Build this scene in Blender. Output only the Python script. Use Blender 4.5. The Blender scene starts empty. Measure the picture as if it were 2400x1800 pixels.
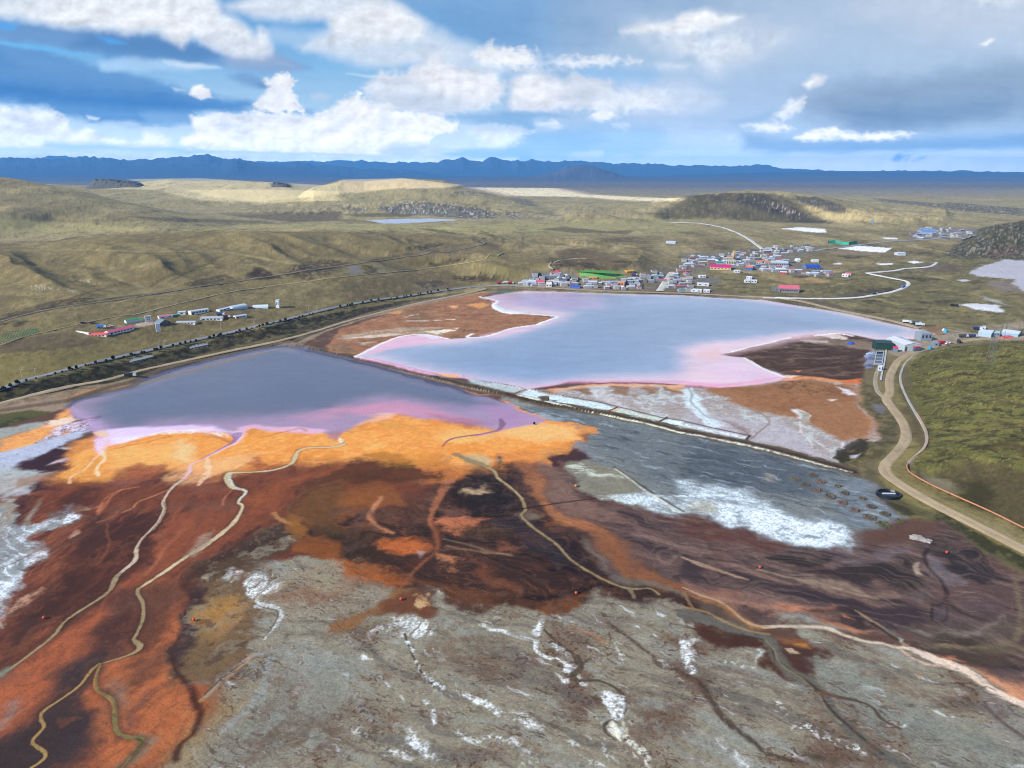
RES = .72; DEN = True; ALB = 1.06; SKYK = .82; WORLDK = .15; SUNK = 4.3; SUN_EL = 30; SUN_AZ = -122; SUN_ANG = 2.5; EXPO = 0.35; HAZE = 3.1e-5; HAZEC = (.14, .48, 1, 1)
import bpy, math, random
import numpy as np
rad = math.radians
# ---------------------------------------------------------------- camera model (metres, camera 200 m above the tailings)
F = 1533.8; CX = 1106.0; CY = 829.5; PITCH = rad(16.8); H = 200.0
CP, SP = math.cos(PITCH), math.sin(PITCH)
ORG = {'D': (0, 0), 'R1': (0, 276.5), 'R2': (737.3, 276.5), 'R3': (1474.7, 276.5), 'R4': (0, 737.3), 'R5': (737.3, 737.3),
       'R6': (1474.7, 737.3), 'B1': (0, 1106), 'B2': (737.3, 1106), 'B3': (1474.7, 1106),
       'V': (138.3, 645.2), 'X': (0, 829.5), 'Y': (1106, 829.5), 'T': (1106.0, 516.2), 'U': (1520.8, 516.2), 'Q': (1843.4, 682.1)}
SCL = {'D': 1.0, 'X': .5, 'Y': .5, 'V': .2292, 'T': .2083, 'U': .2083, 'Q': 1 / 6.0}
def K(o, *c):
    """survey sheet coordinates -> common survey coordinates"""
    ox, oy = ORG[o]; s = SCL.get(o, 1 / 3.0)
    return [(ox + c[i] * s, oy + c[i + 1] * s) for i in range(0, len(c), 2)]
def tanv(v): return np.tan(PITCH + np.arctan((np.asarray(v, float) - CY) / F))
def PL(u, v, z=0.0):
    """ground point at height z seen at survey coordinate u,v"""
    y = (H - z) / tanv(v); return (np.asarray(u) - CX) / F * (y * CP + (H - z) * SP), y
def zat(v, y): return H - y * tanv(v)
# ---------------------------------------------------------------- noise
_rs = np.random.RandomState(7)
_P = _rs.permutation(256).astype(np.int32); _P2 = np.concatenate([_P, _P])
_G = _rs.rand(256) * 2 * np.pi; _GX = np.cos(_G).astype(np.float32); _GY = np.sin(_G).astype(np.float32)
def gn(x, y, seed=0):
    x = np.asarray(x, np.float64) + seed * 17.31; y = np.asarray(y, np.float64) + seed * 9.77
    xi = np.floor(x).astype(np.int64); yi = np.floor(y).astype(np.int64)
    xf = (x - xi).astype(np.float32); yf = (y - yi).astype(np.float32)
    xa = (xi & 255).astype(np.int32); ya = (yi & 255).astype(np.int32); xb = (xa + 1) & 255; yb = (ya + 1) & 255
    def g(a, b, dx, dy):
        i = _P2[_P2[a] + b]; return _GX[i] * dx + _GY[i] * dy
    u = xf * xf * xf * (xf * (xf * 6 - 15) + 10); v = yf * yf * yf * (yf * (yf * 6 - 15) + 10)
    n0 = g(xa, ya, xf, yf); n1 = g(xb, ya, xf - 1, yf); n2 = g(xa, yb, xf, yf - 1); n3 = g(xb, yb, xf - 1, yf - 1)
    return (n0 + u * (n1 - n0)) * (1 - v) + (n2 + u * (n3 - n2)) * v
def fbm(x, y, seed=0, o=4, g=0.5, kind=0):
    t = 0; a = 1.0; s = 0; f = 1.0
    for i in range(o):
        n = gn(x * f, y * f, seed + i * 3) * 1.5
        if kind == 1: n = 1 - 2 * np.abs(n)      # ridged
        elif kind == 2: n = 2 * np.abs(n) - 0.55   # billow
        t = t + a * n; s += a; a *= g; f *= 2.07
    return t / s
def ss(a, b, x):
    t = np.clip((x - a) / (b - a), 0, 1); return t * t * (3 - 2 * t)
def mixf(a, b, t): return a + (b - a) * t
def streak(x, y, ang, L, S, seed, o=4, w=0.6):
    c, s = math.cos(ang), math.sin(ang)
    a = (x * c + y * s); b = (-x * s + y * c)
    b = b + w * S * 3 * fbm(x / (L * .7), y / (L * .7), seed + 50, 3)
    return fbm(a / L, b / S, seed, o, 0.55)
# ---------------------------------------------------------------- distances
def seg_d2(px, py, ax, ay, bx, by):
    dx, dy = bx - ax, by - ay; L = dx * dx + dy * dy + 1e-9
    t = np.clip(((px - ax) * dx + (py - ay) * dy) / L, 0, 1)
    return (px - ax - t * dx) ** 2 + (py - ay - t * dy) ** 2, t
def poly_sd(px, py, pts):
    """signed distance, negative inside"""
    d = np.full(px.shape, 1e18); ins = np.zeros(px.shape, bool); n = len(pts)
    for i in range(n):
        ax, ay = pts[i]; bx, by = pts[(i + 1) % n]
        q, _ = seg_d2(px, py, ax, ay, bx, by); np.minimum(d, q, out=d)
        if ay != by:
            c = ((ay > py) != (by > py)) & (px < (bx - ax) * (py - ay) / (by - ay) + ax); ins ^= c
    d = np.sqrt(d); return np.where(ins, -d, d)
def line_sd(px, py, pts, par=None):
    """distance to an open line, side (+ = left of travel) and interpolated parameter"""
    d = np.full(px.shape, 1e18); side = np.ones(px.shape); w = np.zeros(px.shape); n = len(pts)
    for i in range(n - 1):
        ax, ay = pts[i]; bx, by = pts[i + 1]
        q, t = seg_d2(px, py, ax, ay, bx, by); m = q < d
        d = np.where(m, q, d); cr = (bx - ax) * (py - ay) - (by - ay) * (px - ax)
        side = np.where(m, np.where(cr >= 0, 1.0, -1.0), side)
        if par is not None: w = np.where(m, par[i] + (par[i + 1] - par[i]) * t, w)
    return np.sqrt(d), side, w
def smooth_line(pts, n=6):
    """Catmull-Rom through the points"""
    p = [pts[0]] + list(pts) + [pts[-1]]; out = []
    for i in range(1, len(p) - 2):
        for k in range(n):
            t = k / n; r = []
            for a in range(len(p[0])):
                p0, p1, p2, p3 = p[i - 1][a], p[i][a], p[i + 1][a], p[i + 2][a]
                r.append(.5 * (2 * p1 + (p2 - p0) * t + (2 * p0 - 5 * p1 + 4 * p2 - p3) * t * t + (3 * p1 - p0 - 3 * p2 + p3) * t ** 3))
            out.append(tuple(r))
    out.append(tuple(pts[-1])); return out
def toW(pts): return [tuple(float(q) for q in PL(u, v)) for u, v in pts]
def lin(c):
    c = np.asarray(c, float) / 255.0
    return np.where(c <= .04045, c / 12.92, ((c + .055) / 1.055) ** 2.4)
# ---------------------------------------------------------------- shore lines
LAKE1 = K('R4', 440,425, 520,380, 700,340, 860,300, 1070,210, 1300,150, 1480,105, 1640,65, 1830,38, 1930,45, 2000,70, 2212,120) + \
    K('R5', 210,170, 420,230, 640,290, 720,300, 800,340, 940,360, 1020,388, 1110,405, 1150,450, 1250,480, 1330,510, 1240,540, 1120,562, 1020,580, 1000,572, 900,552,
      780,525, 640,505, 520,500, 440,480, 330,470, 230,480, 170,505, 100,545, 0,592) + \
    K('R4', 2130,600, 2060,585, 1950,570, 1800,572, 1720,580, 1650,545, 1600,548, 1575,600, 1550,632, 1480,600, 1380,570, 1300,560, 1200,572, 1080,575, 950,603, 820,640, 700,655,
      640,590, 560,570, 640,490, 520,505, 470,470)
LAKE2 = K('R2', 900,1100, 1050,1075, 1190,1055, 1500,1065, 1800,1075, 2212,1085) + \
    K('R3', 200,1100, 400,1110, 520,1115, 700,1145, 900,1175, 1100,1210, 1300,1260, 1500,1300, 1640,1335, 1540,1342, 1500,1368, 1400,1370, 1250,1372, 1150,1350, 1050,1330, 950,1325,
      800,1340, 700,1355, 600,1385, 400,1425, 240,1470, 400,1490, 520,1560, 600,1580, 660,1610, 620,1640) + \
    K('R6', 560,268, 400,290, 250,300, 100,285, 0,280) + \
    K('R5', 1900,260, 1700,265, 1480,262, 1350,290, 1200,312, 1100,285, 900,250, 780,225, 560,200, 400,165, 200,120, 100,100) + \
    K('R2', 150,1450, 250,1400, 400,1350, 550,1340, 690,1368, 850,1358, 950,1350, 1100,1300, 1300,1270, 1390,1220, 1200,1200, 1050,1190, 990,1150, 1010,1120)
LAKE1W, LAKE2W = toW(LAKE1), toW(LAKE2)
POND = toW(K('D', 792,476, 850,473, 920,472, 980,474, 985,476, 930,479, 870,483, 830,483))
SHORE = toW(K('D', -900,1085, -300,958, 0,893, 90,879, 147,871, 233,843, 287,829, 357,800, 433,780, 493,765, 547,752, 610,744, 640,742, 700,712, 800,680, 900,655, 1060,626, 1200,627, 1500,632, 1700,648, 1850,680, 2000,712, 2060,722))
SHF = [1] * 15 + [.95, .7, .45, .4, .4, .4, .4, .4]
PIPE = toW(K('D', 3000,1560, 2212,1146, 2100,1091, 1990,1031, 1961,996, 1975,975, 2005,948, 1998,930, 1975,885, 1955,845, 1945,805, 1955,778, 1978,760, 2060,742, 2212,728, 2500,720))
DYKE = toW(K('D', 636,746, 700,758, 820,785, 940,815, 1060,845) + K('R5', 1300,400, 1700,465, 2050,540, 2212,580) + K('R6', 400,660, 800,760, 1100,838))
BERMS = [toW(K('R5', 780,222, 1160,300, 1700,400, 2080,495, 2212,515) + K('R6', 215,565, 430,610)),
         toW(K('R5', 1125,338, 1165,322, 1205,308)), toW(K('R5', 1690,468, 1735,450, 1785,428)), toW(K('R5', 2035,538, 2110,490)), toW(K('R6', 395,655, 435,610))]
# ---------------------------------------------------------------- terrain
# hills: crest (u, v, depth), front and back half width, base height, roughness
HILLS = [
 # lower left hillside above the railway
 ([(-700,585,1150),(-300,560,1250),(0,540,1350),(100,531,1420),(240,510,1500),(400,503,1560),(550,499,1600),(740,505,1700),(940,507,1900),(1020,514,1850),(1060,530,1720),(1100,550,1600)], 560, 330, 24, 2.5),
 # hill by the stadium
 ([(1180,590,1640),(1210,575,1650),(1250,562,1660),(1300,556,1680),(1340,560,1700),(1400,570,1720),(1440,590,1700)], 160, 150, 14, 5),
 ([(1320,523,2150),(1400,512,2200),(1450,510,2200),(1520,515,2200),(1600,524,2200)], 260, 260, 18, 2),
 ([(1660,520,2300),(1720,508,2350),(1780,512,2350),(1840,520,2300)], 160, 200, 18, 2),
 # left range
 ([(-900,350,2500),(-300,362,2600),(0,380,2700),(60,388,2700),(110,398,2700),(190,414,2700),(270,436,2650),(340,452,2600),(430,472,2550),(540,490,2500)], 900, 700, 22, 6),
 ([(40,400,4300),(100,398,4500),(200,402,4600),(300,396,4700),(370,388,4800),(430,391,4800),(500,390,4800),(560,392,4800),(620,396,4700),(690,410,4600),(760,430,4500)], 1500, 1000, 40, 6),
 # hill with the sunlit top
 ([(560,440,3900),(640,425,4000),(680,406,4000),(740,390,4100),(790,393,4150),(850,388,4150),(880,386,4150),(960,391,4100),(1000,404,4000),(1060,420,3900),(1120,435,3800),(1200,455,3500),(1260,466,3300)], 900, 900, 30, 7),
 ([(640,452,3200),(700,446,3250),(790,436,3300),(880,434,3300),(980,438,3250),(1060,450,3200),(1120,458,3150),(1180,466,3050)], 330, 500, 22, 9),
 # hill right of centre
 ([(1330,458,3000),(1400,448,3050),(1450,434,3100),(1520,421,3150),(1600,415,3150),(1680,417,3150),(1740,424,3100),(1800,436,3000),(1860,452,2900),(1930,468,2800)], 560, 700, 24, 9),
 ([(1650,432,4000),(1720,428,4100),(1790,430,4100),(1830,440,4000),(1900,458,3800)], 600, 700, 26, 9),
 ([(1780,448,4200),(1850,436,4300),(1940,434,4400),(2040,440,4300),(2100,450,4200),(2180,470,4000)], 700, 800, 26, 8),
 ([(1180,452,4400),(1240,446,4600),(1330,440,4600),(1400,446,4500),(1460,450,4400)], 600, 700, 26, 5),
 ([(1880,430,6500),(1960,428,6500),(2060,430,6500),(2212,422,6800),(2500,415,7000)], 1300, 1300, 30, 16),
 ([(2050,470,3600),(2120,466,3600),(2200,470,3600),(2400,462,3600)], 500, 600, 24, 6),
 # rocky hill at the right edge
 ([(2035,566,1750),(2066,545,1800),(2100,512,1850),(2140,490,1900),(2212,474,1950),(2330,452,2000),(2600,430,2000)], 340, 420, 12, 8),
 # beyond: plateau, dome hill, ranges
 ([(1100,384,15000),(1160,381,15000),(1200,371,15000),(1225,360,15000),(1255,357,15000),(1280,359,15000),(1310,369,15000),(1350,381,15000),(1400,386,15000)], 1300, 1300, 20, 18),
 ([(1300,392,17000),(1400,384,19000),(1500,377,20000),(1640,373,20000),(1800,370,20000),(2000,370,20000),(2212,373,20000),(3000,374,20000)], 4500, 5000, 20, 20),
]
RANGES = [
 ([(-900,352),(-300,342),(0,340),(60,343),(150,343),(180,339),(260,346),(330,346),(380,340),(430,336),(455,333),(480,341),(520,341),(550,349),(600,355),(640,353),(700,359),(780,363),(860,367),(900,370)], 24000, 3000, 1.0, 170),
 ([(-900,362),(0,361),(200,360),(340,357),(480,352),(500,346),(515,345),(535,353),(560,358),(620,362),(700,372)], 20000, 1900, .6, 90),
 ([(-200,350),(80,346),(110,336),(160,337),(220,345),(500,348),(620,347),(700,349),(780,344),(800,348),(900,350),(940,352),(1000,352)], 36000, 3000, .8, 150),
 ([(900,366),(940,352),(960,345),(985,343),(1000,337),(1015,344),(1040,347),(1060,340),(1080,345),(1105,347),(1118,341),(1135,347),(1147,344),(1165,348),(1230,349),(1330,352),(1480,357),(1600,358),(1650,356),(1700,364),(1800,369),(2200,372)], 30000, 3400, .8, 130),
]
CL = ([h[0] for h in HILLS])
def colU(x, y): return CX + F * x / (y * CP + H * SP)
def terrain(x, y):
    x = np.array(x, float); y = np.array(y, float)
    yc = np.maximum(y, 60); u = colU(x, yc)
    # shore-line driven base
    d, side, fac = line_sd(x, y, SHORE, SHF); d = d * side      # + = landward
    prof = np.interp(d, [0, 6, 12, 34, 62, 78, 134, 290, 600, 1200], [0.3, 2.0, 2.4, 3.0, 11.5, 12.5, 21, 30, 30, 24])
    prof2 = np.interp(d, [0, 6, 14, 30, 90, 300, 900, 2500], [0.3, 2.2, 2.4, 1.6, 4, 10, 18, 22])
    w = ss(.55, .95, fac); base = mixf(prof2, prof, w)
    base = base + ss(20, 120, d) * (fbm(x / 160, y / 160, 3, 5) * mixf(4.5, 7, w * ss(250, 500, d)) + fbm(x / 900, y / 900, 5, 3) * 7 * ss(300, 1500, d))
    al = x * .65 + y * .76 + 60 * fbm(x / 300, y / 300, 64, 3)
    base = base + w * ss(180, 420, d) * ss(1500, 800, d) * 17 * (fbm(al / 190, d / 1100, 66, 3, .4, 1) - .2)
    base = base + ss(5, 30, d) * fbm(x / 12, y / 12, 61, 3) * .9
    base = base - ss(6000, 16000, y) * 8
    z = np.where(d > 0, base, 0.0)
    # tailings flats and lake beds
    s1 = np.full(x.shape, 200.0); k = np.nonzero((y > 330) & (y < 1420) & (np.abs(x) < 900))[0]
    s1[k] = np.minimum(poly_sd(x[k], y[k], LAKE1W), poly_sd(x[k], y[k], LAKE2W))
    s1 = s1 + fbm(x / 22, y / 22, 71, 4) * 5 * ss(-1, 3, -d)
    flat = np.where(s1 < 0, np.maximum(s1 * .03, -1.5), np.minimum(s1 * .012, 1.2)) + .25 * fbm(x / 30, y / 30, 8, 4) * ss(3, 25, s1)
    bed = np.where(s1 < 0, flat, 0)
    z = np.where(d > 2, z, mixf(flat, np.maximum(z, flat), ss(-3, 2, d)))
    # dyke and berms
    dd, _, _ = line_sd(x, y, DYKE); hgt = np.interp(x, [DYKE[0][0], DYKE[4][0], DYKE[-1][0]], [3.2, 2.6, 1.6])
    z = np.maximum(z, (hgt + fbm(x / 9, y / 9, 9, 3) * .7) * (1 - ss(2.5, 8, dd + fbm(x / 14, y / 14, 19, 2) * 2)))
    for b in BERMS:
        q, _, _ = line_sd(x, y, b); z = np.maximum(z, .9 * (1 - ss(.6, 2.4, q)))
    # right slope above the pipeline
    dp, sp_, _ = line_sd(x, y, PIPE); dp = -dp * sp_
    rs = np.where(dp > -45, np.interp(dp, [-45, -28, -20, -5, 0, 10, 40, 90, 200, 500], [0.5, 3.5, 5.0, 5.6, 7, 10, 20, 32, 44, 60]), 0)
    rs = rs + ss(0, 30, dp) * (fbm(x / 45, y / 45, 12, 4) * 5 + fbm(x / 7, y / 7, 13, 3) * .7)
    lim = zat(np.interp(u, [1900, 1980, 2060, 2212, 3000], [800, 764, 745, 733, 700]), y)
    rs = np.minimum(rs, np.maximum(lim, 2.5)); z = np.where((x > 60) & (y < 1050), np.maximum(z, rs * ss(1050, 880, y)), z)
    # hills
    spur = 21 * (fbm(al / 190, d / 1100, 66, 3, .4, 1) - .2)
    keep = mixf(ss(5, 170, d), np.ones_like(d), ss(1500, 2100, y))
    for crest, wf, wb, zb, rough in HILLS:
        cu = [c[0] for c in crest]; e = (cu[-1] - cu[0]) * .06 + 10; ylo = min(c[2] for c in crest) - wf * 1.6; yhi = max(c[2] for c in crest) + wb
        k = np.nonzero((y > ylo) & (y < yhi) & (u > cu[0] - 3 * e) & (u < cu[-1] + 3 * e))[0]
        if not len(k): continue
        xk, yk, uk = x[k], y[k], u[k]
        y0 = np.interp(uk, cu, [c[2] for c in crest]); zc = zat(np.interp(uk, cu, [c[1] for c in crest]), y0)
        fade = ss(cu[0] - 3 * e, cu[0] + .2 * e, uk) * (1 - ss(cu[-1] - .2 * e, cu[-1] + 3 * e, uk)) * keep[k]
        t = yk - y0; wob = 1 + .35 * fbm(xk / (wf * .55), yk / (wf * .55), 21 + int(wf) % 13, 3)
        p = np.where(t < 0, np.clip(1 + t / (wf * wob), 0, 1), np.clip(1 - t / wb, 0, 1)); p = p * p * (3 - 2 * p)
        sc = max(40, wf * .18)
        rg = (fbm(xk / sc, yk / (sc * 1.6), 31 + int(wf) % 7, 5, .55, 1) - .1) * rough * np.clip(p * (1.15 - p) * 4, 0, 1)
        hz_ = zb + (zc - zb) * p + rg + (spur[k] * np.clip(p * (1.1 - p) * 4, 0, 1) if wf == 560 else 0)
        z[k] = np.maximum(z[k], mixf(z[k], hz_, np.clip(fade * p * 12, 0, 1) if wf > 500 else np.clip(fade * p * 6, 0, 1)))
    for crest, y0, w_, k, amp in RANGES:
        cu = [c[0] for c in crest]; q = np.nonzero(np.abs(y - y0) < 1.6 * w_)[0]
        if not len(q): continue
        xk, yk, uk = x[q], y[q], u[q]
        cv = np.interp(uk, cu, [c[1] for c in crest]); pk = np.clip(1 - np.abs(yk - y0) / w_ / 1.6, 0, 1)
        cv = cv + (2.2 - 5.5 * fbm(uk / 34 + yk / 9000, yk / 2500 + .37, 47 + int(y0) % 7, 5, .5, 1) + 5 * fbm(uk / 80, yk * 0 + .7, 57 + int(y0) % 5, 3)) * k * pk ** 4
        zc = zat(cv, y0); fade = ss(cu[0] - 60, cu[0], uk) * (1 - ss(cu[-1] - 10, cu[-1] + 60, uk))
        p = np.clip(1 - np.abs(yk - y0) / w_ / 1.6, 0, 1) ** 1.3
        r = fbm(xk / 1300 + yk / 4000, yk / 1300, 41 + int(y0) % 5, 6, .6, 1)
        z[q] = np.maximum(z[q], 20 + (zc - 20) * p * fade + amp * (r - .25) * k * fade * np.clip(p * 2.5, 0, 1) * (1 - .75 * p))
    # keep the lake basins open
    z = np.where((d < 6) & (s1 < 0), np.minimum(z, np.where(dd < 9, z, bed)), z)
    return z
def hits(us, vs):
    """first terrain points seen at survey coordinates, all at once"""
    us = np.asarray(us, float); vs = np.asarray(vs, float); t = tanv(vs)[:, None]; U = us[:, None]
    def ray(Y): Z = H - Y * t; return (U - CX) / F * (Y * CP + (H - Z) * SP), Z
    def first(Y):
        X, Z = ray(Y); h = terrain(X.ravel(), Y.ravel()).reshape(Y.shape); ok = h >= Z; k = np.argmax(ok, 1); k[~ok.any(1)] = Y.shape[1] - 1; return k, X, h
    yp = np.minimum((H / np.maximum(t, .002)), 60000)                   # level-ground distance: terrain is never below it by much
    Y = yp * np.linspace(.35, 1.04, 200)[None, :]; k, X, h = first(Y); k = np.maximum(k, 1); r = np.arange(len(us))
    Y2 = Y[r, k - 1][:, None] + (Y[r, k] - Y[r, k - 1])[:, None] * np.linspace(0, 1, 20)[None, :]; k, X, h = first(Y2)
    return np.stack([X[r, k], Y2[r, k], h[r, k]], 1)
def hz(x, y): return float(terrain(np.array([x]), np.array([y]))[0])
# ---------------------------------------------------------------- ground sheet
rows = [-35.0, 0, 35, 70.0, 90, 110, 130, 150]
while rows[-1] < 60000:
    y = rows[-1]; rows.append(y + max(.2, min(y * y / (H * 710) * RES, .0075 * y * RES if y < 1300 else .0072 * y if y < 7000 else .012 * y)))
rows = np.array(rows); NC = int(1230 / RES)
ou = 1380 * 1.09 ** np.arange(1, 22); tt = np.concatenate([-ou[::-1], np.linspace(-1380, 1380, NC), ou]) / F; NC = len(tt)
GY, GT = np.meshgrid(rows, tt, indexing='ij'); GX = GT * (GY * CP + H * SP)
gx, gy = GX.ravel(), GY.ravel()
gz = terrain(gx, gy)
NR = len(rows)
kk = H / np.maximum(H - gz, 12.0)
px_, py_ = gx * kk, gy * kk                      # where each point falls on the level survey sheet
far_ = gy > 9000
# fields that break up every edge
wx = fbm(gx / 26, gy / 26, 101, 5, .55); wy = fbm(gx / 26, gy / 26, 102, 5, .55)
N1 = fbm(gx / 45, gy / 45, 110, 5, .6); N2 = fbm(gx / 9, gy / 9, 111, 4, .6); N3 = fbm(gx / 2.6, gy / 2.6, 112, 3, .6)
SV = streak(gx, gy, rad(88), 70, 9, 120, 5); SV2 = streak(gx, gy, rad(80), 40, 4, 121, 4)
SR3 = streak(gx, gy, rad(-30), 9, 1.5, 133, 3); SV3 = streak(gx, gy, rad(84), 10, 1.6, 134, 3); N4 = fbm(gx / 1.1, gy / 1.1, 135, 2, .6)
SR = streak(gx, gy, rad(-27), 80, 8, 122, 5); SR2 = streak(gx, gy, rad(-35), 26, 4, 123, 5)
SH = streak(gx, gy, rad(4), 60, 12, 124, 5); SM = fbm(gx / 30 + wx * 2.2, gy / 30 + wy * 2.2, 125, 5, .6)
GR = fbm(gx / 120, gy / 260, 126, 6, .6); RK = fbm(gx / 30, gy / 60, 127, 5, .65, 1)
def rid(ang, L, S, seed, w=1.2):
    c, s_ = math.cos(ang), math.sin(ang); a = gx * c + gy * s_; b = -gx * s_ + gy * c; b = b + w * S * 4 * fbm(a / (L * 1.2), b / (L * 1.2), seed + 9, 4) + wx * 5
    return 1 - 2.2 * np.abs(fbm(a / L, b / S, seed, 3, .5))
RF = rid(rad(-27), 70, 11, 150); RF2 = rid(rad(-34), 34, 5, 151, 1.5); RV = rid(rad(80), 80, 10, 152, 1.0); RV2 = rid(rad(65), 40, 5, 153, 1.6)
SW = N3 * .6 + SR3 * .5 + N2 * .5 + N4 * .4 + SV3 * .2
QT = np.zeros(len(gx))
FLD = dict(RF=RF, RF2=RF2, RV=RV, RV2=RV2, SW=SW, N1=N1, N2=N2, N3=N3, SV=SV, SV2=SV2, SR=SR, SR2=SR2, SH=SH, SR3=SR3, SV3=SV3, N4=N4, SM=SM, GR=GR, RK=RK)
C = np.zeros((len(gx), 3))
def near_idx(pts, m):
    a = np.array(pts); lo = a.min(0) - m; hi = a.max(0) + m
    return np.nonzero((px_ > lo[0]) & (px_ < hi[0]) & (py_ > lo[1]) & (py_ < hi[1]))[0]
def blend(i, m, col):
    C[i] += (lin(col) - C[i]) * m[:, None]
def modf(i, m, mod):
    if mod:
        for q in (mod if isinstance(mod, list) else [mod]):
            f = FLD[q[0]][i]; m = m * ss(q[1], q[2], f)
    return m
def P(o, pts, col, s=3.0, w=1.0, op=1.0, mod=None, world=False, sm=False):
    """lay a patch of ground colour: outline, soft edge (m), ragged edge (x 4 m)"""
    W = pts if world else toW(K(o, *pts))
    if sm: W = smooth_line(W + [W[0]], 4)[:-1]
    i = near_idx(W, s * 2 + w * 5)
    if not len(i): return
    sd = poly_sd(px_[i] + wx[i] * w * 8 + N2[i] * w * 1.6, py_[i] + wy[i] * w * 8 + N2[i] * w * 1.6, W) + (N3[i] * .9 + SR3[i] * .8) * w
    m = modf(i, ss(s, -s, sd) * op, mod)
    if min(col) >= 188 and np.mean([a[1] for a in W]) < 540: m = m * (.22 + .74 * ss(-.35, .25, SW[i]))
    blend(i, m, col)
def L(o, pts, col, wd=1.5, s=.8, w=.3, op=1.0, mod=None, world=False, sm=True):
    """a stream, track or seam on the ground; wd = half width (m), number or list"""
    W = pts if world else toW(K(o, *pts)); n = len(W)
    wl = list(np.interp(np.arange(n), np.linspace(0, n - 1, len(wd)), wd)) if isinstance(wd, (list, tuple)) else [wd] * n
    if sm and n > 2:
        q = smooth_line([(a[0], a[1], b) for a, b in zip(W, wl)], 5); W = [(a[0], a[1]) for a in q]; wl = [a[2] for a in q]
    mx = max(wl); i = near_idx(W, mx + s * 2 + w * 5)
    if not len(i): return
    d, _, ww = line_sd(px_[i] + wx[i] * w * 6 + N2[i] * w, py_[i] + wy[i] * w * 6 + N2[i] * w, W, wl)
    m = modf(i, ss(s, -s, d - ww * (1 + .55 * N2[i] + .35 * N3[i])) * op, mod)
    if min(col) >= 188 and np.mean([a[1] for a in W]) < 540: m = m * (.2 + .75 * ss(-.38, .2, SW[i]))
    blend(i, m, col)
def wash(col, mod, op=1.0, cond=None):
    i = np.arange(len(gx)) if cond is None else np.nonzero(cond)[0]
    blend(i, modf(i, np.full(len(i), op), mod), col)
# grassland and far plains
C[:] = lin((124, 112, 68))
wash((154, 138, 90), ('GR', -.05, .35)); wash((90, 78, 48), ('GR', -.08, -.4)); wash((106, 100, 52), ('N1', 0, .5), .5)
wash((150, 128, 84), ('SH', .1, .5), .5, py_ > 1200); wash((70, 64, 44), ('SH', -.15, -.5), .6)
wash((66, 60, 42), ('N2', .1, .5), .35)
i = np.arange(len(gx)); blend(i, ss(1400, 3000, gy) * .55, (160, 150, 98)); blend(i, ss(4400, 6200, gy) * .75, (128, 122, 112)); blend(i, ss(6000, 8500, gy) * .9, (104, 104, 112)); blend(i, ss(10000, 13500, gy) * .75, (74, 88, 114)); blend(i, ss(15500, 18000, gy) * .9, (58, 86, 122))  # haze blue and cloud shade mixed into far plain and mountain colours
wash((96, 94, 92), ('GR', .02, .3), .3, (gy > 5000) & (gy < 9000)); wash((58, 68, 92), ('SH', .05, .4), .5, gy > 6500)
# rock where slopes break
# ---- left hillside details
hill = [(-600,800),(-600,560),(0,535),(240,508),(550,497),(800,505),(1030,515),(1240,590),(1060,615),(640,690),(300,760),(0,830)]
P('D', sum(map(list, hill), []), (122,108,60), 12, 2, .75)
P('D', sum(map(list, hill), []), (92,80,48), 12, 2, .35, ('RK', .35, .05))
P('D', sum(map(list, hill), []), (132,118,66), 12, 2, .5, ('GR', 0, .3))
L('R1', [0,1240, 400,1160, 800,1095, 1000,1075, 1400,1010, 1700,965, 2212,905], (80,70,48), 9, 6, 1, .8)
L('R2', [0,880, 260,850, 500,810, 700,770, 900,735, 940,715], (76,66,48), 12, 6, 1, .8, ('N1', -.3, .1))
P('R1', [1580,960, 1650,905, 1780,930, 1850,975, 1700,985, 1600,985], (74,62,48), 4, 1, .9)
P('R1', [1830,930, 1920,880, 2100,850, 2212,870, 2212,930, 2000,990, 1850,960], (78,66,50), 4, 1, .8, ('N2', -.3, .2))
L('R1', [300,1170, 500,1090, 800,1010, 950,1040, 1090,960, 1400,900], (84,74,48), 4, 4, 1, .7)
L('R1', [1090,1000, 1330,885, 1450,890, 1630,900, 1780,945], (84,74,48), 3, 3, 1, .7)
L('R1', [200,790, 600,790, 900,800, 1350,800, 1500,810, 1900,880], (150,138,82), 8, 8, 1, .7)
L('R1', [640,930, 900,900, 1300,810], (146,132,80), 7, 8, 1, .6); L('R1', [650,920, 800,990, 950,1040], (146,132,80), 5, 6, 1, .7)
L('R1', [1500,810, 1700,900, 1800,950], (146,132,80), 5, 6, 1, .6); L('R1', [1780,790, 1900,860, 2000,920], (146,132,80), 5, 6, 1, .6)
P('R1', [160,1030, 290,1010, 310,1040, 250,1060], (170,160,130), 2, .6, .7, ('N3', -.1, .2)); P('R1', [250,1040, 350,1030, 340,1050, 260,1055], (170,160,130), 2, .6, .6, ('N3', -.1, .2))
P('R1', [510,985, 590,975, 590,1000, 515,1005], (170,160,130), 2, .6, .6, ('N3', -.1, .2)); P('R1', [415,1040, 470,1020, 510,1060, 450,1075], (160,150,120), 2, .6, .5, ('N3', -.1, .2))
# plains behind the left hillside: pale meadow bands, dark bog
P('D', [-500,530,0,505,260,500,560,492,1000,500,1500,500,1500,470,1000,483,560,485,300,492,0,470,-500,470], (146,140,84), 20, 3, .7)
P('R1', [820,570, 1300,590, 1700,600, 1800,620, 1400,635, 1000,600], (96,86,64), 20, 3, .7)
P('R1', [1400,550, 2212,540, 2212,600, 1900,610, 1500,570], (100,86,66), 20, 3, .8)
P('R2', [0,590, 250,600, 700,600, 300,620, 0,620], (110,100,66), 20, 3, .6)
P('R1', [0,430, 300,420, 700,560, 850,600, 500,560, 200,500, 0,480], (126,118,76), 30, 4, .6)
P('R1', [210,580, 330,540, 350,600, 230,610], (92,84,66), 12, 3, .7)
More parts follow.
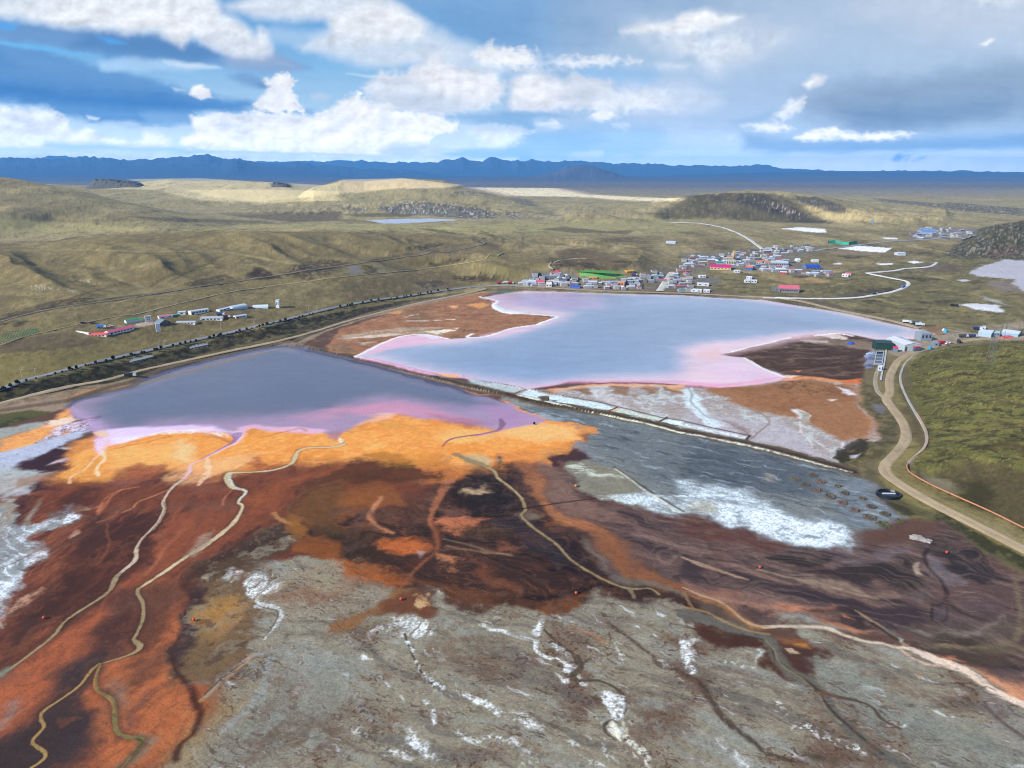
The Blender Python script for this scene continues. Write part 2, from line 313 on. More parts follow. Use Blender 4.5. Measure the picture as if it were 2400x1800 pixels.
# hills further off, sunlit patches painted on in pale straw
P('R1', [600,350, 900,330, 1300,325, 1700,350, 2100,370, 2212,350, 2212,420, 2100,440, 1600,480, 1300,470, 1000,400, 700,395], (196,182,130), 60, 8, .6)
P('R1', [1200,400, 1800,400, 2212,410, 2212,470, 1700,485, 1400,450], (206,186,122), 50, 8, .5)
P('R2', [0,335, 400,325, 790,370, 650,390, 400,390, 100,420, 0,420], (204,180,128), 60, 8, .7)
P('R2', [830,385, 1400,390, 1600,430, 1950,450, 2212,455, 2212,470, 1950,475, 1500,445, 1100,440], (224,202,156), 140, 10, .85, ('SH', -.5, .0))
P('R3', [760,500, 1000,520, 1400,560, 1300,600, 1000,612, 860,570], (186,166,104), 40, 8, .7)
P('R3', [1000,560, 1300,540, 1800,560, 1700,590, 1300,600], (178,160,104), 60, 8, .5, ('SH', -.3, .2)); P('R1', [0,640, 900,600, 1700,620, 2212,620, 2212,670, 1000,670, 300,700, 0,700], (156,146,86), 30, 5, .6, ('SH', -.4, .2)); P('R1', [900,540, 1500,500, 2212,500, 2212,540, 1500,570], (140,130,90), 30, 5, .4)
P('R2', [1240,520, 2212,500, 2212,560, 1700,580, 1300,570], (132,126,96), 40, 6, .5, ('SH', -.3, .2)); P('R2', [0,610, 700,620, 2212,640, 2212,700, 900,690, 0,670], (152,146,84), 25, 5, .5, ('SH', -.4, .2))
# rocks
for q, o_ in (([230,520, 420,480, 560,480, 700,500, 900,520, 1030,560, 1000,585, 820,590, 600,570, 420,560, 260,540], 1), ([700,420, 800,405, 930,425, 900,440, 760,430], .7),
              ([1080,450, 1200,460, 1300,510, 1160,500], .7), ([0,505, 140,515, 200,545, 0,530], .8), ([1080,545, 1160,540, 1160,590, 1060,585], .8), ([1160,540, 1440,560, 1440,600, 1180,590], .4)):
    P('R2', q, (92,92,88), 25, 5, .9 * o_, ('RK', 0, .4)); P('R2', q, (176,174,172), 25, 5, .9 * o_, [('N2', .05, .35), ('N1', -.3, .2)])
P('R1', [590,380, 650,320, 900,345, 910,385], (84,84,80), 30, 3, 1)
P('R1', [1740,360, 1860,345, 1900,380, 1780,385], (104,104,104), 30, 4, .8)
for q, o_ in (([250,420, 500,430, 700,500, 860,590, 950,610, 760,610, 600,560, 400,500, 200,470], 1), ([700,460, 850,445, 1000,490, 1080,545, 950,540, 800,490], .9), ([0,500, 300,520, 600,570, 400,590, 100,560], .5),
              ([1230,455, 1700,490, 1700,520, 1300,480], .8), ([1700,480, 2212,520, 2212,570, 1700,530], .9)):
    P('R3', q, (84,82,72), 25, 5, .9 * o_, ('RK', -.1, .3)); P('R3', q, (168,162,150), 20, 5, .8 * o_, [('N2', .1, .35)])
P('R3', [1680,830, 1830,700, 1960,640, 2212,600, 2700,540, 2700,860, 2212,850, 2000,850, 1800,850], (70,72,44), 8, 3, .95)
P('R3', [1680,830, 1830,700, 1960,640, 2212,600, 2700,540, 2700,860, 2212,850, 2000,850, 1800,850], (128,120,112), 8, 3, .95, [('N2', .0, .3), ('RK', .1, .35)])
P('R3', [1960,790, 2120,760, 2200,780, 2160,830, 2000,840], (132,96,88), 8, 3, .7, ('N2', -.2, .2))
P('R3', [-220,560, -60,500, 60,440, 200,425, 380,418, 560,425, 660,440, 760,490, 860,560, 960,620, 700,615, 400,600, 100,590, -150,590], (82,76,54), 40, 6, .75)
P('R3', [700,440, 860,445, 1000,490, 1080,545, 1000,560, 860,510], (84,80,66), 30, 6, .6); P('R3', [0,440, 200,425, 420,420, 300,480, 100,500], (76,70,50), 30, 6, .5)
P('R3', [300,430, 520,440, 700,510, 900,600, 940,615, 720,610, 560,560, 400,500], (72,68,60), 25, 5, .8, ('RK', -.1, .3)); P('R3', [450,460, 620,490, 840,580, 760,590, 560,520], (172,156,146), 20, 5, .8, ('N2', .05, .3))
# far ponds, grey heap
P('R3', [1000,780, 1130,762, 1355,778, 1310,806, 1180,800], (196,198,212), 2, .3); P('R3', [645,652, 760,643, 920,655, 930,678, 830,675], (196,200,212), 6, 1)
P('R3', [1960,890, 2090,852, 2212,862, 2700,900, 2700,1110, 2212,1055, 2120,1020, 2150,980, 1900,960, 1850,930], (158,158,168), 5, 1.5)
P('R3', [1990,985, 2110,990, 2140,1010, 2212,1060, 2060,1060, 1990,1020], (124,112,100), 5, 1.5)
P('R3', [1790,1145, 1880,1137, 2000,1145, 2090,1185, 2060,1195, 1900,1175], (178,184,190), 3, 1); P('R3', [1990,1145, 2060,1150, 2050,1165], (178,184,190), 3, 1); P('R3', [1900,1080, 2050,1120, 2120,1150, 1980,1120], (150,150,148), 4, 1, .7)
P('R3', [1450,866, 1500,862, 1560,870, 1500,878], (200,204,212), 3, .6); P('R3', [1265,876, 1360,876, 1360,886, 1270,886], (200,204,212), 3, .6); P('R3', [1770,985, 1830,980, 1870,990, 1810,996], (170,170,176), 3, .6)
P('R3', [1290,710, 1390,712, 1390,722, 1310,718], (190,196,204), 5, .6); P('R3', [975,875, 1030,874, 1030,882, 980,882], (190,190,190), 3, .6)
# land right of the lake: turf, banks
rt = [200,940, 900,960, 1200,900, 1650,830, 2212,850, 2700,900, 2700,1290, 2212,1280, 1600,1320, 1300,1240, 900,1160, 500,1090, 0,1060]
P('R3', rt, (104,98,54), 10, 2, .6); P('R3', rt, (136,128,66), 10, 2, .6, ('N1', 0, .4)); P('R3', rt, (76,68,48), 8, 2, .6, ('SH', -.05, -.35)); P('R3', rt, (92,98,44), 8, 2, .6, ('SM', .1, .4))
P('R3', [470,950, 700,955, 950,985, 900,1005, 700,1010, 560,980], (150,126,72), 4, 1, .8); P('R3', [800,960, 960,985, 940,1003, 800,1000], (170,136,72), 3, 1, .6)
P('R3', [1000,790, 1180,805, 1310,812, 1200,825, 980,815], (140,118,92), 4, 1, .7)
P('R3', [1120,1050, 1350,1035, 1380,1055, 1280,1075, 1150,1065], (74,62,50), 4, 1.2, .9); P('R3', [1000,1070, 1180,1065, 1170,1095, 990,1100], (92,84,70), 3, 1, .7)
P('R3', [1500,880, 1650,870, 1880,900, 1700,935, 1560,930], (104,92,74), 4, 1.5, .8)
P('R3', [1730,1140, 1790,1140, 1790,1160, 1735,1160], (40,40,44), 1.5, .3)
L('R3', [1310,810, 1180,930, 1060,1020, 970,1110], (110,100,74), 1.5, 1, .3, .8); L('R3', [200,1035, 560,1050, 760,1055, 1100,1000], (140,126,92), 1.6, 1, .3, .8)
L('R3', [1220,1155, 1500,1170, 1800,1190, 2212,1215], (70,62,48), 2, 1.5, .6, .7)
P('R3', [0,940, 100,930, 260,985, 200,1050, 0,1045], (112,106,92), 4, 1, .6); P('R3', [60,970, 240,975, 260,1000, 60,1005], (108,106,100), 3, .6, .8)
# town ground
P('R2', [1230,930, 1500,930, 1700,990, 1900,980, 2000,920, 2212,880, 2212,1060, 1900,1050, 1450,1035, 1130,1015, 1150,1000], (112,106,92), 6, 2, .8, ('N2', -.6, .1))
P('R3', [0,810, 300,800, 600,770, 900,770, 900,800, 700,860, 900,890, 1000,950, 800,970, 560,930, 300,925, 0,930], (112,108,98), 8, 2, .85, ('N2', -.7, .1))
P('R3', [1470,690, 1560,640, 1900,650, 1900,700, 1800,720, 1480,725], (120,118,116), 15, 3, .8)
P('R2', [1500,935, 1600,920, 1700,920, 1880,935, 1900,950, 1700,985, 1560,965], (150,122,76), 2, .4)
P('R2', [1505,938, 1610,928, 1840,953, 1815,967, 1720,973, 1640,965], (88,176,64), 1.5, .1)
P('R2', [1370,800, 1550,780, 1640,790, 1850,850, 1880,890, 1760,930, 1600,900, 1450,870], (96,78,52), 8, 2, .7); P('R2', [1380,870, 1450,850, 1600,880, 1700,910, 1500,930, 1380,925, 1350,890], (82,72,54), 5, 2, .8, ('SH', -.3, .2))
P('R2', [960,1055, 1000,1045, 1180,1048, 1100,1065, 1010,1072], (84,120,88), 3, .5)
P('R2', [160,890, 330,870, 400,880, 380,930, 200,945], (124,116,90), 3, 1, .7, ('SH', -.2, .2)); P('R2', [40,895, 120,890, 140,940, 60,950], (120,118,118), 4, 1, .8)
# terraces, cuts near the railway
P('R2', [380,950, 700,920, 760,990, 1000,980, 840,1020, 500,1060, 300,1100, 0,1130, 0,990], (98,86,54), 6, 2, .5); P('R2', [470,1000, 660,990, 700,1040, 500,1060], (118,104,88), 5, 2, .7)
P('R2', [710,960, 900,960, 1100,975, 1130,1000, 900,1000, 760,990], (66,58,42), 5, 2, .8, ('N2', -.4, .2)); P('R2', [800,880, 1100,900, 1220,960, 1100,975, 900,960], (112,106,58), 6, 2, .7)
P('R2', [400,780, 900,740, 1060,760, 960,810, 700,830, 480,830], (116,102,70), 8, 2, .6)
# ---- left bank below the village
P('D', [0,840, 300,775, 640,690, 900,645, 1000,632, 900,655, 640,735, 440,795, 300,815, 0,870, -500,960, -500,940], (82,76,46), 4, 1.5, .9)
P('D', [0,840, 300,775, 640,690, 900,645, 640,735, 440,795, 300,815, 0,870, -500,960, -500,940], (40,38,26), 4, 1.5, .9, ('N2', -.3, .15))
P('D', [420,770, 600,725, 640,720, 560,755, 440,790], (120,108,60), 4, 1.5, .6)
P('D', [-500,960, 0,868, 300,815, 440,790, 640,735, 900,650, 1060,625, 900,662, 640,752, 440,806, 160,882, 100,900, 0,915, -500,1040], (142,122,96), 3, 1)
P('D', [-500,960, 0,868, 300,815, 440,790, 640,735, 640,752, 440,806, 160,882, 100,900, 0,915, -500,1040], (110,86,64), 3, 1, .8, ('SM', 0, .3))
P('D', [180,845, 260,830, 300,835, 220,852, 130,866], (190,130,80), 2, 1.5, .6); P('D', [440,782, 480,775, 470,785], (196,100,50), 2, 1, .7)
P('R4', [0,470, 200,450, 350,460, 340,500, 200,530, 0,570, -600,640, -600,560], (92,90,48), 3, 1)
P('R4', [0,500, 200,490, 350,470, 340,500, 200,535, 0,580, -600,650, -600,600], (60,60,36), 3, 1, .8, ('N2', -.2, .2))
P('R4', [140,395, 380,370, 480,390, 440,420, 360,450, 200,440, 0,460, 0,430], (150,128,108), 3, 1, .8)
P('R1', [90,1370, 420,1330, 640,1390, 500,1420, 100,1450, 0,1470, 0,1410], (104,86,68), 3, 1.5, .8); P('R1', [870,1270, 980,1250, 1000,1275, 870,1295], (168,150,130), 2, .5)
P('R1', [600,1280, 860,1275, 980,1290, 700,1300], (150,134,112), 2, .6, .5)
P('R1', [1420,1150, 1520,1135, 1700,1150, 1700,1190, 1400,1210], (120,104,76), 3, 1, .7); P('R1', [100,1420, 500,1300, 900,1290, 700,1370, 300,1430], (120,104,64), 5, 2, .4)
P('R1', [845,1500, 980,1468, 998,1485, 860,1525], (146,146,142), 1, .1); P('R1', [1235,1412, 1345,1393, 1350,1413, 1245,1433], (146,146,142), 1, .1)
# ---- right bank: turf slope, cut bank, scrub
P('D', [1985,765, 2060,748, 2212,735, 2900,700, 2900,1500, 2212,1140, 2100,1085, 1995,1030, 1965,998, 1980,975, 2008,948, 2000,925, 1980,885, 1962,845, 1960,800], (98,96,48), 4, 1)
SLP = [1985,765, 2060,748, 2212,735, 2900,700, 2900,1500, 2212,1140, 2100,1085, 1995,1030, 1965,998, 1980,975, 2008,948, 2000,925, 1980,885, 1962,845, 1960,800]
P('D', SLP, (128,122,62), 4, 1, .8, [('N1', -.1, .3)]); P('D', SLP, (58,54,32), 4, 1, .85, ('SR2', -.05, -.4)); P('D', SLP, (62,56,34), 4, 1, .75, ('N2', .0, .35)); P('D', SLP, (70,60,40), 6, 1.5, .6, ('N1', .1, .4)); P('D', SLP, (146,132,84), 4, 1, .5, ('N3', .2, .4))
P('R6', [1480,820, 1700,880, 1800,780, 2212,830, 2900,1000, 2900,1500, 2212,1210, 1800,1010, 1560,900], (84,72,50), 8, 2, .75); P('R6', [1750,900, 1950,880, 2050,1000, 1950,1080, 1750,1000], (58,54,30), 8, 2, .8)
P('R6', [1600,860, 1750,920, 1700,980, 1600,920], (130,120,100), 5, 2, .7); P('R6', [1930,640, 2212,600, 2212,720, 1950,720], (72,58,34), 8, 3, .6)
P('R6', [1180,100, 1260,110, 1240,300, 1300,380, 1380,470, 1400,560, 1390,640, 1300,740, 1270,820, 1290,880, 1200,880, 1180,770, 1230,640, 1270,560, 1200,480, 1150,380, 1150,250], (112,100,70), 3, 1)
P('R6', [1150,260, 1250,300, 1400,520, 1380,650, 1280,760, 1160,820, 1000,760, 1060,660, 1200,640, 1270,560, 1180,400], (76,72,44), 3, 1, .8, ('N2', -.3, .2))
P('R6', [1250,400, 1330,420, 1330,470, 1260,460], (110,106,110), 3, .8)
P('R6', [1320,70, 1420,100, 1340,330, 1240,300, 1260,200], (124,108,76), 3, 1, .8); P('R6', [1420,330, 1500,520, 1590,620, 1560,700, 1500,640, 1450,480], (100,84,58), 3, 1, .8)
P('R6', [1360,180, 1480,150, 1470,330, 1530,450, 1480,500, 1400,340], (92,84,60), 3, 1, .7)
P('R6', [1450,810, 1360,880, 1500,960, 1800,1070, 2000,1160, 2212,1250, 2900,1560, 2900,1700, 2212,1320, 1800,1100, 1500,960, 1340,880], (128,116,80), 3, 1, .8)
P('R6', [1190,860, 1400,1000, 1700,1160, 2000,1340, 2212,1440, 2900,1800, 2900,1900, 2212,1500, 1960,1370, 1650,1180, 1500,1130, 1270,1020, 1190,930], (96,90,58), 3, 1)
P('R6', [1640,1080, 1900,1230, 2212,1380, 2900,1700, 2900,1830, 2212,1470, 1900,1300, 1640,1160], (52,54,32), 2, 1, .9, ('N2', -.5, .1)); P('R6', [1280,1010, 1500,1090, 1560,1140, 1480,1140, 1300,1050], (60,58,36), 2, 1, .8)
P('R6', [1200,800, 1300,900, 1280,1010, 1200,960, 1160,880], (92,84,60), 2, 1, .8)
P('R3', [1540,1310, 1690,1300, 1900,1330, 2212,1345, 2212,1380, 1900,1370, 1600,1430, 1400,1480, 1340,1450, 1500,1400, 1500,1340], (148,134,112), 3, 1); P('R3', [1900,1290, 2212,1250, 2700,1230, 2700,1300, 2212,1300, 2000,1325], (150,140,120), 3, 1, .8)
P('R3', [1560,1290, 1690,1280, 1700,1340, 1640,1340, 1560,1310], (140,106,66), 2, 1)
P('R3', [1180,1430, 1250,1420, 1240,1550, 1185,1560], (132,132,146), 2, .5)
# ================= tailings
TL = K('D', -900,1400, -900,1150, -300,985, 0,925, 40,912, 130,885, 640,752, 700,718, 800,686, 1060,632, 1700,655, 2010,726) + K('R3', 1500,1360, 1240,1390, 1180,1450) + \
    K('R6', 1175,160, 1150,250, 1130,380, 1270,560, 1270,640, 1180,660, 1000,760, 1110,840, 1200,900, 1290,1020, 1440,1140, 1700,1180, 1960,1380, 2212,1520) + K('D', 2600,1480, 2600,2300, -900,2300)
P(None, toW(TL), (104,74,60), 2, .7, 1, world=True)
# reddish flats, left
P('R4', [-500,900, 0,1000, 300,960, 700,880, 900,800, 1300,850, 1700,780, 2212,780, 2212,1659, 1200,2700, 0,2700, -500,2700], (122,64,44), 16, 2)
RED = [-500,900, 0,1000, 300,960, 700,880, 900,800, 1300,850, 1700,780, 2212,780, 1850,1180, 1500,1350, 1200,1500, 1130,2000, 1290,2400, 1150,2760, -500,2760]
P('R4', RED, (150,84,54), 6, 1, .9, ('SV', -.05, .3)); P('R4', RED, (84,50,42), 6, 1, .85, ('SV', -.02, -.35)); P('R4', RED, (160,96,66), 6, 1, .5, ('SV2', .1, .4)); P('R4', RED, (70,44,40), 6, 1, .4, ('SV2', -.1, -.4))
# orange lobes lower left
P('B1', [1050,400, 1130,640, 1180,700, 1140,950, 1200,1100, 1280,1300, 1150,1659, 560,1659, 600,1500, 620,1350, 560,1200, 590,1120, 650,1000, 850,900, 900,840, 980,500], (176,98,54), 7, 1.5)
P('B1', [0,1070, 250,930, 450,700, 600,640, 840,560, 880,420, 870,600, 760,760, 500,900, 300,1150, 200,1400, 0,1480, -400,1500, -400,1200], (172,92,54), 9, 1.5)
P('B1', [700,440, 940,300, 1100,200, 1240,130, 1150,260, 1000,380, 900,430, 860,350, 760,480], (158,86,54), 7, 1.2, .8)
P('B1', [930,500, 1070,480, 1080,700, 1000,830, 900,960, 860,840, 840,700, 930,650], (104,62,44), 5, 1.2, .9); P('B1', [620,760, 850,560, 900,450, 880,700, 800,900, 620,980, 560,960], (92,58,48), 6, 1.2, .9)
P('B1', [400,1000, 600,900, 800,880, 840,920, 620,990, 560,1130, 430,1230, 280,1290, 240,1400, 100,1500, 0,1540, -400,1600, -400,2300, 250,2300, 350,1659, 520,1550, 610,1450, 620,1300, 560,1180, 590,1100, 400,1180], (72,58,56), 7, 1.2, .95)
P('B1', [0,1490, 200,1400, 300,1200, 500,1000, 620,940, 600,1100, 540,1200, 600,1300, 600,1450, 500,1560, 300,1700, -300,1900, -300,1600], (70,56,55), 8, 1, .9)
P('B1', [800,1040, 950,960, 1100,850, 1120,960, 1000,1060, 850,1190, 740,1150], (104,66,52), 5, 2, .7); P('B1', [780,1430, 850,1300, 960,1180, 1020,1150, 900,1300, 830,1430], (90,70,70), 4, 1, .7)
P('B1', [660,1150, 760,1160, 790,1260, 740,1400, 680,1420, 640,1200], (112,84,66), 5, 1, .7); P('B1', [700,1130, 780,1150, 800,1250, 760,1240], (130,124,112), 4, 1, .5)
P('B1', [900,1440, 1000,1450, 980,1530, 860,1620, 780,1659, 830,1560, 900,1520], (128,118,96), 3, 1, .8)
P('B1', [660,1170, 600,1120, 560,1180, 600,1250, 650,1250], (188,100,52), 3, .6, .9); P('B1', [640,1250, 720,1400, 740,1480, 650,1500, 600,1420], (178,100,54), 5, .8, .8)
P('B1', [960,390, 1040,350, 1080,370, 1000,440, 920,490], (72,52,48), 3, 1, .9); P('B1', [400,720, 600,560, 800,420, 560,700, 430,800, 300,860], (78,52,44), 4, 1, .7)
P('B1', [0,620, 200,500, 420,430, 560,440, 430,620, 300,760, 150,900, 60,980, 0,1000], (82,56,44), 6, 1.6, .8, ('SV', -.4, .2))
P('B1', [130,700, 280,540, 300,620, 180,780, 60,900], (60,46,42), 5, 1, .6); P('B1', [400,300, 560,230, 620,300, 500,420, 400,440], (150,88,46), 5, 1.4, .7, ('N1', -.3, .3))
P('R4', [560,1100, 760,1050, 720,1250, 620,1380, 500,1350], (86,54,44), 6, 1.5, .8); P('R4', [700,1240, 1000,1150, 960,1260, 880,1400, 760,1450, 680,1400], (88,54,46), 6, 1.5, .7)
P('R4', [1330,1000, 1500,1080, 1580,1100, 1520,1200, 1400,1240, 1300,1200], (110,66,52), 6, 1.2, .6); P('R4', [1560,1000, 1620,1010, 1600,1120, 1480,1220, 1500,1140], (70,56,58), 3, .8, .8)
P('R4', [1180,900, 1450,880, 1480,960, 1300,1000, 1180,980], (158,98,76), 6, 1.2, .7); P('R4', [1100,1000, 1500,960, 1350,1010, 1150,1060], (166,106,82), 4, 1.2, .6, ('SH', -.2, .3))
P('R4', [560,920, 900,870, 980,900, 820,960, 640,960], (150,92,74), 5, 1.2, .6)
# dark pool and pale flats, far left
P('R4', [-600,640, 0,560, 200,530, 300,520, 290,560, 130,600, 0,640, 0,1660, -600,2100], (148,148,140), 4, 1.2)
P('R4', [0,640, 140,600, 350,520, 440,430, 500,470, 480,520, 330,590, 250,640, 130,700, 0,720], (224,150,80), 4, 1.2, .95)
P('R4', [80,700, 220,640, 260,620, 200,680], (236,172,66), 3, 1, .8); P('R4', [300,520, 480,480, 520,500, 440,540, 300,560], (230,196,176), 3, 1.2, .8)
P('R4', [250,640, 400,540, 620,500, 600,560, 420,620, 300,700], (208,196,216), 2, .8, .9); P('R4', [300,650, 380,600, 560,510, 600,500, 460,560, 390,640], (200,130,60), 2, 1, .8)
P('R4', [0,720, 250,650, 420,600, 620,560, 660,540, 560,590, 380,700, 200,770, 100,830, 0,880, -600,1300, -600,700], (166,170,186), 3, 1)
P('R4', [90,830, 280,720, 380,680, 490,690, 480,740, 420,800, 420,880, 350,980, 240,980, 100,900, 200,830, 120,820], (70,42,48), 3, 1.2)
P('R4', [0,830, 180,820, 250,850, 180,890, 0,960], (160,164,160), 3, 1); P('R4', [0,880, 200,870, 330,860, 200,930, 150,970, 0,990, -400,1060, -400,930], (160,156,150), 4, 1.2)
P('R4', [380,690, 560,680, 540,700, 420,700], (168,168,170), 2, .7); P('R4', [370,770, 440,750, 560,735, 520,750, 440,770, 300,800], (170,160,174), 2, .7)
P('R4', [120,890, 380,860, 420,890, 260,900, 110,950], (150,110,84), 3, 1, .7)
P('R4', [400,880, 410,800, 430,700, 520,640, 640,590, 680,650, 640,760, 560,820, 480,900], (200,128,62), 4, 1.2)
P('R4', [50,1010, 60,980, 170,940, 210,960, 180,1000], (164,160,162), 3, 1); P('R4', [70,1040, 150,1010, 230,1020, 220,1060, 120,1090], (70,46,48), 3, 1)
GL = [-600,1000, 0,1010, 60,1000, 90,1100, 120,1200, 250,1180, 380,1130, 440,1060, 520,1060, 510,1130, 400,1190, 330,1230, 190,1290, 300,1350, 260,1430, 180,1500, 130,1560, 0,1640, 0,1850, -600,2100]
P('R4', GL, (142,146,146), 3, 1.4); P('R4', GL, (206,214,222), 3, 1.4, .9, [('SR2', .0, .25)]); P('R4', GL, (120,96,72), 3, 1.2, .7, ('SV2', .2, .4))
P('R4', [0,1020, 60,1010, 90,1130, 0,1250], (150,132,100), 4, 1, .7)
P('R4', [370,1180, 440,1120, 430,1060, 480,1045, 520,1110, 500,1140, 400,1190], (214,222,230), 1.5, .7); P('R4', [510,1060, 600,1050, 640,1060, 520,1095], (196,176,150), 2, 1.2, .9)
P('R4', [100,1280, 250,1180, 370,1130, 300,1200, 160,1290], (210,216,222), 2, 1, .9); P('R4', [160,1450, 220,1370, 300,1350, 270,1410, 180,1470], (216,224,230), 2, .8, .9); P('R4', [0,1620, 60,1540, 150,1500, 120,1560, 0,1650], (206,214,222), 2, .8, .8)
L('R4', [270,1020, 220,1100, 170,1180], (150,138,120), [1.0, 2.2], 1.5, .3, .8); L('R4', [610,1165, 540,1220, 440,1290, 330,1360], (92,52,40), 1, 1, .4, .9); P('R4', [430,1280, 480,1230, 510,1250], (200,160,130), 1.5, .6, .7)
P('B1', [0,700, 90,560, 190,510, 180,560, 90,650, 0,760], (196,150,124), 2, 1.4, .8, ('N2', -.4, .1)); P('B1', [0,1260, 70,1240, 60,1330, 0,1400], (130,126,120), 5, 1, .8)
# yellow-orange apron
AP = K('R4', 400,900, 450,800, 560,700, 640,640, 700,640, 1100,560, 1500,560, 1900,540, 2212,560) + K('R5', 0,580, 120,520, 300,460, 600,490, 860,530, 1000,560, 1200,500, 1180,460, 1120,420, 1290,480, 1420,520, 1560,545, 1645,560, 1640,610,
      1600,660, 1500,700, 1400,740, 1300,790, 1230,800, 1180,770, 1100,780, 1060,850, 960,800, 860,830, 700,800, 640,770, 480,790, 300,770, 0,800) + K('R4', 2100,780, 1900,790, 1780,800, 1560,850, 1480,850, 1300,860, 1180,850, 1000,800, 900,800, 760,850, 640,890)
P(None, toW(AP), (218,138,54), 17, 2.2, 1, world=True)
P(None, toW(AP), (230,158,78), 6, 1.2, .7, [('SM', -.1, .3)], world=True); P(None, toW(AP), (210,126,48), 6, 1.2, .6, [('SM', -.1, -.4)], world=True)
P('R4', [700,700, 1150,650, 1250,760, 1100,840, 900,790, 700,860], (228,158,82), 8, 1.5, .8); P('R4', [1150,640, 1260,660, 1240,780, 1150,780], (220,180,128), 5, 1.5, .7)
P('R4', [420,800, 560,700, 640,740, 560,860, 440,900], (216,150,66), 5, 1.5, .8); P('R4', [400,880, 620,860, 560,920, 440,930], (170,92,46), 4, 1.4, .8)
P('R4', [1560,790, 1640,740, 1750,780, 1660,830], (176,100,54), 4, 1.5, .8); P('R4', [880,860, 960,790, 1060,800, 1060,860], (176,104,62), 4, 1.5, .8); P('R4', [760,870, 800,830, 880,820, 900,860], (180,108,60), 3, 1, .7)
P('R4', [1060,890, 1200,800, 1500,740, 1700,740, 1500,840, 1300,900, 1180,930, 1080,930], (222,166,112), 5, 1.5, .6)
P('R5', [0,800, 260,760, 450,780, 640,780, 860,830, 800,890, 700,920, 400,900, 200,960, 0,1020], (190,112,50), 6, 1.5, .9)
P('R5', [150,760, 300,720, 480,790, 460,830, 300,820], (206,146,52), 4, 1.4, .8); P('R5', [350,800, 470,785, 470,815, 400,825], (214,150,32), 2, .8)
P('R5', [0,870, 100,850, 350,820, 330,860, 160,900, 0,1010], (112,72,36), 3, 1.5, .8); L('R5', [0,880, 160,855, 350,815], (96,66,40), 1, 1, .3, .8)
P('R5', [900,770, 1000,720, 1160,710, 1290,780, 1100,790, 1090,850, 1040,850], (206,122,48), 3, 1.2, .9); P('R5', [1360,760, 1500,700, 1600,680, 1540,720, 1440,750, 1300,800, 1270,860, 1190,790], (204,128,66), 4, 1.5, .8)
P('R5', [1200,470, 1400,540, 1560,580, 1520,640, 1300,640, 1000,620, 900,640, 1080,570], (226,168,100), 8, 1.5, .8)
P('R5', [790,560, 1000,590, 850,650, 700,660, 600,620], (230,168,92), 6, 1.2, .7); P('R5', [240,520, 340,510, 440,540, 520,560, 500,580, 400,560, 300,570], (206,140,60), 3, 1.2, .85)
P('R5', [740,730, 900,740, 980,770, 960,810, 860,800, 780,770], (178,160,120), 3, 1.2, .85)
P('R5', [995,760, 1010,735, 1045,740, 1050,800, 1010,810], (130,104,80), 2, .6, .8); P('R5', [1015,745, 1035,745, 1030,790], (60,40,36), 1, .3, .8)
P('R5', [1570,640, 1640,560, 1655,600, 1620,715, 1560,670], (124,66,44), 2, 1, .8)
# band between apron and central pools
P('R5', [0,960, 200,940, 600,900, 800,900, 640,960, 560,1100, 560,1200, 300,1240, 0,1260], (126,62,36), 5, 1.5, .9, ('SM', -.5, .0))
P('R5', [0,900, 300,880, 600,880, 300,940, 100,1000, 0,1000], (110,66,30), 4, 1.3, .7); P('R5', [0,1000, 160,950, 200,990, 100,1080, 0,1090], (150,88,30), 4, 1.2, .6)
# central dark brown pools
DK = K('R5', 860,850, 1000,850, 1080,800, 1170,800, 1180,880, 1240,980, 1330,1100, 1440,1190, 1560,1280, 1640,1400, 1780,1480, 1900,1530, 2212,1640) + K('B3', 100,620, 330,760, 500,800, 420,880, 200,870, 80,720) + K('B2', 2100,650, 1900,580, 1700,500, 1560,640, 1400,690, 1060,640, 930,640, 760,590, 560,500, 330,470, 250,490, 0,450) + \
    K('B1', 2100,330, 1900,250, 1880,140, 1830,60, 1900,0) + K('R5', 0,1080, 300,1100, 540,1000, 640,930, 740,900)
P(None, toW(DK), (70,46,38), 11, 1.8, 1, world=True)
P(None, toW(DK), (112,66,40), 5, 1, .8, [('SM', .05, .35)], world=True); P(None, toW(DK), (48,34,34), 5, 1, .8, [('SR', -.05, -.35)], world=True)
P(None, toW(DK), (150,86,44), 4, 1, .5, [('SR2', .2, .45)], world=True)
P('R5', [180,1000, 280,1000, 560,960, 640,1000, 560,1130, 400,1180, 240,1180, 160,1100], (98,62,44), 4, 1.5, .6)
P('R5', [740,920, 900,860, 1000,870, 1080,940, 980,1060, 900,1060, 760,980], (56,42,38), 4, 1.2, .8); P('R5', [1000,1000, 1140,980, 1180,1100, 1300,1200, 1500,1300, 1600,1450, 1700,1500, 1500,1500, 1350,1380, 1200,1300, 1050,1180, 980,1120], (42,34,36), 5, 1, .85)
P('R5', [1090,870, 1180,850, 1240,980, 1320,1080, 1260,1100, 1180,1010], (76,56,52), 4, 1, .8); P('R5', [1320,1310, 1500,1380, 1720,1500, 1600,1560, 1360,1480, 1280,1380], (44,30,34), 4, 1, .85)
P('R5', [980,1150, 1100,1120, 1240,1190, 1400,1290, 1500,1440, 1360,1420, 1200,1340, 1040,1250], (62,52,58), 5, 1.4, .7)
P('R5', [750,970, 850,940, 940,940, 960,980, 860,1000, 780,990], (176,130,96), 2.5, 1.6, .8, ('N2', -.4, .1)); P('R5', [630,1180, 720,1140, 930,1120, 860,1190, 780,1210, 720,1240, 640,1210], (176,106,66), 2.5, 1.8, .9, ('SM', -.5, .0))
P('R5', [540,1000, 640,970, 680,1100, 560,1130], (130,84,66), 4, 2, .6, ('SM', -.3, .2)); P('R5', [620,1060, 740,1080, 880,1100, 700,1140], (136,92,76), 3, 2, .6)
